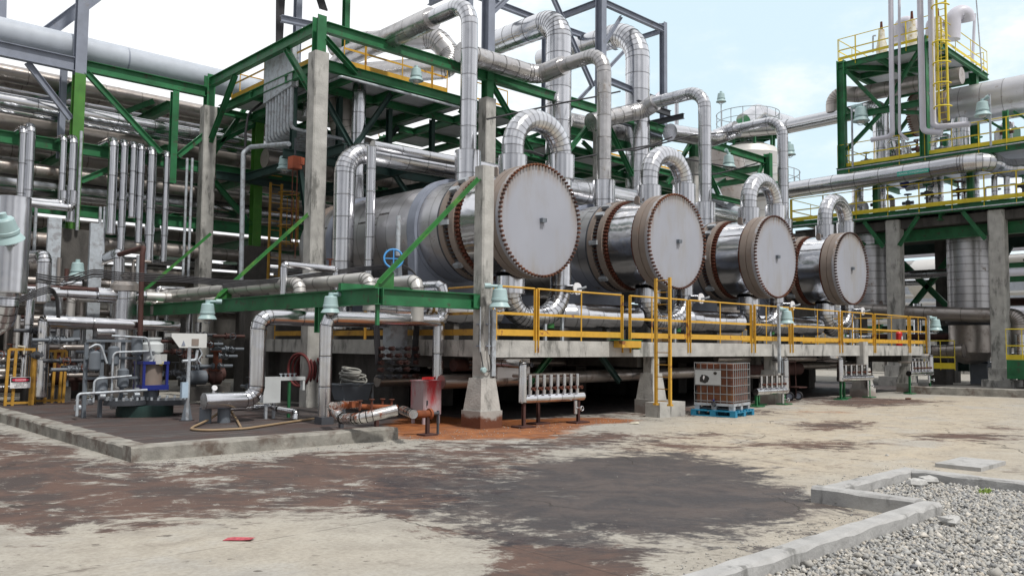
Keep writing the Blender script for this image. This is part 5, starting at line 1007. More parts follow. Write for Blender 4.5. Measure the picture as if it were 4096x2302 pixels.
pipe('square bent silver pipe standing over the low green beam', [(sq.x, 16.4, zt - .1), (sq.x, 16.4, sq.z), (s1.x, 16.4, sq.z - .02), (s1.x, 16.4, 2.6)], .078, .06, n=18, clad=.6, gore=1, mat='alu')
MB().cyl((s1.x - .15, 16.4, sq.z + .05), (s1.x - .15, 16.4, sq.z + .2), .03, 8).torus((s1.x - .15, 16.4, sq.z + .2), Z3, .08, .01, 14, 5).build('hand_valve', 'rust', None, 'small rusty hand valve on top of the square bent silver pipe', 'valve')
# three pale pipes lying above the low beam
pipe('white pipe lying on the low green beam, left of three', [(8.95, 24.5, 2.93), (8.95, 16.1, 2.93), (8.95, 16.1, 2.2)], .13, .22, n=22, clad=.7, gore=4, mat='alu_white', group=None)
pipe('white pipe lying on the low green beam, middle of three', [(9.45, 23, 2.96), (9.45, 14.2, 2.96), (9.45, 14.2, 2.3)], .13, .2, n=22, clad=.6, gore=4, mat='alu_white')
pipe('white pipe lying on the low green beam, right of three, turning down behind it', [(10.35, 20, 2.94), (10.35, 13.8, 2.94), (10.35, 13.8, 2.1)], .13, .17, n=22, clad=.6, gore=2, mat='alu_white')
MB().span((8.6, 13.9, 2.665), (10.6, 14.0, 2.80)).build('pipe_rest', 'steel_green', None, 'green cross bar under the white pipes on the low beam', 'bar')
# long silver pipe at left with its leg
a = A(112, 806, Y=22.2); b_ = A(450, 821, Y=22.0)
pipe('long bright pipe crossing in front of the separator vessel, with a leg at left', [(a.x, 22.2, .3), (a.x, 22.2, a.z), (b_.x, 22.0, b_.z)], 0.135, .02, n=22, clad=1.1, gore=1, mat='alu_bright')
# near pipe at the left edge
q = A(22, 640, X=3.3)
MB().lathe([(0, .255), (1.55, .255)], A(22, 738, X=3.3) + V(0, 0, 0), Z3, 28, seam=True).build('pipe_jacket', 'alu', None, 'wide silver pipe jacket under the tilted lamp at the left edge', 'pipe jacket')
a = A(16, 740, X=3.3); pipe('curved silver pipe leaving the wide jacket at the left edge', [a + Z3 * .1, A(16, 800, X=3.3), A(-60, 850, X=3.3)], .17, .3, n=24, clad=.5, gore=5, mat='alu')
# separator vessel
VY = 22.9; vx = A(312, 800, Y=VY).x; vt = A(312, 702, Y=VY).z; vk = 1.16
vs = thing('separator_vessel', 'domed silver separator vessel behind the pump, with a short drum on its left side', 'vessel', (vx, VY, .3))
MB().lathe([(.3, .31), (vt - 1.1, .31), (vt - .52, .295), (vt - .32, .295)], (vx, VY, 0), Z3, 32, seam=True).build('body', 'alu', vs)
MB().lathe([(vt - .33, .30), (vt - .31, .375), (vt - .17, .37), (vt - .06, .26), (vt, .07)], (vx, VY, 0), Z3, 32).cyl((vx, VY, vt - .02), (vx, VY, vt + .16), .07, 12).cyl((vx, VY, vt + .06), (vx, VY, vt + .1), .13, 14).build('head', 'alu_old', vs)
zz = A(265, 742, Y=VY).z; a = A(243, 742, Y=VY).x; MB().lathe([(0, .2), (vx - .24 - a, .2)], (a, VY, zz), V(1, 0, 0), 26, seam=True).build('side_drum', 'alu', vs)
MB().lathe([(0, .14), (.26, .14)], (vx + .26, VY, zz + .02), V(1, 0, 0), 20, seam=True).build('side_nozzle', 'alu', vs)
zz2 = A(265, 838, Y=VY).z; MB().lathe([(0, .18), (.5, .18)], (a, VY, zz2), V(1, 0, 0), 22, seam=True).build('lower_nozzle', 'alu', vs)
MB().box((vx, VY, .28), (1.0, .9, .3)).build('base_block', 'concrete_shaded', vs)
pipe('silver pipe running right from the separator vessel towards the low beam', [(vx + .5, VY, zz + .02), (vx + 2.6, VY, zz + .03)], .12, n=20, clad=.6, mat='alu_white')
pipe('bright pipe running left from the separator drum', [(a, VY, zz - .02), (a - 1.5, VY, zz), (a - 1.55, VY, .6)], .10, .1, n=18, clad=.7, mat='alu_bright')
pipe('brown rusty drain pipe bent over beside the separator vessel', px([(300, 640, 'Y', 23), (362, 622, 'Y', 21.8), (358, 640, 'Y', 21.8), (352, 860, 'Y', 21.8)]), .065, .05, n=10, mat='rust_pipe', clad=0)
pipe('silver pipe with a bent top rising behind the separator vessel', px([(255, 655, 'Y', 24.5), (300, 635, 'Y', 23.5), (299, 715, 'Y', 23.5)]), .14, .14, n=18, clad=.6, gore=3)
pipe('squat silver pipe with rounded top left of the cable ducts', px([(78, 648, 'Y', 23), (112, 645, 'Y', 22), (108, 760, 'Y', 22)]), .16, .16, n=18, clad=.6, gore=4)
# tangle of small pipes between the rack and the pump area
tr = random.Random(5); wr = ['low', 'dim', 'slim', 'short', 'narrow', 'plain', 'stained', 'dull', 'scuffed', 'greyish', 'silvery', 'worn']
for k in range(60):
    y_ = tr.uniform(23.4, 25.6); z_ = tr.choice([.5, .8, 1.1, 1.4, 1.7, 2.0, 2.2, 2.45, 2.7, 3.0, 3.2]) + tr.uniform(-.08, .08); xa = tr.uniform(-.5, 6.8); ln = tr.uniform(.8, 3.2); r = tr.choice([.05, .06, .08, .1, .12])
    pts = [(xa, y_, z_), (xa + ln, y_, z_)]
    if tr.random() < .6: pts.append((xa + ln, y_, max(.3, z_ + tr.choice([-1.2, -.9, .8, 1.1]))))
    if tr.random() < .3: pts.insert(0, (xa, y_ + .1, max(.3, z_ - 1.0)))
    pipe('%s pipe in the tangle behind the pump, %s' % (wr[k % 12], ['low', 'knee high', 'waist high', 'head high', 'above head height'][min(4, int(z_ / .75))]), pts, r, r * 1.2, n=14, clad=.7, gore=3, mat=tr.choice(['alu', 'alu_white', 'alu_old', 'alu_old', 'rust_pipe']), group='small pipes in the tangle behind the pump')
for k in range(26):
    y_ = tr.uniform(23.2, 25.6); x_ = tr.uniform(0.3, 10.6); z0, z1 = tr.uniform(.2, 1.0), tr.uniform(2.0, 4.2); r = tr.choice([.04, .06, .08, .1])
    pipe('%s upright pipe in the tangle, %s behind the pump' % (wr[k % 12], ['far left', 'left', 'straight', 'right', 'far right'][min(4, int(x_ / 2.2))]), [(x_, y_, z0), (x_, y_, z1)] + ([(x_ + .5, y_, z1)] if tr.random() < .5 else []), r, r * 1.3, n=14, clad=.7, gore=3, mat=tr.choice(['alu', 'alu', 'alu_old', 'galv']) , group='upright pipes in the tangle behind the pump')
for k, (x_, y_, h_) in enumerate(((3.6, 23.5, 1.5), (5.6, 23.0, 1.4), (7.6, 23.3, 1.6), (5.0, 24.6, 2.2), (9.4, 22.8, 1.5), (6.7, 24.2, 1.9))):
    m = MB().box((x_, y_, h_), (.45, .25, .5)).bar((x_, y_, .2), (x_, y_, h_ - .2), .06).build('junction_box', 'pump_grey' if k % 2 else 'concrete_shaded', None, 'dim junction box on a post in the tangle, %s from the left' % ['first', 'second', 'third', 'fourth', 'fifth', 'sixth'][k], 'junction box', 'junction boxes in the tangle')
# dark pumps and blocks deep behind
for k, (x_, y_) in enumerate(((4.4, 24.6), (6.0, 23.4), (8.2, 23.4), (9.3, 21.6), (10.3, 23.6))):
    t_ = thing('pump', 'dark pump set on a plinth deep in the shade, %s from the left' % ORD[k], 'pump', (x_, y_, .1), 'dark pumps in the shade')
    MB().box((x_, y_, .3), (1.0, .6, .36)).build('plinth', 'concrete_shaded', t_); MB().lathe([(0, .12), (.02, .19), (.45, .19), (.5, .1)], (x_ - .45, y_, .72), V(1, 0, 0), 18).build('motor', 'pump_grey' if k % 2 else 'rust_pipe', t_); MB().lathe([(0, .08), (.1, .2), (.3, .2), (.36, .1)], (x_ + .1, y_, .72), V(1, 0, 0), 18).build('casing', 'rust_pipe', t_)
    MB().lathe([(0, .14), (.04, .14), (.05, .07), (.5, .07), (.5, .14), (.54, .14)], (x_ + .28, y_, .88), Z3, 14).build('nozzle', 'rust', t_)
vr = random.Random(31)
for k in range(34):
    x_ = vr.uniform(3.8, 10.6); y_ = vr.uniform(21.4, 23.2); z_ = vr.uniform(.35, 1.9)
    if abs(x_ - vx) < .75: x_ += 1.5; t_ = thing('gate_valve', '%s handwheel valve %s in the tangle behind the pump' % (vr.choice(['rusty', 'dark', 'small', 'grey', 'stained']), ('low down', 'at knee height', 'at chest height', 'above head height')[min(3, int(z_ / .7))]), 'valve', (x_, y_, z_), 'handwheel valves in the tangle')
    mt_ = vr.choice(['rust_pipe', 'pump_grey', 'steel_black', 'pump_grey']); ax_ = vr.choice([V(1, 0, 0), V(0, 1, 0)]); u_ = V(0, -1, 0) if ax_.x else V(0, 0, 1)
    MB().cyl(V(x_, y_, z_) - ax_ * .45, V(x_, y_, z_) + ax_ * .45, .045, 10).cyl(V(x_, y_, z_) - ax_ * .1, V(x_, y_, z_) - ax_ * .07, .09, 12).cyl(V(x_, y_, z_) + ax_ * .07, V(x_, y_, z_) + ax_ * .1, .09, 12).sphere((x_, y_, z_), .075, 10).build('body', mt_, t_)
    MB().cyl((x_, y_, z_), V(x_, y_, z_) + u_ * .26, .018, 8).torus(V(x_, y_, z_) + u_ * .26, u_, .085, .012, 16, 5).bar(V(x_, y_, z_) + u_ * .26 - ax_ * .08, V(x_, y_, z_) + u_ * .26 + ax_ * .08, .014).build('handwheel', 'steel_black' if k % 3 else 'rust', t_)
# vertical pump with motor
bp0 = A(378, 1003, Z=.45); X0, Y0 = bp0.x, bp0.y; pu = thing('vertical_pump', 'vertical pump with grey motor on a blue guarded stool beside the separator vessel', 'pump', (X0, Y0, PZ))
def zy(y): return A(380, y, Y=Y0).z
MB().lathe([(PZ, .55), (.34, .55)], (X0 - .1, Y0, 0), Z3, 30).build('base', 'steel_dark', pu)
for dx, dz, rr_ in ((-.42, .36, .40), (.42, .34, .46)):
    fl = MB().lathe([(dz, rr_), (dz + .05, rr_), (dz + .05, rr_ * .97), (dz + .10, rr_ * .97)], (X0 + dx - .12, Y0 - .1, 0), Z3, 30).build('flange', 'steel_black', pu); m = MB()
    for k in range(16): a = k * math.pi / 8; m.cyl((X0 + dx - .12 + math.cos(a) * rr_ * .86, Y0 - .1 + math.sin(a) * rr_ * .86, dz + .1), (X0 + dx - .12 + math.cos(a) * rr_ * .86, Y0 - .1 + math.sin(a) * rr_ * .86, dz + .16), .028, 6)
    m.build('bolt_circle', 'galv', fl)
zs0, zs1 = zy(968), zy(915); zm1 = zy(848)
st_ = MB().cyl((X0, Y0, .45), (X0, Y0, zs0), .14, 16).build('shaft_housing', 'pump_grey', pu)
m = MB(); 
for a in (0, 1, 2, 3): m.box((X0 + .235 * (1 if a in (0, 1) else -1), Y0 + .235 * (1 if a in (0, 3) else -1), (zs0 + zs1) / 2), (.05, .05, zs1 - zs0))
m.box((X0, Y0, zs1 + .03), (.54, .54, .06)).box((X0, Y0, zs0 - .04), (.54, .54, .10)).build('stool', 'blue', pu)
MB().cyl((X0, Y0, zs0), (X0, Y0, zs1), .215, 20).build('guard', 'grate_mesh' if 'grate_mesh' in MATS else 'flange', pu)
mt = MB().lathe([(zs1 + .06, .17), (zm1 - .32, .17), (zm1 - .3, .22), (zm1 - .14, .22), (zm1 - .1, .16), (zm1 - .05, .16), (zm1 - .045, .18), (zm1, .18)], (X0, Y0, 0), Z3, 26).build('motor', 'motor_grey', pu)
MB().box((X0 + .1, Y0 - .22, zm1 - .45), (.24, .14, .2), .7).build('terminal_box', 'white', mt); MB().tube([(X0 + .1, Y0 - .24, zm1 - .56), (X0 + .1, Y0 - .28, zs1 + .05)], .04, 0, 8).build('yellow_gland', 'yellow_lemon', mt)
# grey seal skid left of the pump
sk = thing('seal_skid', 'grey frame with small vessels, tubing and valves left of the vertical pump', 'seal skid', (X0 - 1.0, Y0 + .1, PZ))
for dx in (-1.25, -.95, -.55, -.25): MB().bar((X0 + dx, Y0 + .1, PZ), (X0 + dx, Y0 + .1, zy(850) - abs(dx) * .08), .07).build('upright', 'pump_grey', sk)
for z in (.9, 1.3, 1.65): MB().bar((X0 - 1.27, Y0 + .05, z), (X0 - .2, Y0 + .05, z), .05).build('cross_bar', 'pump_grey', sk)
for dx, z in ((-1.15, 1.05), (-.8, 1.15), (-.6, .7), (-1.0, .55), (-.35, 1.35)): MB().lathe([(0, .06), (.04, .11), (.36, .11), (.4, .05)], (X0 + dx, Y0 - .12, z), Z3, 14).build('pot', 'pump_grey', sk)
for k, pts in enumerate((((-1.3, 1.5), (-1.1, 1.62), (-.95, 1.2)), ((-.85, .5), (-.85, 1.42), (-.05, 1.45)), ((-.9, 1.75), (-.2, 1.72), (-.1, 1.3)), ((-1.2, .45), (-1.2, .9), (-.5, .95)))):
    MB().tube([(X0 + x, Y0 - .22 - .03 * k, z) for x, z in pts], .022, .1, 8).build('tubing', 'galv', sk)
for k in range(6): z = .35 + .1 * (k % 3); MB().cyl((X0 - 1.5 + .22 * k, Y0 - .2, z), (X0 - 1.4 + .22 * k, Y0 - .2, z), .06, 10).cyl((X0 - 1.45 + .22 * k, Y0 - .2, z), (X0 - 1.45 + .22 * k, Y0 - .2, z + .14), .012, 6).cyl((X0 - 1.45 + .22 * k, Y0 - .2, z + .135), (X0 - 1.45 + .22 * k, Y0 - .2, z + .15), .05, 12).build('valve', 'galv', sk)
pipe('low grey bent tube in front of the seal skid', [(X0 - 1.5, Y0 - .35, .2), (X0 - 1.5, Y0 - .35, .62), (X0 - .2, Y0 - .35, .66)], .028, .06, n=8, mat='galv', clad=0, name='tube', cat='tube')
# instrument stand
s0 = A(470, 1057, Z=PZ); sx, sy = s0.x, s0.y
def zs(y): return A(470, y, Y=sy).z
ins = thing('instrument_stand', 'grey post stand carrying a cream sunshade box and a small blue switch', 'instrument stand', s0)
MB().lathe([(0, .02), (.001, .15), (.015, .15)], (sx, sy, PZ), Z3, 4).build('base_plate', 'steel_black', ins)
MB().prism([(sx - .11, sy, PZ + .01), (sx + .11, sy, PZ + .01), (sx + .03, sy, PZ + .4), (sx - .03, sy, PZ + .4)], (0, .02, 0)).build('gusset', 'pump_grey', ins)
MB().cyl((sx, sy, PZ), (sx, sy, zs(872)), .036, 12).build('post', 'galv', ins)
zl, zh = zs(874), zs(838); hxl, hxr = A(430, 860, Y=sy).x, A(519, 860, Y=sy).x
w3 = .32; m = MB(); m.prism([(hxl, sy - .02, zh), (hxr, sy - .02, zh), (hxr, sy - .02, zl), (hxl + .16, sy - .02, zl), (hxl, sy - .02, zh - .07)], (0, .012, 0)); m.span((hxl, sy - .005, zh - .012), (hxr, sy + w3, zh)); m.span((hxr - .012, sy - .005, zl), (hxr, sy + w3, zh - .014)); m.span((hxl, sy + .04, zh - .07), (hxl + .012, sy + w3, zh - .014))
m.build('sunshade', 'valve_cream' if 'valve_cream' in MATS else 'white', ins)
MB().box((sx + .1, sy - .028, (zl + zh) / 2 - .03), (.14, .006, .13)).build('plate', 'flange', ins); MB().prism([(sx - .17, sy - .026, zl + .04), (sx - .09, sy - .026, zl + .04), (sx - .13, sy - .026, zl + .14)], (0, -.004, 0)).build('mark', 'steel_grey', ins)
MB().box((sx - .08, sy - .02, zs(980)), (.12, .09, .3)).build('switch_box', 'pale_blue', ins)
MB().tube([(sx - .13, sy, zs(908)), (sx + .14, sy, zs(905)), (sx + .16, sy, zs(880))], .03, .05, 8).tube([(sx + .2, sy, zs(875)), (sx + .26, sy, zs(890)), (sx + .18, sy, zs(905)), (sx + .24, sy, zs(915))], .014, .05, 6).build('tubing', 'galv', ins)
# yellow gates with danger sign
gr_ = A(30, 1022, Z=PZ)
def gate(label, xs, yt, yb, lean=0.0, midbars=0):
    base = [A(x, yb + (x - xs[0]) * -.03, Z=PZ) for x in xs]; t_ = thing('barrier_frame', label, 'barrier', base[0], 'yellow tubular barriers'); h = A(xs[0], yt, Y=base[0].y).z; tops = [p + V(.03, 0, h - PZ) for p in base]
    for p, q in zip(base, tops): MB().bar(p, q, .06).build('post', 'yellow_old', t_)
    MB().bar(tops[0], tops[-1], .06).build('top_bar', 'yellow_old', t_); MB().bar(base[0] + Z3 * .06, base[-1] + Z3 * .06, .05).build('bottom_bar', 'yellow_old', t_)
    return t_, base, h
g1, gb1, gh = gate('left yellow barrier carrying the danger sign', (12, 30, 74, 80), 878, 1020)
g2, gb2, _ = gate('right yellow barrier with several upright bars', (86, 112, 130, 148, 158), 882, 1014)
rope = MB().tube([A(44, 870, Y=gb1[0].y - .05), A(62, 872, Y=gb1[0].y - .05), A(60, 890, Y=gb1[0].y - .05)], .022, .02, 8).build('cloth_knot', 'clothy', None, 'pale cloth knotted over the top of the left yellow barrier', 'cloth')
o = gb1[1] + V(.02, -.09, 0); s_a, s_b = A(25, 975, Y=o.y), A(76, 975, Y=o.y); szt = A(25, 948, Y=o.y).z; szb = A(25, 976, Y=o.y).z
sg_ = MB().span((s_a.x, o.y, szb), (s_b.x, o.y + .012, szt)).build('danger_sign', 'sign_white', None, 'white danger sign with a red oval hanging on the left yellow barrier', 'sign')
def text(s, size, loc, mat, parent, name='lettering', rx=90, rz=0, ext=.001, sx_=1.0, align='CENTER'):
    cu = bpy.data.curves.new(name, 'FONT'); cu.body = s; cu.size = size; cu.extrude = ext; cu.align_x = align; cu.align_y = 'CENTER'
    to = bpy.data.objects.new('tmp', cu); COL.objects.link(to); dg_ = bpy.context.evaluated_depsgraph_get(); me = bpy.data.meshes.new_from_object(to.evaluated_get(dg_)); bpy.data.objects.remove(to)
    R = Matrix.Rotation(math.radians(rz), 4, 'Z') @ Matrix.Rotation(math.radians(rx), 4, 'X'); me.transform(Matrix.Translation(Vector(loc)) @ R @ Matrix.Diagonal((sx_, 1, 1, 1)))
    off = Vector((0, 0, 0)); p = parent
    while p: off += p.location; p = p.parent
    me.transform(Matrix.Translation(-off)); me.materials.clear(); me.materials.append(MATS[mat]); ob = bpy.data.objects.new(name, me); COL.objects.link(ob); ob.parent = parent; return ob
cx_, W_ = (s_a.x + s_b.x) / 2, s_b.x - s_a.x; H_ = szt - szb
pts = [(cx_ + W_ * .43 * math.cos(a * math.pi / 12), o.y - .001, szt - H_ * .26 + H_ * .15 * math.sin(a * math.pi / 12)) for a in range(24)]
MB().span((s_a.x + W_ * .03, o.y - .002, szt - H_ * .47), (s_b.x - W_ * .03, o.y - .0005, szt - H_ * .04)).build('black_field', 'sign_black', sg_)
MB().prism([(p[0], o.y - .003, p[2]) for p in pts], (0, -.002, 0)).build('red_oval', 'sign_red', sg_)
text('DANGER', H_ * .2, (cx_, o.y - .007, szt - H_ * .27), 'sign_white', sg_, sx_=1.1)
for k, s in enumerate(('CONFINED SPACE', 'ENTER BY', 'PERMIT ONLY')): text(s, H_ * .155, (cx_, o.y - .003, szt - H_ * (.56 + .15 * k)), 'sign_black', sg_)
# low white pipes by the thick pipe, little pedestal valve, hose
zb_ = gb_.z
pipe('thin bright pipe running low beside the white panel box', [V(A(575, 1028, Z=.35).x, A(575, 1028, Z=.35).y, .35), V(A(690, 1020, Z=.35).x, A(690, 1020, Z=.35).y, .35)], .05, n=14, mat='alu_bright', clad=.5)
pipe('low bent pipe leaving the white panel box to the right', [A(668, 1015, Z=.36), A(700, 1028, Z=.33), A(745, 1035, Z=.30), A(742, 1055, Z=.15)], .055, .05, n=14, mat='alu', clad=.4, gore=2)
pb = A(693, 975, Y=15.6)
pbx = thing('panel_boxes', 'pale sheet metal panel box with a smaller frame left of the thick upright pipe', 'panel box', (pb.x, 15.6, PZ))
a, b_ = A(664, 948, Y=15.6), A(705, 1012, Y=15.6); MB().span((a.x, 15.6, b_.z), (b_.x, 15.75, a.z)).build('left_panel', 'motor_grey', pbx)
a2, b2 = A(705, 948, Y=15.6), A(768, 1005, Y=15.6); MB().span((a2.x, 15.62, a2.z - .07), (b2.x, 15.74, a2.z)).span((b2.x - .05, 15.63, b2.z + .2), (b2.x, 15.73, a2.z - .07)).build('top_rail', 'motor_grey', pbx)
for x_ in (a.x + .1, b_.x - .1, a2.x + .25): MB().bar((x_, 15.68, PZ), (x_, 15.68, a.z - .1), .05).build('leg', 'steel_green' if x_ > b_.x else 'galv', pbx)
for k in range(4): xk = a2.x + .06 + .1 * k; MB().cyl((xk, 15.68, a2.z), (xk, 15.68, a2.z + .05), .02, 8).torus((xk, 15.68, a2.z + .06), Z3, .035, .008, 10, 5).build('valve', 'galv', pbx)
vp = A(563, 1062, Z=PZ); vv_ = thing('drain_pot', 'grey valve pot on a small pedestal with a pressure gauge, beside the coiled hose', 'valve pot', vp)
MB().cyl(vp, vp + Z3 * .38, .12, 16).cyl(vp + Z3 * .38, vp + Z3 * .44, .07, 12).cyl(vp + V(-.32, .1, 0), vp + V(-.32, .1, .3), .11, 14).build('pot', 'pump_grey', vv_)
MB().cyl(vp + V(-.2, .05, .3), vp + V(-.2, .05, .62), .02, 8).lathe([(0, .05), (.04, .05)], vp + V(-.2, .03, .66), V(0, -1, 0), 16).build('gauge', 'sign_white', vv_)
MB().tube([A(561, 985, Y=vp.y - .1), A(566, 1018, Y=vp.y - .1), A(590, 1045, Z=.16), A(606, 1074, Z=.14)], .022, .2, 8).tube([A(570, 1022, Y=vp.y - .1), A(540, 1048, Z=.2), A(488, 1072, Z=.145), A(478, 1079, Z=.145), A(520, 1082, Z=.145), A(620, 1077, Z=.145), A(720, 1062, Z=.145), A(790, 1052, Z=.145)], .022, .3, 8).build('hose', 'hose', None, 'tan rubber hose looping across the work floor from the valve pot', 'hose')
# red cabinet
rc0 = A(1085, 1066, Z=0); hc = A(1085, 958, Y=rc0.y).z
cab = thing('red_cabinet', 'faded red metal fire cabinet on short legs left of the concrete column footing', 'cabinet', (rc0.x, rc0.y, 0)); cw = .46
MB().box((rc0.x + .02, rc0.y + .22, hc / 2 + .09), (cw, .44, hc - .2)).build('body', 'red', cab)
MB().box((rc0.x + .02, rc0.y + .22, hc), (cw + .04, .48, .03)).build('roof', 'red', cab)
MB().box((rc0.x + .02, rc0.y - .008, hc / 2 + .09), (cw - .06, .012, hc - .28)).build('door', 'red', cab)
MB().box((rc0.x - .14, rc0.y - .03, hc / 2), (.02, .03, .1)).build('handle', 'steel_black', cab)
for sx_, sy_ in ((-1, 0), (1, 0), (-1, 1), (1, 1)): MB().box((rc0.x + .02 + sx_ * .19, rc0.y + .04 + sy_ * .36, .09), (.05, .05, .18)).build('leg', 'red', cab)
MB().box((rc0.x + .05, rc0.y + .2, hc + .05), (.26, .14, .05), .4).build('glove_box', 'fire_red', None, 'small red and white packet lying on the red cabinet roof', 'packet')
# rusty pipes crossing the kerb
pr_ = [A(836, 1022, Z=.5), A(842, 1034, Z=.45), A(862, 1052, Z=.36), A(905, 1052, Z=.42), A(998, 1030, Z=.55)]
pipe('crumpled shiny pipe spotted with orange rust, bent low beside the thick upright pipe', pr_, .09, .25, n=20, clad=.35, gore=4, mat='alu_rust', wob=.02)
pipe('upper rusty silver pipe behind the crumpled one', [A(836, 1020, Z=.62), A(880, 1017, Z=.60), A(905, 1018, Z=.60)], .065, .2, n=18, clad=.4, mat='alu_rust', wob=.01)
vg = thing('rusty_valves', 'orange rusted line of small valves between the two low rusty pipes', 'valves', A(950, 1026, Z=.5))
MB().cyl(A(900, 1022, Z=.55), A(1000, 1024, Z=.55), .045, 12).build('line', 'rust_orange', vg); MB().box(A(893, 1016, Z=.62), (.18, .1, .1)).build('block', 'rust_orange', vg)
for x_, y_ in ((905, 1018), (935, 1014), (962, 1013), (985, 1014)): c_ = A(x_, y_ + 8, Z=.56); MB().cyl(c_ - Z3 * .04, c_ + Z3 * .12, .02, 8).cyl(c_ + Z3 * .118, c_ + Z3 * .132, .048, 14).build('valve', 'rust', vg)
pipe('torn silver pipe stub showing orange pipe inside, left of the red cabinet legs', [A(1012, 1030, Z=.5), A(1026, 1035, Z=.5), A(1040, 1041, Z=.5)], .075, .2, n=18, clad=.3, mat='alu_rust', wob=.03)
rp = A(1075, 1094, Z=0); rs = thing('rusty_pipe_end', 'rust red pipe end on a post with a valve in front of the red cabinet', 'pipe end', rp); zc2 = A(1085, 1040, Y=rp.y).z
MB().cyl((rp.x - .3, rp.y + .1, zc2), (rp.x + .05, rp.y, zc2), .07, 14).cyl((rp.x + .02, rp.y, zc2), (rp.x + .07, rp.y, zc2), .10, 14).build('pipe', 'rust_orange', rs); MB().bar((rp.x, rp.y, 0), (rp.x, rp.y, zc2), .06).box((rp.x, rp.y, .015), (.3, .25, .03)).build('post', 'rust_pipe', rs)
MB().cyl((rp.x + .1, rp.y, zc2), (rp.x + .24, rp.y, zc2), .03, 8).bar((rp.x + .24, rp.y, 0), (rp.x + .24, rp.y, zc2 + .05), .035).build('valve_rod', 'steel_black', rs)
for k, (x_, y_, yt_) in enumerate(((858, 1076, 1010), (947, 1072, 1040))):
    c_ = A(x_, y_, Z=PZ if k == 0 else .05); MB().bar(c_, V(c_.x, c_.y, A(x_, yt_, Y=c_.y).z), .07).build('pipe_post', ('steel_black', 'rust_pipe')[k], None, ('black', 'rust brown')[k] + ' short post propping the crumpled rusty pipe', 'post', 'posts of the rusty pipes')
# trough with coiled hoses
t0 = A(898, 1005, Z=.35); tg = thing('hose_trough', 'grey trough on legs heaped with coiled grey hose', 'trough', (t0.x, t0.y, 0)); zt2 = A(898, 968, Y=t0.y).z
MB().prism([(t0.x - .42, t0.y, zt2), (t0.x + .42, t0.y, zt2), (t0.x + .3, t0.y, zt2 - .35), (t0.x - .3, t0.y, zt2 - .35)], (0, .5, 0)).span((t0.x - .5, t0.y - .02, zt2), (t0.x + .6, t0.y + .52, zt2 + .03)).build('tub', 'pump_grey', tg)
for dx in (-.3, .45): MB().bar((t0.x + dx, t0.y + .05, .0), (t0.x + dx, t0.y + .05, zt2), .04).build('leg', 'galv', tg)
m = MB(); hr = random.Random(2)
for k in range(9): m.torus((t0.x + hr.uniform(-.08, .1), t0.y + .25 + hr.uniform(-.05, .05), zt2 + .07 + .035 * k), (hr.uniform(-.35, .35), hr.uniform(-.35, .35), 1), .30 - .012 * k, .022, 20, 6)
m.build('hose_coil', 'hose_grey', None, 'heap of coiled grey hose lying in the trough', 'hose')
m = MB(); c_ = A(752, 930, Y=19.5)
for k in range(7): m.torus((c_.x + .1 * k, 19.5, c_.z), (1, .2, 0), .42 - .02 * (k % 3), .035, 22, 6)
m.build('red_hose_coil', 'hose_red', None, 'coil of dark red hose hanging deep in the shade', 'hose')
# handwheel valve, dark valve cluster with hoses
hv = A(990, 650, Y=14.6); hb_ = thing('handwheel_valve', 'valve with a light blue handwheel between the sloping green brace and the shell', 'valve', hv)
MB().torus(hv, (-.5, -.85, .1), .20, .022, 26, 8).bar(hv + V(-.18, .1, 0), hv + V(.18, -.1, 0), .02).bar(hv - Z3 * .19, hv + Z3 * .19, .02).build('handwheel', 'valve_blue', hb_)
MB().cyl(hv + V(.18, .1, .08), hv + V(.18, .1, .95), .05, 10).build('stem_cover', 'galv', hb_); MB().prism([hv + V(.02, .1, -.9), hv + V(.36, .1, -.9), hv + V(.28, .1, -.05), hv + V(.10, .1, -.05)], (0, .12, 0)).build('yoke', 'pump_grey', hb_)
cl = A(1000, 905, Y=15.0); vcl = thing('valve_cluster', 'dark cluster of small valves and black hoses hanging below the low green beam', 'valve cluster', cl)
cr2 = random.Random(8)
for i in range(5):
    for j in range(5):
        c_ = cl + V(-.45 + i * .22 + cr2.uniform(-.04, .04), 0, -.35 + j * .15); m = MB().cyl(c_, c_ + V(0, -.1, 0), .045, 8); m.torus(c_ + V(0, -.13, 0), (0, 1, 0), .045, .009, 10, 5); m.build('valve', cr2.choice(['rust_pipe', 'steel_black', 'rust_pipe']), vcl)
for j in range(5): MB().cyl(cl + V(-.55, .03, -.35 + j * .15), cl + V(.55, .03, -.35 + j * .15), .018, 6).build('bar', 'steel_black', vcl)
for k in range(8):
    x_ = -.55 + k * .035 if k < 4 else .35 + k * .035 - .1; MB().tube([cl + V(x_ * .6, .1, 1.35), cl + V(x_ * 1.15, 0, .8), cl + V(x_, 0, -.1)], .022, .3, 6).build('hose', 'rubber', vcl)
MB().span((cl.x - .05, 15.2, 1.3), (cl.x + .4, 15.5, 2.3)).build('steel_box', 'galv', None, 'galvanised square duct behind the dark valve cluster', 'duct')
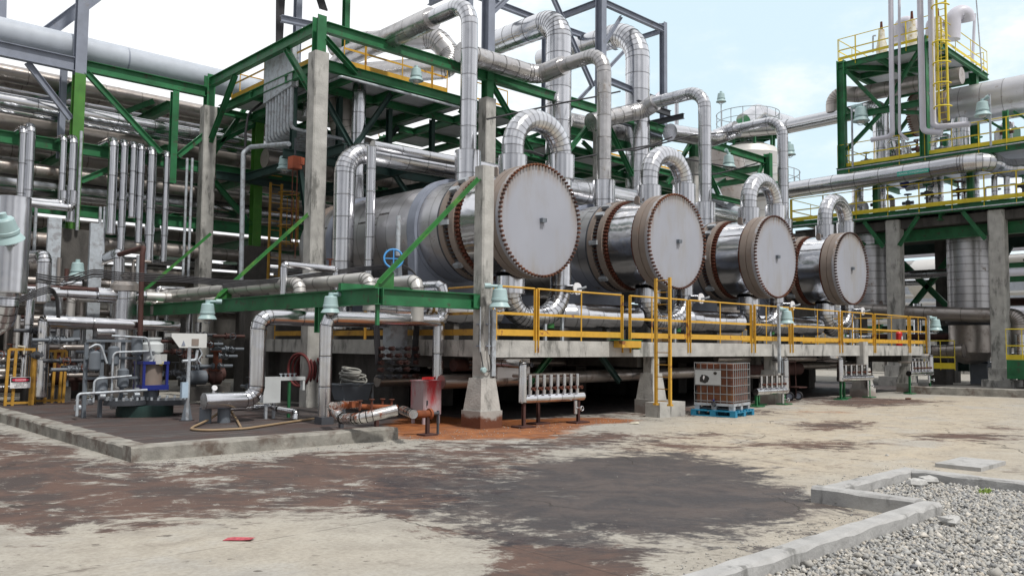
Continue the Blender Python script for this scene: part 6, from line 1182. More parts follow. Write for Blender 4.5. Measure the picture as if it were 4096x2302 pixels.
# cables
def cable(label, lines, r=.015, mat='rubber', name='cable_bundle', cat='cables'):
    m = MB()
    for L_ in lines: m.tube(L_, r, .6, 6)
    return m.build(name, mat, None, label, cat)
cable('bundle of black cables sagging across from the left edge to the low beam', [[A(90, 688 + 5 * k, Y=17.8), A(160, 700 + 4 * k + (k % 3) * 3, Y=17.8), A(236, 673 + 6 * k if 0 else 676 + 4 * k, Y=17.8), A(300, 685 + 5 * k, Y=17.8), A(440, 692 + 4 * k, Y=17.8), A(560, 704 + 3 * k, Y=17.8), A(700, 706 + 2 * k, Y=17.8)] for k in range(5)])
cable('bundle of black cables arching over at the left above the yellow barriers', [[A(40, 752 + 4 * k, Y=17), A(95, 728 + 5 * k, Y=17), A(128, 718 + 5 * k, Y=17), A(147 - 2 * k, 745, Y=17 + .04 * k), A(150 - 2 * k, 800, Y=17 + .04 * k)] for k in range(4)])
cable('pair of black cables and tray rising to the right above the white pipes', [[A(560, 715 + 3 * k, Y=16.9), A(700, 700 + 3 * k, Y=16.9), A(900, 672 + 3 * k, Y=16.5), A(1010, 664 + 3 * k, Y=15.5), A(1048, 684, Y=15.2), A(1050, 715, Y=15.2)] for k in range(4)])
MB().bar(A(600, 716, Y=17.1), A(790, 688, Y=17.1), .16, .06).build('cable_tray', 'galv', None, 'galvanised cable tray rising behind the square bent silver pipe', 'cable tray')
for k, (x0, y0, x1, y1, x2, y2, xe, ye) in enumerate(((1225, 300, 1420, 252, 1500, 240, 1560, 230), (1260, 398, 1330, 372, 1400, 400, 1300, 372), (1545, 378, 1600, 372, 1740, 338, 1860, 330), (1440, 400, 1560, 372, 1640, 362, 1690, 345), (1690, 440, 1800, 432, 1870, 418, 1905, 410), (1690, 392, 1800, 408, 1840, 418, 1860, 425))):
    cable(('first', 'second', 'third', 'fourth', 'fifth', 'sixth')[k] + ' black cable strung behind the loop pipes, counted from the left', [[A(x0, y0, Y=17.6), A(x1, y1 + 6, Y=17.6), A(x2, y2 + 3, Y=17.6), A(xe, ye, Y=17.6)][:4]], .03, name='cable', cat='cable')
# conduits and switch box on the short concrete column
cx3 = XC; fy = YF - .165
cond = thing('column_conduit', 'galvanised conduits and junction box strapped to the short concrete column', 'conduit', (cx3, fy, .9))
MB().bar((cx3 + .115, fy - .03, 1.02), (cx3 + .115, fy - .03, 2.35), .10, .05, (0, 1, 0)).build('channel', 'galv', cond)
MB().cyl((cx3 - .02, fy - .05, 1.45), (cx3 - .02, fy - .05, 2.4), .014, 8).build('tube', 'galv', cond); MB().cyl((cx3 - .17, fy + .05, 1.5), (cx3 - .17, fy + .05, 2.4), .014, 8).build('tube', 'galv', cond)
for z in (1.62, 2.05): MB().box((cx3 - .02, fy - .03, z), (.12, .04, .025)).box((cx3 - .165, fy + .1, z), (.05, .1, .025)).build('clamp', 'steel_grey', cond)
MB().lathe([(0, .06), (.06, .06), (.07, .04)], (cx3 - .14, fy - .0, 1.14), V(0, -1, 0), 14).build('junction_box', 'lamp_teal', cond)
MB().tube([(cx3 - .1, fy - .05, 1.13), (cx3 - .02, fy - .06, 1.10), (cx3 + .05, fy - .06, 1.18), (cx3 - .01, fy - .06, 1.45)], .012, .08, 6).tube([(cx3 - .17, fy + .03, 1.5), (cx3 - .15, fy - .03, 1.2)], .012, 0, 6).build('cable', 'rubber', cond)
# ---------------------------------------------------------------- right hand building (plane X = 37.9)
BX = 37.9
def B(x, y, X=BX): return A(x, y, X=X)
bd_ = thing('process_structure', 'large concrete and green steel structure with two railed decks carrying the green tower', 'structure', (BX, 12, 0))
for (x, y, w_, lab) in ((BX + .4, 15.45, .8, 'broad concrete column of the right hand structure, left of two'), (BX + .4, 11.25, .8, 'broad concrete column of the right hand structure, right of two')):
    t_ = thing('concrete_column', lab, 'column', (x, y, 0)); MB().prism([(x + a, y + b_, .9) for a, b_ in ((-.24, -.31), (.24, -.31), (.31, -.24), (.31, .24), (.24, .31), (-.24, .31), (-.31, .24), (-.31, -.24))], (0, 0, 6.5)).build('shaft', 'concrete', t_)
    MB().box((x, y, .45), (.8, .8, .9)).build('pedestal', 'concrete', t_); MB().box((x, y, .2), (1.2, 1.2, .42)).build('footing', 'concrete', t_)
for x, y in ((BX + 6.5, 20), (BX + 6.5, 15.4), (BX + 6.5, 9), (BX + .4, 19.9), (BX + .4, 6.2)): MB().box((x, y, 3.6), (.8, .8, 7.2)).build('rear_column', 'concrete_shaded', bd_)
MB().span((BX + .3, 4, 7.0), (BX + 9, 20.2, 7.38)).build('deck_slab', 'concrete_shaded', bd_)
MB().ibeam((BX, 4, 7.62), (BX, 20.35, 7.62), .2, .30).build('deck_edge', 'steel_green', bd_); MB().span((BX + .1, 4, 7.70), (BX + 9, 20.3, 7.76)).build('deck_plate', 'floor_plate', bd_)
MB().cyl((BX - .15, 4, 7.55), (BX - .15, 20.3, 7.55), .03, 8).build('conduit', 'galv', bd_)
MB().ibeam((BX + .9, 4, 6.7), (BX + .9, 20.2, 6.7), .3, .5, .03).build('girder', 'steel_green', bd_)
MB().ibeam((BX + 6.3, 4, 6.7), (BX + 6.3, 20.2, 6.7), .3, .5, .03).build('girder', 'steel_dark', bd_)
for y in (17.5, 13.4, 9.4): MB().ibeam((BX, y, 7.35), (BX + 8, y, 7.2), .2, .3).build('cross_beam', 'steel_green', bd_)
for y, s_ in ((15.45, 1), (15.45, -1), (11.25, 1)): MB().ibeam((BX + .0, y + .35 * s_, 6.2), (BX + .0, y + 1.2 * s_, 7.45), .12, .16).build('knee_brace', 'steel_green', bd_)
for p, q in (((43.0, 14.2, 7.0), (43.0, 14.2, .6)), ((43.3, 10.0, 7.0), (43.3, 10.0, .5))): MB().ibeam(p, q, .45, .5, .03, (0, 1, 0)).build('steel_column', 'steel_dark', bd_)
for p, q in (((42.5, 16.8, 3.2), (42.5, 14.4, 6.2)), ((42.5, 16.8, 5.9), (42.5, 14.3, 3.2)), ((42.6, 13.9, 3.0), (42.6, 12.0, 6.4)), ((38.6, 19.0, 4.2), (38.6, 17.0, 6.6))): MB().ibeam(p, q, .2, .26, .02).build('brace', 'steel_dark' if p[0] > 42.55 else 'steel_green', bd_)
MB().ibeam((42.8, 18, 2.6), (42.8, 9, 2.6), .3, .3, .02).build('tie', 'steel_dark', bd_)
railing('long lemon yellow railing along the lower deck of the right hand structure', [V(BX, y, 7.78) for y in (20.2, 18.6, 17.0, 15.55, 14.2, 12.85, 11.6, 10.4, 9.2, 8)], h=1.12, mat='yellow_lemon', thick=tuple(range(10)), group='lemon yellow railings on the right', off=(-1, 0, 0), toe=(.02, .2), tw=.07)
railing('lemon yellow railing at the left end of the lower deck', [V(x, 20.25, 7.78) for x in (BX, BX + 2, BX + 4, BX + 6)], h=1.12, mat='yellow_lemon', group='lemon yellow railings on the right', off=(0, 1, 0))
# second deck
MB().ibeam((BX, 4, 9.92), (BX, 17.9, 9.92), .2, .32).build('upper_deck_edge', 'steel_green', bd_); MB().span((BX + .1, 4, 10.02), (BX + 7, 17.9, 10.07)).build('upper_deck_plate', 'floor_plate', bd_)
MB().cyl((BX - .15, 4, 9.98), (BX - .15, 17.8, 9.98), .03, 8).build('conduit', 'galv', bd_)
for y in (17.9, 15.0, 12.0, 9.0): MB().ibeam((BX + .1, y - .1, 9.9), (BX + 7, y - .1, 9.9), .16, .26).build('cross_beam', 'steel_green', bd_)
railing('long lemon yellow railing along the upper deck of the right hand structure', [V(BX, y, 10.07) for y in (17.85, 17.3, 16.1, 15.0, 13.9, 12.8, 11.75, 10.7, 9.6, 8.4)], h=1.1, mat='yellow_lemon', thick=(1, 3, 4, 6, 7, 8), group='lemon yellow railings on the right', off=(-1, 0, 0), toe=(.02, .2), tw=.07)
railing('short lemon yellow railing at the left end of the upper deck', [V(x, 17.85, 10.07) for x in (BX, BX + 1.5, BX + 3)], h=1.1, mat='yellow_lemon', thick=(), group='lemon yellow railings on the right')
MB().ibeam((BX + .3, 16.2, 7.76), (BX + .3, 16.2, 9.8), .24, .24, .02, (0, 1, 0)).build('stub_column', 'steel_green', bd_); MB().ibeam((BX + .3, 12.2, 7.76), (BX + .3, 12.2, 9.8), .24, .24, .02, (0, 1, 0)).build('stub_column', 'steel_green', bd_)
# tower
tw_ = thing('steel_tower', 'green steel tower with a railed top platform above the right hand structure', 'tower', (BX, 15, 10.1))
for x, y, zt in ((BX, 17.6, 15.2), (BX, 13.9, 15.4), (BX + 5.5, 17.4, 15.0), (BX + 5.5, 13.6, 15.0)): MB().ibeam((x, y, 10.07), (x, y, zt), .32, .34, .025, (0, 1, 0)).build('post', 'steel_green', tw_)
for p, q in (((BX, 17.4, 12.45), (BX, 14.0, 12.45)), ((BX + 5.5, 17.4, 12.5), (BX + 5.5, 13.8, 12.5))): MB().ibeam(p, q, .2, .28).build('beam', 'steel_green', tw_)
for p, q in (((BX, 17.4, 14.7), (BX, 15.75, 12.6)), ((BX, 14.0, 14.9), (BX, 15.6, 12.6)), ((BX, 17.4, 10.9), (BX, 15.8, 12.3)), ((BX, 14.0, 12.0), (BX, 15.3, 12.3)), ((BX + 5.5, 17.3, 12.6), (BX + 5.5, 15.5, 14.8)), ((BX + .2, 17.6, 13.0), (BX + 5.3, 17.5, 12.2))): MB().ibeam(p, q, .14, .16, .014).build('brace', 'steel_green', tw_)
DZ = 15.12; y0_, y1_ = 13.35, 17.75; xe_ = A(2483, 150, Y=y0_ - .0).x; xe_ = 44.6
MB().span((BX + .1, y0_, DZ), (xe_, y1_, DZ + .04)).build('platform_plate', 'floor_plate', tw_)
for p, q in (((BX, y0_ - .05, DZ - .15), (BX, y1_ + .05, DZ - .15)), ((BX + .1, y0_, DZ - .15), (xe_, y0_, DZ - .15)), ((BX + .1, y1_, DZ - .15), (xe_, y1_, DZ - .15)), ((xe_, y0_, DZ - .15), (xe_, y1_, DZ - .15)), ((BX + 2.2, y0_ + .1, DZ - .16), (BX + 2.2, y1_ - .1, DZ - .16)), ((BX + 4.6, y0_ + .1, DZ - .16), (BX + 4.6, y1_ - .1, DZ - .16)), ((BX + .1, 15.9, DZ - .17), (xe_ - .1, 15.9, DZ - .17)), ((BX + .2, 17.5, DZ - .2), (BX + 4.5, 14.0, DZ - .2))):
    MB().ibeam(p, q, .16, .26).build('platform_beam', 'steel_green', tw_)
railing('yellow railing round the top platform of the green tower', [V(BX, y, DZ + .05) for y in (17.7, 16.9, 15.8, 14.6, 13.6)], h=1.1, mat='yellow_lemon', thick=(1, 3), group='railings of the tower top', off=(-1, 0, 0), tw=.07)
railing('yellow railing on the right edge of the tower top platform', [V(x, y0_, DZ + .05) for x in (BX + .6, BX + 2.4, BX + 4.4, xe_ - .9, xe_)], h=1.1, mat='yellow_lemon', thick=(0,), group='railings of the tower top')
railing('yellow railing on the far edge of the tower top platform', [V(xe_, y, DZ + .05) for y in (13.5, 14.8, 16.2, 17.6)], h=1.1, mat='yellow_lemon', thick=(), group='railings of the tower top')
railing('yellow railing on the left edge of the tower top platform', [V(x, y1_, DZ + .05) for x in (BX, BX + 1.5, BX + 3.5, BX + 5.5)], h=1.1, mat='yellow_lemon', thick=(), group='railings of the tower top')
# cage ladder on the tower
lx, ly = BX - .5, A(2372, 200, X=BX - .5).y; cl_ = thing('caged_ladder', 'yellow caged ladder on the right side of the green tower', 'ladder', (lx, ly, 10.1))
for dy in (-.18, .18): MB().bar((lx, ly + dy, 11.3), (lx, ly + dy, 17.2), .09, .07).build('side_rail', 'yellow_lemon', cl_)
for k in range(19): MB().cyl((lx, ly - .18, 11.4 + .3 * k), (lx, ly + .18, 11.4 + .3 * k), .018, 6).build('rung', 'yellow_lemon', cl_)
for z in (11.9, 12.9, 13.8, 14.7, 16.3, 17.0):
    m = MB(); m.tube([(lx - .05 - .42 * math.sin(a * math.pi / 10), ly + .34 * math.cos(a * math.pi / 10), z) for a in range(11)], .035, 0, 5); m.build('cage_hoop', 'yellow_lemon', cl_)
for a in (2, 4, 6, 8): MB().bar((lx - .05 - .42 * math.sin(a * math.pi / 10), ly + .34 * math.cos(a * math.pi / 10), 12.0), (lx - .05 - .42 * math.sin(a * math.pi / 10), ly + .34 * math.cos(a * math.pi / 10), 14.8), .02).build('cage_bar', 'yellow_lemon', cl_)
# lavender pipes beside the tower
for k, (xt, xb, yb, xo, yo, r) in enumerate(((2240, 2245, 342, 2192, 352, .11), (2262, 2263, 335, 2285, 352, .06), (2313, 2322, 330, 2370, 334, .13), (2340, 2348, 320, 2440, 312, .12))):
    X_ = BX - .35; pipe(('first', 'second and thinnest', 'third', 'fourth')[k] + ' pale lavender pipe rising past the green tower, counted from the left', [A(xt, -60, X=X_), A(xb, yb, X=X_), A(xo, yo, X=X_)], r, r * 2.2, n=16, clad=0, mat='pipe_lavender', group='pale lavender pipes beside the tower')
# relief valves and goose necks on the top platform
for k, (x, yb, yt) in enumerate(((2295, 90, 42), (2360, 80, 35), (2218, 103, 68))):
    c_ = A(x, yb, X=BX + 1.2); t_ = thing('relief_valve', ('cream relief valve on the tower top left of the second pair of pipes', 'cream relief valve beside the ladder on the tower top', 'cream relief valve behind the first lavender pipe on the tower top')[k], 'relief valve', c_, 'relief valves on the tower top'); z0 = DZ + .1; zt = A(x, yt, X=BX + 1.2).z
    MB().lathe([(z0, .34), (z0 + .08, .34), (z0 + .09, .24), (z0 + .5, .26), (zt - .5, .16), (zt - .15, .13)], (c_.x, c_.y, 0), Z3, 18).build('bonnet', 'valve_white', t_); MB().lathe([(zt - .15, .07), (zt + .25, .05)], (c_.x, c_.y, 0), Z3, 10).build('cap', 'rust', t_); MB().lathe([(z0 - .02, .36), (z0 + .03, .36)], (c_.x, c_.y, 0), Z3, 18).build('flange', 'rust', t_)
pipe('big pale goose neck pipe at the right on the tower top', px([(2395, 100, 'X', 40), (2398, 38, 'X', 40), (2430, 28, 'X', 40.4), (2432, 55, 'X', 40.6)]), .34, .55, n=22, clad=0, mat='pipe_lavender', gore=8)
pipe('pale goose neck pipe left of the cream relief valve on the tower top', px([(2262, 108, 'X', 39.6), (2265, 60, 'X', 39.6), (2290, 55, 'X', 39.6), (2296, 80, 'X', 39.6)]), .30, .4, n=20, clad=0, mat='pipe_lavender', gore=8)
pipe('pale bent pipe between the relief valves on the tower top', px([(2340, 100, 'X', 39.9), (2342, 55, 'X', 39.9), (2362, 52, 'X', 39.9), (2364, 70, 'X', 39.9)]), .22, .3, n=18, clad=0, mat='pipe_lavender', gore=8)
pipe('thin pale vent pipe behind the tower top, right of the goose neck', px([(2488 - 60, 400, 'X', 44), (2455 - 30, 34, 'X', 44)]) if 0 else [A(2436, 390, X=44), A(2452, 35, X=44)], .07, n=8, clad=0, mat='pipe_lavender')
MB().cyl(A(2470, 180, X=43), A(2453, -40, X=43), .03, 6).build('mast', 'galv', None, 'thin dark mast behind the right edge of the tower top', 'mast')
pipe('thin hooked pipe on the left part of the tower top', [A(2196, 132, X=39), A(2196, 90, X=39), A(2203, 90, X=39)], .04, .05, n=8, clad=0, mat='galv')
pipe('horizontal silver pipe under the tower top platform, blanked at its right end', [A(2098, 285, X=39.4), A(2098, 235, X=39.4), A(2160, 238, X=39.6), A(2420, 190, X=39.6)], .38, .6, n=24, clad=.7, mat='alu_old', gore=7)
pipe('silver pipe passing behind the tower from the left and dipping down', [A(1850, 330, X=39.4), A(1985, 318, X=39.4), A(2165, 280, X=39.4), A(2215, 265, X=39.4), A(2218, 420, X=39.4)], .36, .7, n=24, clad=.9, mat='alu', gore=7)
pipe('curved silver pipe below the tower between its posts', [A(2230, 330, X=39.8), A(2250, 400, X=39.8), A(2330, 402, X=39.8), A(2345, 340, X=39.8)], .30, .7, n=22, clad=.5, mat='alu', gore=6)
# large horizontal drum
dl = A(2298, 292, X=41.5); dr = A(2700, 225, X=41.5); ax_ = V(0, -1, 0); dm = thing('horizontal_drum', 'large horizontal silver drum with a bolted flange at its left end', 'drum', (41.5, 10, 12)); R_ = .92
MB().lathe([(0, R_ - .1), (.12, R_ + .08), (.5, R_ + .08), (.5, R_)], dl, ax_, 44).build('flanged_head', 'flange', dm); MB().lathe([(.5 + .9 * k, R_) for k in range(12)], dl, ax_, 44, seam=True).build('shell', 'alu_shell', dm)
m = MB()
for k in range(48): a = 2 * math.pi * k / 48; c_ = dl + V((R_ + .06) * math.cos(a), 0, (R_ + .06) * math.sin(a)); m.lathe([(-.08, .035), (.12, .035)], c_ - V(0, .1, 0), ax_, 6)
m.build('bolt_ring', 'rust', dm); MB().lathe([(1.55, R_ + .06), (1.75, R_ + .06)], dl, ax_, 44).build('girth_band', 'flange', dm)
for y in (dl.y - 1.6, dl.y - 4.2): MB().span((40.7, y - .15, 10.1), (42.3, y + .15, 11.6)).build('saddle', 'steel_green', dm)
for p, q in ((A(2415, 300, X=40), A(2415, 370, X=40)),): pipe('upright insulated nozzle pipe under the drum', [p, q], .38, n=24, clad=.35, mat='alu')
for k in range(3):
    y = 9.6 - k * 1.2 + 1.4; MB().ibeam((BX + 1.0, y, 10.1), (BX + 1.0, y, 11.7), .2, .2).ibeam((BX + 1, y + .1, 10.9), (BX + 1, y + .9, 11.6), .1, .1).build('trestle', 'steel_green', None, ('left', 'middle', 'right')[k] + ' green trestle under the large horizontal drum', 'trestle', 'trestles under the drum')
# big header pipe between the decks, with teal label
hp_ = pipe('big silver header pipe between the decks of the right hand structure, with a green label', [A(1900, 488, X=37.6), A(1990, 478, X=37.6), A(2280, 434, X=37.6), A(2420, 412, X=37.6), A(2492, 405, X=37.8), A(2520, 425, X=39.0), A(2620, 420, X=40)], .40, .9, n=28, clad=1.0, mat='alu', wob=.004)
la, lb_ = A(2257, 440, X=37.19), A(2335, 431, X=37.19)
lab_ = MB().prism([A(2257, 433, X=37.16), A(2336, 423, X=37.16), A(2336, 433, X=37.16), A(2257, 444, X=37.16)], (-.02, 0, 0)).build('pipe_label', 'teal_label', hp_)
text('HEADER CONDENSADO', .115, (37.13, A(2296, 433, X=37.14).y, (A(2296, 433.5, X=37.14)).z), 'sign_white', lab_, rz=-90)
for k, (x, y, r) in enumerate(((2352, 455, .34), (2440, 445, .36), (2215, 480, .24), (2158, 490, .26))):
    a, b_ = A(x, y, X=39.2), A(x, y + 48, X=39.2); t_ = thing('nozzle_head', 'insulated vertical nozzle with a rusty flange behind the lower deck railing, %s' % ('third from the left', 'rightmost', 'second from the left', 'leftmost')[k], 'nozzle', (a.x, a.y, 7.8), 'insulated nozzles on the lower deck')
    MB().tube([(a.x, a.y, 8.0), (a.x, a.y, 9.4)], r, 0, 26, .3).build('jacket', 'alu', t_); MB().lathe([(7.8, r * 1.15), (7.87, r * 1.15), (7.88, r), (7.93, r), (7.94, r * 1.15), (8.02, r * 1.15)], (a.x, a.y, 0), Z3, 26).build('flange', 'rust_pipe' if k < 2 else 'flange', t_)
pipe('horizontal flanged pipe with a blue valve behind the lower deck railing', [A(2280, 470, X=38.9), A(2350, 458, X=38.9)], .2, n=18, clad=.4, mat='alu')
MB().sphere(A(2275, 462, X=38.7), .2, 14).build('valve_actuator', 'blue', None, 'blue valve actuator behind the lower deck railing', 'actuator')
# tall vessels under the decks
def vessel(label, x, y, r, z0, z1, parts):
    t_ = thing('tall_vessel', label, 'vessel', (x, y, z0)); MB().tube([(x, y, z0 + 1.9), (x, y, z1)], r, 0, 44, .34).build('jacket', 'alu_shell', t_)
    if parts: MB().lathe([(z0 + 1.2, r), (z0 + 1.3, r * 1.12), (z0 + 1.45, r * 1.12), (z0 + 1.46, r * .98), (z0 + 1.6, r * .98), (z0 + 1.61, r * 1.12), (z0 + 1.8, r * 1.12), (z0 + 1.9, r)], (x, y, 0), Z3, 40).build('flange', 'steel_black', t_); MB().lathe([(z0 - .5, .3), (z0 - .35, r * .8), (z0, r), (z0 + 1.2, r)], (x, y, 0), Z3, 40, seam=True).build('bottom', 'alu_old', t_)
    return t_
c_ = A(2437, 700, X=40.2); vessel('tall insulated vessel under the right hand deck beside the right broad column', 40.2, c_.y, .86, 1.5, 7.0, True)
c_ = A(2192, 650, X=39.5); v2 = vessel('tall insulated vessel behind the farthest heat exchanger', 39.5, c_.y, .85, 1.2, 7.0, False)
pipe('brown grey horizontal pipe crossing before the tall vessel, with an elbow at its right', [A(2140, 778, X=38.7), A(2330, 788, X=38.7), A(2520, 793, X=38.7), A(2566, 795, X=38.7), A(2566, 875, X=38.7)], .31, .65, n=26, clad=1.3, mat='alu_old', gore=7)
pipe('low crumpled pipe entering the tall vessel from the left', [A(2330, 885, X=38.9), A(2425, 882, X=38.9)], .29, n=24, clad=.3, mat='alu_old', wob=.03)
pipe('bright elbow pipe at the right edge above the low lemon railing', [A(2570, 840, X=38.4), A(2570, 905, X=38.4)], .26, n=20, clad=.4, mat='alu')
railing('low lemon railing beside the tall vessel, left of the right broad column', [V(38.3, A(x, 900, X=38.3).y, .75) for x in (2325, 2366, 2402)], h=1.25, mat='yellow_lemon', thick=(), toe=(.05, .3), group='lemon yellow railings on the right', off=(-1, 0, 0))
railing('low lemon railing at the far right edge of the picture on a green base', [V(37.0, A(x, 900, X=37.0).y, 1.25) for x in (2532, 2572, 2620)], h=1.2, mat='yellow_lemon', thick=(), toe=(.0, .2), group='lemon yellow railings on the right', off=(-1, 0, 0))
MB().span((37.0, A(2620, 900, X=37).y, .5), (38.6, A(2532, 900, X=37).y, 1.24)).build('machine_plinth', 'steel_green', None, 'green sheeted plinth under the rightmost low lemon railing', 'plinth')
MB().span((34.8, 4, .002), (60, 12.9, .13)).build('pad', 'concrete_shaded', kind='structure')
# clutter under the deck
cr3 = random.Random(21)
for k in range(16):
    x_, y_ = cr3.uniform(40.5, 47), cr3.uniform(7.5, 19.5); z_ = cr3.choice([.6, .9, 1.4, 2.2, 3.0, 4.0, 5.2, 6.0]); r = cr3.choice([.06, .1, .14, .2])
    pipe('%s dim pipe under the right hand structure, %s' % (ORD[k % 12], 'near its front' if x_ < 43 else 'deep inside'), [(x_, y_ - 3, z_), (x_, y_ + 3, z_)] if k % 3 else [(x_, y_, z_ * .3), (x_, y_, z_ + .8)], r, n=12, clad=1.0, mat=cr3.choice(['alu', 'alu_old', 'rust_pipe']), group='dim pipes under the right hand structure')
for k in range(6):
    x_, y_ = 40.5 + cr3.uniform(0, 3), 18.5 - k * 1.9; MB().box((x_, y_, .5), (.8, .7, 1.0)).lathe([(0, .2), (.6, .2)], (x_, y_ + .3, 1.2), V(0, -1, 0), 14).build('machine_block', ('concrete_shaded', 'pump_grey')[k % 2], None, ('first', 'second', 'third', 'fourth', 'fifth', 'sixth')[k] + ' dark machine plinth from the left under the right hand structure', 'machine', 'machines under the right hand structure')
newmat('far_grey', (0.38, 0.41, 0.46), 0.8, var=0.15)
# far background: pipe bridge, wall, storage drum
fb_ = thing('far_pipe_bridge', 'distant green pipe bridge with white pipes seen under the right hand deck', 'pipe bridge', (66, 15, 0))
for z in (3.2, 6.6, 7.6): MB().ibeam((66, -20, z), (66, 45, z), .3, .4).build('beam', 'steel_green', fb_)
for y in range(-20, 46, 6): MB().ibeam((66.2, y, 0), (66.2, y, 8), .4, .4, .03, (0, 1, 0)).build('post', 'steel_green', fb_)
for k, (z, r) in enumerate(((3.7, .2), (4.3, .3), (5.0, .15), (7.0, .25), (8.0, .3), (8.7, .2), (5.6, .18))): pipe('distant pale pipe on the far bridge, %s listed from below' % ORD[k] if 0 else 'distant pale pipe on the far bridge, %s' % ('lowest', 'second from below and thicker', 'third from below', 'just above the upper beam', 'thick topmost but one', 'topmost', 'slim middle one')[k], [(65.4, -25, z), (65.4, 48, z)], r, n=12, clad=0, mat='pipe_lavender' if k % 2 else 'alu_white', group='pale pipes on the far pipe bridge')
MB().span((82, -30, 0), (92, 60, 9.0)).build('far_building', 'far_grey', None, 'long pale grey building far behind the pipe bridge', 'building')
MB().span((60, -10, 0), (60.3, 40, 2.7)).build('far_wall', 'concrete', None, 'grey block wall seen far behind under the right hand deck', 'wall')
c_ = A(2350, 700, X=56); MB().lathe([(0, .3), (.3, 1.0), (.6, 1.25), (5.5, 1.25)], V(56, c_.y + 1.6, c_.z), V(0, -1, 0), 30).build('far_drum', 'alu_white', None, 'distant pale horizontal drum behind the green steel column', 'drum')
lamp('teal lamp on a pole at the left end of the upper right hand deck', A(2166, 290, X=BX - .3), 1.7, (0, .7, 0), pole=10.0)
lamp('teal lamp on a pole before the large horizontal drum', A(2472, 276, X=BX - .3), 1.5, (0, -.5, .2), pole=10.0)
dk_r = random.Random(77)
for k in range(14):
    x_, y_ = BX + dk_r.uniform(.8, 2.4), dk_r.uniform(10.6, 17.2); z_ = 10.07 if k % 2 else 7.78; h_ = dk_r.uniform(.5, 1.5); L2_ = dk_r.uniform(-1.2, 1.2); r_ = dk_r.choice([.04, .06, .09, .12])
    pipe('%s small deck pipe on the %s deck of the right hand structure' % (wr[k % 12], ('lower', 'upper')[k % 2]), [(x_, y_, z_), (x_, y_, z_ + h_), (x_, y_ + L2_, z_ + h_), (x_, y_ + L2_, z_)][:4 if k % 3 else 3], r_, r_ * 1.8, n=12, clad=.5, gore=3, mat=dk_r.choice(['alu', 'pipe_lavender', 'alu', 'alu_old']) if 1 else 'alu', group='small pipes on the right hand decks')
for k in range(12):
    x_, y_ = BX + dk_r.uniform(.6, 1.8), 10.4 + k * .62; z_ = (10.07 if k % 2 else 7.78) + dk_r.uniform(.3, .8); t_ = thing('deck_valve', '%s handwheel valve on the %s right hand deck, %s from the right' % (('dark', 'rusty', 'grey')[k % 3], ('lower', 'upper')[k % 2], ORD[k // 2]), 'valve', (x_, y_, z_), 'handwheel valves on the right hand decks')
    MB().cyl((x_, y_ - .25, z_), (x_, y_ + .25, z_), .08, 10).sphere((x_, y_, z_), .14, 10).cyl((x_, y_, z_ - .6), (x_, y_, z_), .05, 8).build('body', ('steel_black', 'rust_pipe', 'pump_grey')[k % 3], t_); MB().cyl((x_, y_, z_), (x_, y_, z_ + .4), .03, 8).torus((x_, y_, z_ + .4), Z3, .15, .025, 16, 6).bar((x_ - .14, y_, z_ + .4), (x_ + .14, y_, z_ + .4), .025).build('handwheel', ('steel_green', 'rust', 'steel_black')[k % 3], t_)
# domed tank
tX = A(1882, 420, Y=34.0); tk = thing('domed_tank', 'tall silver tank with a domed top behind the farthest riser pipes', 'tank', (tX.x, 34, 0)); tr_ = 80 / 2103 * 62 * 1.06; zt = A(1882, 395, Y=34).z; zd = A(1882, 357, Y=34).z
MB().tube([(tX.x, 34, 0), (tX.x, 34, zt)], tr_, 0, 56, .9).build('jacket', 'alu_white', tk); MB().lathe([(zt, tr_), (zt + (zd - zt) * .45, tr_ * .85), (zt + (zd - zt) * .8, tr_ * .5), (zd, .02)], (tX.x, 34, 0), Z3, 56).build('dome', 'alu_white', tk)
zp = A(1882, 344, Y=34).z; m = MB()
for a in range(8): an = a * math.pi / 4; m.ibeam((tX.x, 34, zp), (tX.x + math.cos(an) * tr_ * .95, 34 + math.sin(an) * tr_ * .95, zp), .2, .3).ibeam((tX.x + math.cos(an) * tr_ * .8, 34 + math.sin(an) * tr_ * .8, zt), (tX.x + math.cos(an) * tr_ * .8, 34 + math.sin(an) * tr_ * .8, zp), .15, .15)
m.lathe([(0, tr_ * .97), (.3, tr_ * .97)], (tX.x, 34, zp), Z3, 8, caps=False).lathe([(.32, tr_ * .97), (.33, .1)], (tX.x, 34, zp), Z3, 8, caps=False).build('top_platform', 'steel_green', tk)
m = MB()
for a in range(16): an = a * math.pi / 8; m.cyl((tX.x + math.cos(an) * tr_ * .95, 34 + math.sin(an) * tr_ * .95, zp + .3), (tX.x + math.cos(an) * tr_ * .95, 34 + math.sin(an) * tr_ * .95, zp + 1.75), .03, 6)
m.torus((tX.x, 34, zp + 1.75), Z3, tr_ * .95, .03, 32, 6).torus((tX.x, 34, zp + 1.1), Z3, tr_ * .95, .025, 32, 6); m.build('platform_rail', 'galv', tk)
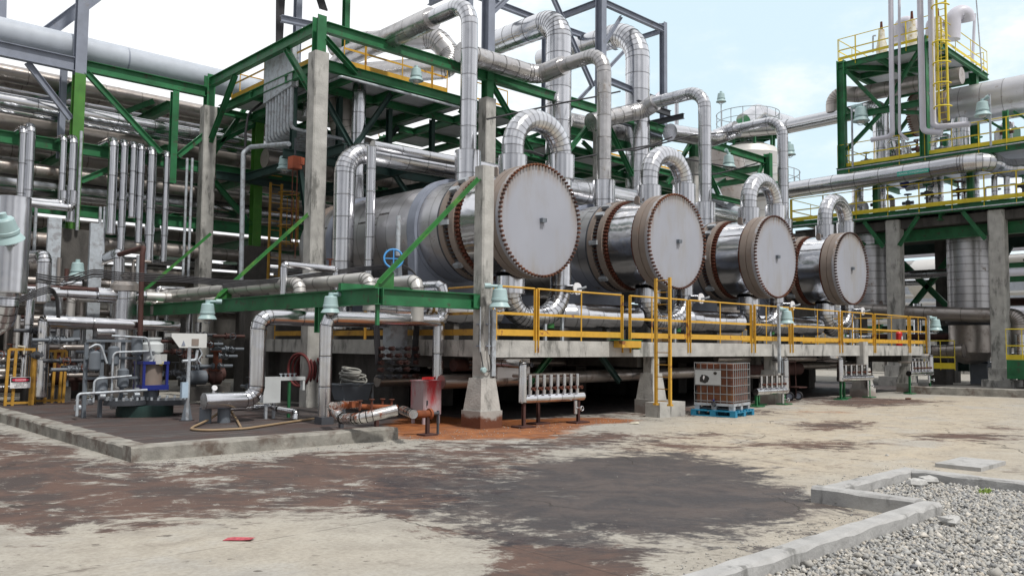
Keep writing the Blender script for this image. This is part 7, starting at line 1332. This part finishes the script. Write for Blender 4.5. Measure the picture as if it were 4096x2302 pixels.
zr = A(1960, 462, Y=34).z; m = MB().torus((tX.x, 34, zr), Z3, tr_ + 1.3, .03, 40, 6).torus((tX.x, 34, zr - .6), Z3, tr_ + 1.3, .03, 40, 6)
for a in range(20): an = a * math.pi / 10; m.cyl((tX.x + math.cos(an) * (tr_ + 1.3), 34 + math.sin(an) * (tr_ + 1.3), zr - 1.2), (tX.x + math.cos(an) * (tr_ + 1.3), 34 + math.sin(an) * (tr_ + 1.3), zr), .03, 6)
m.build('gallery_rail', 'galv', tk); MB().lathe([(0, tr_ + 1.3), (.12, tr_ + 1.3)], (tX.x, 34, zr - 1.3), Z3, 40).build('gallery_floor', 'steel_green', tk)
pipe('silver pipe bending over the tank top from the right', [A(1870, 305, Y=34), A(1905, 280, Y=34), A(1950, 300, Y=34), A(1985, 310, Y=34)], .6, 1.0, n=20, clad=1.0, mat='alu')
tk2 = A(1815, 460, Y=30.0); MB().tube([(tk2.x, 30, 0), (tk2.x, 30, A(1815, 385, Y=30).z)], 1.5, 0, 40, .8).build('plain_tank', 'alu_old', None, 'plain silver cylinder tank between the third and farthest risers', 'tank')
pipe('grey bent pipe low behind the third sleeve', [A(1790, 470, Y=22), A(1815, 530, Y=20), A(1880, 545, Y=20)], .3, .8, n=22, clad=0, mat='pipe_grey', gore=7)
m = MB(); hr = random.Random(3); c_ = A(1800, 512, Y=18)
for k in range(10): m.tube([c_ + V(hr.uniform(-.5, -.3), 0, hr.uniform(-.1, .1)), c_ + V(hr.uniform(.3, .8), hr.uniform(-.1, .1), hr.uniform(-.15, .15))], .025, 0, 5)
m.build('rod_bundle', 'steel_black', None, 'bundle of dark rods lying behind the third exchanger', 'rods')
m = MB()
import os
if os.environ.get('DUMPLAB'):
    import sys; sys.path.insert(0, '/opt'); import objects_check as oc
    most = 16
    for o in sc.objects:
        if o.parent is None and o.get('label'):
            f = oc.label_faults(o['label'], o.name, most)
            if 'long' in f or 'short' in f or 'missing' in f: print('LONG', f, o.name, '|', o['label'])
